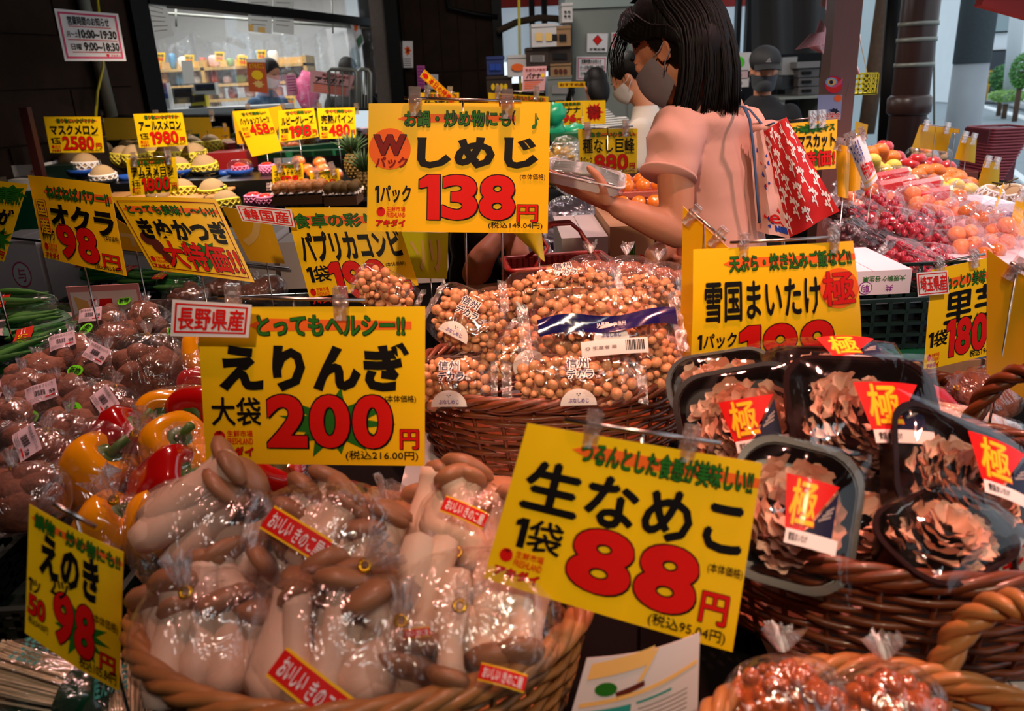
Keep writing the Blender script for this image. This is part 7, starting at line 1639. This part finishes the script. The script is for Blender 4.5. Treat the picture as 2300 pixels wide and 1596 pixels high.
for s_ in (-1, 1): limb(b, [V((s_*.055, 0, .55)), V((s_*.055, 0, .30)), V((s_*.055, 0, .06))], [.055, .04, .03]); limb(b, [V((s_*.055, 0, .035)), V((s_*.055, .08, .03))], [.03, .026])
union('body', b, M_skin, root, .005, 3)
t_ = MB(); loft(t_, [(V((0, 0, .45)), (1, 0, 0), .125, (0, 1, 0), .10), (V((0, 0, .8)), (1, 0, 0), .11, (0, 1, 0), .09), (q(1105, 622, .05), (1, 0, 0), .095, (0, 1, 0), .075)], 20); union('lace_top', t_, mat('cream_lace', '#dcb9a8', .8, bump=.6, bscale=140), root, .008, 3)
h_ = MB(); h_.ball((0, 0, 0), (.085, .072, .085), 20, 14, M=Mc @ MX.Translation((-.018, 0, .02))); h_.ball((0, 0, 0), (.05, .068, .10), 18, 12, M=Mc @ MX.Translation((-.055, 0, -.06))); union('hair', h_, M_hair, root, .006, 3)
# --- background people (simple poses, real bodies)
def person(label, px, py, Y, fdir, s, top, topm, arm=None, cap=None, mask=None, hairlen=0, lean=0, extra=None, pants='#20202a', arms=True, logo_=False):
    hc = P(px, py, Y); root = thing('person', label, 'person', V((hc.x, Y, 0))); o = root.location; H = hc.z; f = V(fdir).normalized(); r = f.cross(V((0, 0, 1))).normalized()
    b = MB(); hp = hc-o; Mx = headshape(b, hp, f+V((0, 0, -.25-lean)), V((0, 0, 1))+f*(.25+lean), s); ears(b, Mx, s)
    nb = hp+V((0, 0, -.15*s))-f*(.035+lean*.12); ch_ = nb+V((0, 0, -.09*s))-f*.01
    limb(b, [hp-f*.02, nb, ch_], [.052*s, .052*s, .06*s])
    hipz = max(.55, H*.52); hip = V((-f.x*lean*.3, -f.y*lean*.3, hipz))
    loft(b, [(hip, r, .14*s, f, .10*s), (hip.lerp(ch_, .5), r, .13*s, f, .095*s), (ch_, r, .15*s, f, .09*s)], 20)
    A = arm or ((.30, -.28, .05), (.22, -.50, .2))
    for sd in (-1, 1):
        sh = ch_+r*sd*.185*s+V((0, 0, -.01)); a1, a2 = A; e = sh+r*sd*.04+V((0, 0, -.27*s))+f*.03; w = e+f*a2[2]+V((0, 0, -.12*s))-r*sd*.03
        limb(b, [sh, e], [.048*s, .036*s]); limb(b, [e, w], [.035*s, .024*s]); hand(b, w, f*.6+V((0, 0, -.8)), -r*sd, f, .9*s, (.5,)*4)
    for sd in (-1, 1): kn = hip+r*sd*.09; limb(b, [kn, V((kn.x, kn.y, .48*s)), V((kn.x, kn.y, .08))], [.085*s, .055*s, .035*s]); limb(b, [V((kn.x, kn.y, .04)), V((kn.x, kn.y, .03))+f*.15], [.035, .03])
    union('body', b, M_skin, root, .011, 2); eyes(Mx, root, s)
    t = MB(); loft(t, [(hip+V((0, 0, -.02)), r, .18*s, f, .13*s), (hip.lerp(ch_, .5), r, .165*s, f, .12*s), (ch_+V((0, 0, -.03)), r, .195*s, f, .115*s), (ch_+V((0, 0, .03)), r, .14*s, f, .085*s), (nb+V((0, 0, .015)), r, .066*s, f, .066*s)], 28)
    for sd in (-1, 1): sh = ch_+r*sd*.17*s+V((0, 0, -.015)); limb(t, [sh, sh+r*sd*.05+V((0, 0, -.17*s))+f*.01], [.068*s, .066*s])
    union('shirt', t, topm, root, .012, 3)
    p = MB(); loft(p, [(hip+V((0, 0, -.12)), r, .17*s, f, .125*s), (hip+V((0, 0, .0)), r, .165*s, f, .12*s)], 20)
    for sd in (-1, 1): kn = hip+r*sd*.09; limb(p, [kn+V((0, 0, -.05)), V((kn.x, kn.y, .48*s)), V((kn.x, kn.y, .11))], [.105*s, .075*s, .06*s])
    union('trousers', p, fabric('trousers'+pants, pants), root, .014, 2)
    h = MB(); h.ball((0, 0, 0), (.099*s, .083*s, .092*s), 24, 16, M=Mx @ MX.Translation((-.026*s, 0, .042*s)))
    if hairlen: h.ball((0, 0, 0), (.055*s, .08*s, (.08+hairlen)*s), 20, 14, M=Mx @ MX.Translation((-.065*s, 0, -.03*s)))
    union('hair', h, M_hair if hairlen < 1 else M_hair, root, .008, 3)
    if cap:
        c_ = MB(); c_.ball((0, 0, 0), (.108*s, .092*s, .080*s), 24, 14, M=Mx @ MX.Translation((-.012*s, 0, .064*s))); cp = union('cap', c_, cap, root, .007, 2)
        br = auto(); br.grid(lambda u, v: Mx @ V(((.06+.11*v*(1-.5*(2*u-1)**2))*s, (u-.5)*.15*s, (.068-.02*v-.02*(2*u-1)**2)*s)), 12, 5); br.grid(lambda u, v: Mx @ V(((.06+.11*v*(1-.5*(2*u-1)**2))*s, (.5-u)*.15*s, (.062-.02*v-.02*(2*u-1)**2)*s)), 12, 5); br.build('cap_brim', cap, cp)
    if mask: maskmesh(Mx, s, mask, root)
    if extra: extra(root, Mx, ch_, f, r, s)
    return root
M_blk = fabric('black_cotton', '#141215'); M_whc = fabric('white_cotton', '#d9c8bf'); MK = mat('dark_grey_mask', '#4a4b50', .8); MKW = mat('pale_mask', '#d8cccc', .8)
def capmark(root, Mx, ch_, f, r, s):
    sf = lambda u, v, hh=0: Mx @ V(((.098+hh-.02*(v-.5))*s, (u-.5)*.035*s, (.098-.03*v)*s)); k = Card(); k.g('W', [([(50, 0), (62, 22), (38, 22)], [(0, 1, 2)]), ([(34, 30), (66, 30), (76, 52), (24, 52)], [(0, 1, 2, 3)]), ([(18, 62), (82, 62), (96, 92), (4, 92)], [(0, 1, 2, 3)])], 'cap_emblem'); k.build(sf, root, .004)
    b0 = ch_+V((0, 0, -.10))+f*.125*s; sf = lambda u, v, hh=0: b0-r*((u-.5)*-.16)+V((0, 0, (.5-v)*.05))+f*hh
    k = Card(); k.g('R', disc2d(14, 50, 12, 44, 16), 'chest_logo'); k.t('A', 'アキダイ', (34, 44, 96, 92), 'chest_logo', 1.6); k.build(sf, root, .004)
person('man in a black cap, grey mask and black T-shirt facing the camera', 1717, 160, 5.0, (-.12, -1, 0), 1.0, 0, M_blk, cap=mat('black_cap', '#1b1a1c', .7), mask=MK, extra=capmark, lean=-.05)
M_str = mat('striped_jersey', '#b8b0a8', .8); nt = M_str.node_tree; w_ = nt.nodes.new('ShaderNodeTexWave'); w_.bands_direction = 'Z'; w_.inputs['Scale'].default_value = 22; tc = nt.nodes.new('ShaderNodeTexCoord'); rp = nt.nodes.new('ShaderNodeValToRGB'); rp.color_ramp.elements[0].color = (*hx('#4a4848'), 1); rp.color_ramp.elements[1].color = (*hx('#c9c0b6'), 1); rp.color_ramp.elements[0].position = .3; rp.color_ramp.elements[1].position = .5
nt.links.new(tc.outputs['Object'], w_.inputs[0]); nt.links.new(w_.outputs['Fac'], rp.inputs[0]); nt.links.new(rp.outputs[0], nt.nodes['Principled BSDF'].inputs['Base Color'])
def sling(root, Mx, ch_, f, r, s): MB().tube([ch_+r*.10*s+f*-.13*s+V((0, 0, -.35)), ch_+r*.02+f*-.135*s+V((0, 0, -.1)), ch_-r*.08*s+V((0, 0, .06))-f*.03], .015, 6, flat=.3).build('shoulder_strap', M_blk, root)
person('person with black hair in a striped jersey seen from behind', 1337, 198, 5.6, (-.2, 1, 0), .96, 0, M_str, hairlen=.04, lean=.15, extra=sling)
def backpack(root, Mx, ch_, f, r, s): MB().ball(ch_-f*.19*s+V((0, 0, -.14)), (.12, .10, .17), 20, 14, e=.7).build('backpack', M_blk, root)
person('masked woman with tied dark hair, white T-shirt and black backpack leaning left', 1412, 178, 4.4, (-.9, .35, 0), .98, 0, M_whc, hairlen=.0, lean=.45, mask=MKW, extra=backpack)
person('grey-haired masked man in a blue shirt behind the shop window', 607, 166, 7.6, (.9, -.5, 0), 1.0, 0, fabric('steel_blue_cotton', '#3a5878'), mask=MKW, lean=.25)
person('person with bushy black hair standing behind the trolley in the shop', 782, 163, 8.3, (-.2, .9, 0), 1.1, 0, M_blk, hairlen=.03)
# ------------------------------------------------------------------ price signs
def s138(c):
    c.g('R', disc2d(12, 35, 11.5, 16, 32), 'orange_disc'); c.layers = [(('O' if l[1] == 'orange_disc' else l[0]),)+l[1:] for l in c.layers]
    c.t('D', 'W', (3, 24, 21, 40), 'badge_text', 2.2, out='K', ow=.4); c.t('D', 'パック', (4, 41, 22, 50), 'badge_text', 1.6)
    c.t('K', '(', (79, 6, 81, 17)); c.t('G', '♪', (90, 8, 94, 20), 'tagline', .8)
price_card('large yellow price sign reading 138, held high in the middle by two clips', [(828, 232), (1236, 229), (1230, 524), (824, 519)], 1.32,
    std('お鍋・炒め物にも', 'しめじ', '1パック', '138', '(税込149.04円)', tb=(20, 6, 78, 18), mb=(27, 26, 94, 50), ub=(4, 63, 24, 77), pb=(28, 55, 82, 90), eb=(83, 78, 94, 91), kb=(84, 54, 98, 59), xb=(67, 91.5, 97, 97), lb=(5, 80, 21, 96), extra=s138, mbold=2.2),
    tilt=8, rod=((908, 220), (1170, 227)), clips=(.09, .88), stand=((.5, 1037, 640, 1.17), (.82, 1122, 660, 1.14)), clipscale=1.5, rodr=.0024)
price_card('large yellow price sign reading 200 with a green starburst, left of centre', [(442, 690), (955, 688), (954, 1046), (463, 1040)], .86,
    std('とってもヘルシー!!', 'えりんぎ', '大袋', '200', '(税込216.00円)', tb=(26, 5, 91, 18), mb=(8, 22, 93, 53), ub=(4, 57, 26, 75), pb=(28, 55, 86, 89), eb=(89, 77, 97, 89), kb=(82, 55, 96, 60), xb=(64, 90.5, 97, 97), lb=(4, 78, 22, 95), burst=(30, 50, 88, 97), mbold=2.2),
    tilt=12, rod=((490, 666), (820, 674)), clips=(.1, .83), stand=((.5, .25),), clipscale=1.25,
    tagc=(([(390, 672), (567, 684), (560, 757), (385, 754)], lambda k: (k.g('R', frame2d(4, 8, 96, 90, 2.5, 5)), k.t('R', '長野県産', (9, 18, 92, 80), 'origin_text', 1.6)), WHC),))
price_card('large tilted yellow price sign reading 88 in front on the right of the eringi', [(1185, 950), (1712, 1040), (1645, 1464), (1086, 1298)], .565,
    std('つるんとした食感が美味しい!!', '生なめこ', '1袋', '88', '(税込95.04円)', tb=(24, 4, 97, 17), mb=(6, 21, 96, 50), ub=(6, 56, 25, 75), pb=(28, 52, 82, 89), eb=(84, 72, 95, 88), kb=(84, 56, 99, 62), xb=(64, 90.5, 96, 98), lb=(3, 77, 20, 95), mbold=2.2),
    tilt=14, yaw=5, rod=((1266, 942), (1618, 996)), clips=(.18, .80), stand=((.5, .22),), clipscale=1.0, curl=.003)
def sy(c):
    c.g('O', disc2d(88, 38, 12, 17, 28), 'orange_disc'); c.t('R', '極', (78, 24, 97, 52), 'kiwami_mark', 1.3, out='U', ow=.35); c.t('U', '約120g', (4, 85, 25, 95), 'unit_text', 1)
price_card('curled yellow price sign reading 188 above the maitake trays', [(1557, 560), (1916, 541), (1936, 800), (1550, 840)], .98,
    std('天ぷら・炊き込みご飯など!!', '雪国まいたけ', '1パック', '188', None, tb=(22, 6, 97, 19), mb=(7, 27, 76, 58), ub=(3, 67, 26, 80), pb=(27, 63, 84, 108), eb=(87, 84, 98, 97), kk=False, lb=(4, 97, 25, 113), extra=sy, mbold=1.6, pbold=.75),
    tilt=6, rod=((1640, 545), (1885, 532)), clips=(.12, .95), stand=((.5, .3),), curlv=.006, curl=.006)
def sen(c):
    c.t('K', '1ツ', (2, 53, 14, 64)); c.t('K', '2ツ', (24, 42, 42, 56)); c.t('R', '50', (2, 66, 20, 82), 'price_figure', .8, out='K', ow=.5, digits=True); c.t('K', '税込54.00円', (3, 83, 23, 89))
price_card('yellow price sign reading 98 for enoki at the lower left', [(66, 1132), (278, 1240), (268, 1552), (56, 1420)], .585,
    std('鍋物・炒め物にも!!', 'えのき', None, '98', '税込105.84円', tb=(6, 3, 96, 14), mb=(12, 14, 74, 46), pb=(27, 50, 72, 90), eb=(78, 78, 94, 90), kb=(68, 52, 96, 60), xb=(56, 88, 96, 97), lb=None, burst=(22, 48, 90, 96), extra=sen, mbold=2),
    yaw=24, tilt=4, curl=.004, rod=((120, 1130), (215, 1183)), clips=(), stand=((.5, .16),))
def kok(c): c.g('O', [rect2d(4, 28, 18, 48), rect2d(4, 50, 18, 70)], 'origin_box'); c.t('Y', '国', (5, 29, 17, 47), 'origin_text', 1.5, out='U', ow=.5); c.t('Y', '産', (5, 51, 17, 69), 'origin_text', 1.5, out='U', ow=.5)
price_card('yellow price sign reading 98 for okra at the left', [(62, 393), (246, 413), (285, 620), (100, 578)], 1.5,
    std('ねばねばパワー!!', 'オクラ', '1パック', '98', '(税込105.84円)', tb=(22, 10, 96, 25), mb=(21, 30, 97, 60), ub=(4, 62, 22, 77), pb=(24, 54, 74, 94), eb=(77, 80, 95, 95), kb=(83, 58, 99, 65), xb=(66, 92, 97, 99), lb=(4, 80, 22, 98), extra=kok, mbold=2),
    yaw=-8, tilt=16, curl=.008, name='price_card')
def kin(c):
    c.g('D', frame2d(3, 5, 97, 96, .8, 1.2), 'border'); c.g('G', burst2d((34, 52, 92, 94), 12, .6), 'starburst'); c.g('U', [disc2d(13, 56, 6, 9, 14), disc2d(20, 66, 6, 11, 14), disc2d(24, 80, 5, 8, 14)], 'taro_picture')
    c.t('R', '大特価!!', (24, 58, 95, 92), 'headline', 2, out='K', ow=.5); logo(c, 5, 80, 16, 16)
price_card('slanted yellow sign for new taros with a red bargain headline', [(250, 442), (484, 446), (572, 634), (343, 605)], 1.42,
    std('とっても美味し〜い!!', 'きぬかつぎ', None, None, None, tb=(9, 10, 93, 23), mb=(11, 27, 97, 56), kk=False, lb=None, extra=kin, mbold=2), tilt=18, curl=.008)
price_card('yellow price sign for a paprika pair, its figures half covered by mushrooms', [(640, 466), (884, 466), (940, 640), (695, 668)], 1.5,
    std('食卓の彩りに', 'パプリカコンビ', '1袋', '198', None, tb=(5, 7, 97, 23), mb=(4, 27, 97, 62), ub=(4, 66, 25, 84), pb=(24, 63, 76, 108), kb=(77, 68, 95, 74), eb=(80, 92, 94, 105), lb=(2, 90, 20, 108), mbold=1.8), tilt=12, curl=.008,
    tagc=(([(530, 460), (655, 470), (664, 511), (545, 496)], lambda k: (k.g('R', frame2d(3, 6, 97, 94, 2, 5)), k.t('R', '韓国産', (10, 18, 92, 82), 'origin_text', 1.5)), WHC),))
def lft(c): c.g('G', burst2d((40, 0, 110, 30), 8, .6), 'starburst'); c.g('G', burst2d((40, 55, 110, 95), 9, .5), 'starburst')
price_card('yellow price sign cut by the left edge, reading 最高', [(-60, 400), (62, 413), (8, 588), (-70, 560)], 1.5,
    std('最高!!', 'が', None, '9', None, tb=(45, 8, 97, 28), mb=(58, 34, 92, 56), pb=(60, 78, 82, 96), kb=(58, 62, 90, 68), eb=(84, 88, 96, 96), lb=None, extra=lft, band=False, mbold=2), tilt=10)
tb_ = lambda ink, s, box: (lambda c: c.t('A', s, box, 'show_through', 1.6))  # for cards that stand in for sign backs reflected in a mirror
price_card('yellow sign back leaning behind the kinukatsugi sign', [(497, 462), (602, 478), (640, 592), (560, 585)], 1.75, tb_('A', 'ノ', (10, 10, 80, 70)), mats=YELB, curl=.006)
price_card('brownish yellow sign back between the okra and kinukatsugi signs', [(246, 480), (335, 540), (345, 568), (262, 560)], 1.8, tb_('A', 'イ', (10, 10, 80, 80)), mats=YELB)
price_card('yellow sign back behind the paprika sign under the 138 sign', [(880, 520), (1007, 522), (1004, 626), (930, 624)], 1.75, tb_('A', 'ソリ', (25, 15, 85, 85)), mats=mat('lemon_card_back', '#d8cc14', .4, coat=.3))
price_card('lemon yellow card corner hanging below the 138 sign', [(1148, 518), (1216, 518), (1224, 588), (1200, 566)], 1.42, None, mats=MATS['lemon_card_back'], curl=.006)
price_card('tall yellow sign back standing edge-on left of the maitake sign', [(1534, 463), (1640, 560), (1600, 800), (1526, 806)], 1.06, None, yaw=-32, mats=YELB, rod=((1548, 470), (1630, 540)), clips=(.1, .8), stand=((.4, .35),))
price_card('orange-yellow sign back at the right edge beside the rope handle', [(2218, 560), (2330, 640), (2330, 915), (2216, 838)], .95, None, yaw=-12, mats=YELB, rod=((2270, 590), (2330, 620)), clips=(.2,), stand=((.3, .28),))
price_card('yellow price sign reading 180 with a Saitama origin tag on the right', [(2092, 606), (2240, 574), (2226, 796), (2074, 832)], 1.28,
    std('ねっとり美味し〜', '里芋', '1袋', '180', '税込194.40円', tb=(24, 10, 104, 24), mb=(26, 26, 112, 58), ub=(4, 62, 32, 78), pb=(30, 54, 92, 92), eb=None or (96, 80, 108, 92), kk=False, xb=(68, 90, 112, 97), lb=(4, 84, 22, 99), burst=(34, 52, 108, 96), mbold=1.6), tilt=4, yaw=-6,
    rod=((2098, 592), (2212, 570)), clips=(.12, .8), stand=((.15, .24),), tagc=(([(2057, 612), (2127, 606), (2130, 658), (2060, 665)], lambda k: (k.g('R', frame2d(4, 6, 96, 94, 3, 4)), k.t('R', '埼玉県産', (10, 18, 92, 82), 'origin_text', 1.4)), WHC),))
price_card('small white origin tag with a red character at the lower right edge', [(2218, 1243), (2320, 1205), (2345, 1300), (2250, 1340)], .60,
    lambda k: (k.g('R', frame2d(8, 9, 100, 91, 3, 4)), k.t('R', '北海', (22, 22, 120, 78), 'origin_text', 1.6)), yaw=-12, name='origin_tag', cat='sign', mats=WHC, rod=((2290, 1216), (2262, 1400)), clips=())
price_card('yellow price sign reading 880 for seedless grapes left of the shopper', [(1298, 290), (1432, 288), (1430, 388), (1303, 393)], 3.1,
    std('あま---い(♪うまい', '種なし巨峰', '1パック', '880', '(税込950.40円)', tb=(20, 7, 95, 20), mb=(7, 21, 95, 52), ub=(2, 60, 22, 76), pb=(25, 56, 85, 92), eb=(87, 77, 96, 90), kb=(78, 52, 95, 56), xb=(50, 92, 96, 98), lb=(4, 82, 22, 99), mbold=1.4, pbold=.6, pow_=.5),
    rod=((1308, 290), (1422, 283)), clips=(.1, .85), clipscale=2, rodr=.003, stand=((.5, .5),), th=.003)
price_card('yellow banana price sign reading 96 behind the grape sign', [(1247, 228), (1308, 226), (1308, 288), (1247, 294)], 4.3,
    std('国産最高級', 'バナナ', '1房', '96', '税込103.68', tb=(20, 5, 92, 16), mb=(8, 18, 92, 44), ub=(4, 46, 24, 60), pb=(26, 46, 78, 74), eb=(80, 62, 94, 72), kk=False, xb=(50, 74, 96, 80), lb=(4, 62, 24, 78), extra=lambda c: c.g('D', rect2d(6, 86, 94, 93)), mbold=1.5), th=.003)
price_card('yellow card with a red starburst beside the banana sign', [(1308, 226), (1360, 225), (1360, 278), (1310, 279)], 4.32, lambda c: (c.g('R', burst2d((4, 2, 98, 98), 12, .6), 'starburst'), c.t('D', '超特価', (22, 22, 76, 78), 'headline', 2)), th=.003)
price_card('thin yellow strip sign on a black clip stand above the banana sign', [(1253, 184), (1315, 183), (1314, 196), (1255, 197)], 4.6, lambda c: c.t('D', 'おすすめ品', (6, 25, 94, 75), 'headline', 2), th=.003)
tag(MB().tube([P(1283, 196, 4.62), P(1284, 206, 4.62), P(1278, 222, 4.62), P(1282, 232, 4.62)], .02, 6).build('clip_stand', M_black), 'black curved clip stand holding the thin yellow strip', 'clip')
price_card('pink banana notice hanging behind the 138 sign', [(1175, 150), (1228, 148), (1223, 203), (1172, 205)], 5.4, lambda k: (k.t('D', '免疫力UP食材', (10, 8, 96, 20), 'text'), k.t('K', 'バナナ', (16, 26, 78, 50), 'headline', 1.6), k.g('Y', disc2d(86, 38, 8, 8), 'picture'), k.g('U', rect2d(8, 54, 92, 58), 'text'), k.g('O', [rect2d(10, 62+8*i, 80-10*i, 66+8*i) for i in range(4)], 'text')), mats=PNC, name='notice', cat='notice')
for i, (c4, a, b, lab) in enumerate((([(943, 208), (1031, 208), (1031, 250), (943, 250)], 'おいしい', '佐藤錦', 'yellow sign mostly hidden behind the top left of the 138 sign'), ([(1097, 208), (1232, 217), (1232, 262), (1097, 258)], 'とてもおいしい(♪', '黄金パイ', 'yellow sign rising behind the top right of the 138 sign'))):
    price_card(lab, c4, 4.6, std(a, b, None, None, None, tb=(16, 4, 92, 30), mb=(8, 40, 92, 95), kk=False, lb=None), rod=((c4[0][0]+10, 204), (c4[1][0]-10, 207)), clips=(.1, .85), clipscale=2.4, th=.003)
price_card('narrow yellow and red bargain strip tilted over the back signs', [(954, 156), (1030, 226), (1018, 238), (943, 172)], 4.3, lambda k: (k.g('R', frame2d(2, 6, 98, 94, 1, 5)), k.t('R', '本日の特売品', (22, 15, 95, 85), 'headline', 1.6), k.g('R', disc2d(10, 50, 7, 30, 16), 'mark')), th=.003)
MS = [([(98, 262), (225, 262), (234, 342), (113, 343)], 4.3, 'マスクメロン', '1玉', '2580', '税込2786.40円', 'yellow price sign reading 2580 at the far left', None),
      ([(299, 256), (409, 253), (422, 326), (313, 332)], 4.35, 'アールスメロン', '1玉', '1980', '税込2138.40円', 'yellow price sign reading 1980 on the mirror edge', None),
      ([(283, 358), (394, 353), (402, 429), (294, 440)], 3.62, 'アムスメロン', '1玉', '1800', '税込1944.00円', 'yellow price sign reading 1800 with a green starburst among the melons', (38, 45, 92, 98)),
      ([(522, 250), (602, 243), (634, 338), (566, 352)], 4.5, 'パッションフルーツ', '1パック', '458', '税込494.64円', 'folded yellow passion fruit sign reading 458', None),
      ([(624, 248), (705, 242), (716, 307), (628, 319)], 4.5, 'ルビーグレープ', '1個', '198', '税込213.84円', 'yellow price sign reading 198 with a green burst on the mirror edge', (28, 46, 92, 96)),
      ([(712, 243), (797, 241), (800, 309), (719, 312)], 4.5, '完熟パイン', '1本', '480', None, 'yellow pineapple price sign reading 480', None),
      ([(610, 372), (680, 366), (683, 412), (613, 420)], 3.75, 'ゴールドキウイ', '1個', '138', None, 'small yellow gold kiwi sign reading 138', None),
      ([(694, 390), (760, 378), (766, 416), (703, 427)], 3.7, 'グリーンキウイ', '1個', '128', None, 'small yellow green kiwi sign reading 128', None)]
for i, (c4, Y, m, u, p, t, lab, bu) in enumerate(MS):
    top = .6 if i == 3 else 1
    price_card(lab, c4, Y, std('贈り物にいかがですか' if i < 3 else '甘くて美味しい', m, u, p, t, tb=(22, 5, 90, 5+12*top), mb=(8, 8+14*top, 94, 8+42*top-(0 if top == 1 else 2)), ub=(6, 56*top+2, 24, 74*top), pb=(26, 54*top, 84, 92*top), eb=(87, 74*top, 97, 88*top), kb=(76, 48*top, 94, 52*top), xb=(58, 90*top, 96, 97*top), lb=(5, 78*top, 22, 97*top), burst=bu, mbold=1.5, pbold=.55, pow_=.45),
        rod=((c4[0][0]+14, c4[0][1]-3), (c4[1][0]-12, c4[1][1]-3)) if i in (2, 6, 7) else None, clips=(.05, .95), clipscale=2, th=.003)
price_card('plain yellow card peeping out from behind the passion fruit sign', [(522, 252), (545, 250), (556, 322), (533, 324)], 4.62, None, mats=YELB, th=.003)
price_card('plain yellow card folded behind the ruby grapefruit sign', [(600, 243), (630, 237), (636, 250), (610, 330)], 4.62, None, mats=YELB, th=.003)
price_card('yellow muscat sign with a red bargain headline right of the tote bag', [(1762, 278), (1881, 267), (1877, 378), (1776, 386)], 2.6,
    std('ひ★ゴージャス', 'マスカット', None, None, None, tb=(14, 6, 95, 22), mb=(22, 26, 96, 54), kk=False, lb=None, band=False, burst=(8, 0, 92, 28), extra=lambda c: (c.g('G', burst2d((30, 52, 98, 98), 10, .6), 'starburst'), c.t('R', '特価!', (26, 60, 96, 92), 'headline', 2.2, out='K', ow=.6)), mbold=1.6),
    rod=((1768, 270), (1850, 262)), clips=(.7, .95), clipscale=1.8, th=.002)
for i, (c4, Y, lab) in enumerate((([(2067, 280), (2141, 288), (2127, 340), (2049, 331)], 3.3, 'large plain yellow sign back over the citrus table'), ([(2160, 306), (2194, 312), (2190, 366), (2144, 357)], 3.2, 'curled plain yellow sign back beside the red basket stack'), ([(2212, 361), (2246, 366), (2243, 431), (2193, 425)], 3.0, 'plain yellow sign back in front of the red basket stack'),
        ([(2288, 430), (2330, 445), (2325, 540), (2264, 520)], 2.2, 'plain yellow sign back at the right edge over the peach packs'), ([(1923, 272), (1950, 280), (1944, 320), (1918, 326)], 3.0, 'small yellow sign back behind the curled cards'), ([(2244, 452), (2256, 408), (2250, 420), (2228, 484)], 2.4, 'yellow card seen nearly edge on over the blue-lettered carton'))):
    price_card(lab, c4, Y, None, mats=YEL, curl=.01 if i in (1, 2) else 0, rod=((c4[0][0]+3, c4[0][1]-2), (c4[1][0]-3, c4[1][1]-2)) if i < 4 else None, clips=(.15, .85), clipscale=1.5, stand=((.5, .42),) if i < 4 else None, th=.002)
price_card('small orange-edged card stuck to the right corner of the large yellow sign back', [(2141, 288), (2156, 289), (2154, 300), (2139, 298)], 3.28, lambda k: k.g('O', frame2d(4, 6, 96, 94, 5, 9)), th=.002)
for i, (c4, lab, m) in enumerate((([(1900, 318), (1938, 300), (1972, 400), (1944, 424)], 'curled striped price card in clear film nearest the grape packs', WHC), ([(1878, 322), (1910, 330), (1905, 445), (1880, 440)], 'clear filmed yellow card standing edge-on beside the post', YELB), ([(1905, 330), (1938, 330), (1932, 425), (1902, 430)], 'yellow sign back curling behind the striped card', YELB))):
    price_card(lab, c4, 2.25+.05*i, (lambda k: (k.t('B', '本日のお買い得', (6, 4, 60, 50), 'text'), k.t('R', '特価398', (20, 52, 98, 84), 'price_figure', 2), k.g('A', [rect2d(4, 88, 96, 92)], 'text'))) if i == 0 else None, mats=m, curl=.012, yaw=-10, rod=((c4[0][0]-4, c4[0][1]-4), (c4[1][0]+4, c4[1][1]-6)), clips=(.2, .5, .9), clipscale=1.2, th=.001)
# leaflet in front
price_card('curled recipe leaflet standing between the two front baskets', [(1318, 1478), (1572, 1420), (1566, 1640), (1272, 1640)], .52,
    lambda c: (c.g('A', ([(6, 8), (58, -4), (54, 16), (5, 30)], [(0, 1, 2, 3)]), 'leaflet_print'), c.g('G', disc2d(22, 42, 9, 9, 14), 'leaflet_print'), c.g('U', ([(30, 46), (52, 34), (53, 40), (32, 54)], [(0, 1, 2, 3)]), 'leaflet_print'), c.g('A', [([(58, 0), (62, -1), (50, 34), (46, 36)], [(0, 1, 2, 3)]), ([(4, 62), (98, 26), (98, 30), (4, 68)], [(0, 1, 2, 3)])], 'leaflet_print'),
               c.g('T', ([(4, 74), (44, 60), (44, 84), (4, 98)], [(0, 1, 2, 3)]), 'leaflet_print'), c.t('W', 'エリンギ', (8, 72, 42, 88), 'leaflet_print', 1.4), c.g('T', ([(48, 58), (76, 48), (76, 51), (48, 61)], [(0, 1, 2, 3)]), 'leaflet_print'), c.g('S', [([(50, 66+5*i), (90, 52+5*i), (90, 53.5+5*i), (50, 67.5+5*i)], [(0, 1, 2, 3)]) for i in range(5)], 'leaflet_print')),
    tilt=20, curl=.012, name='recipe_leaflet', cat='leaflet', mats=mat('pale_leaflet_paper', '#d6cdcb', .35, coat=.3))
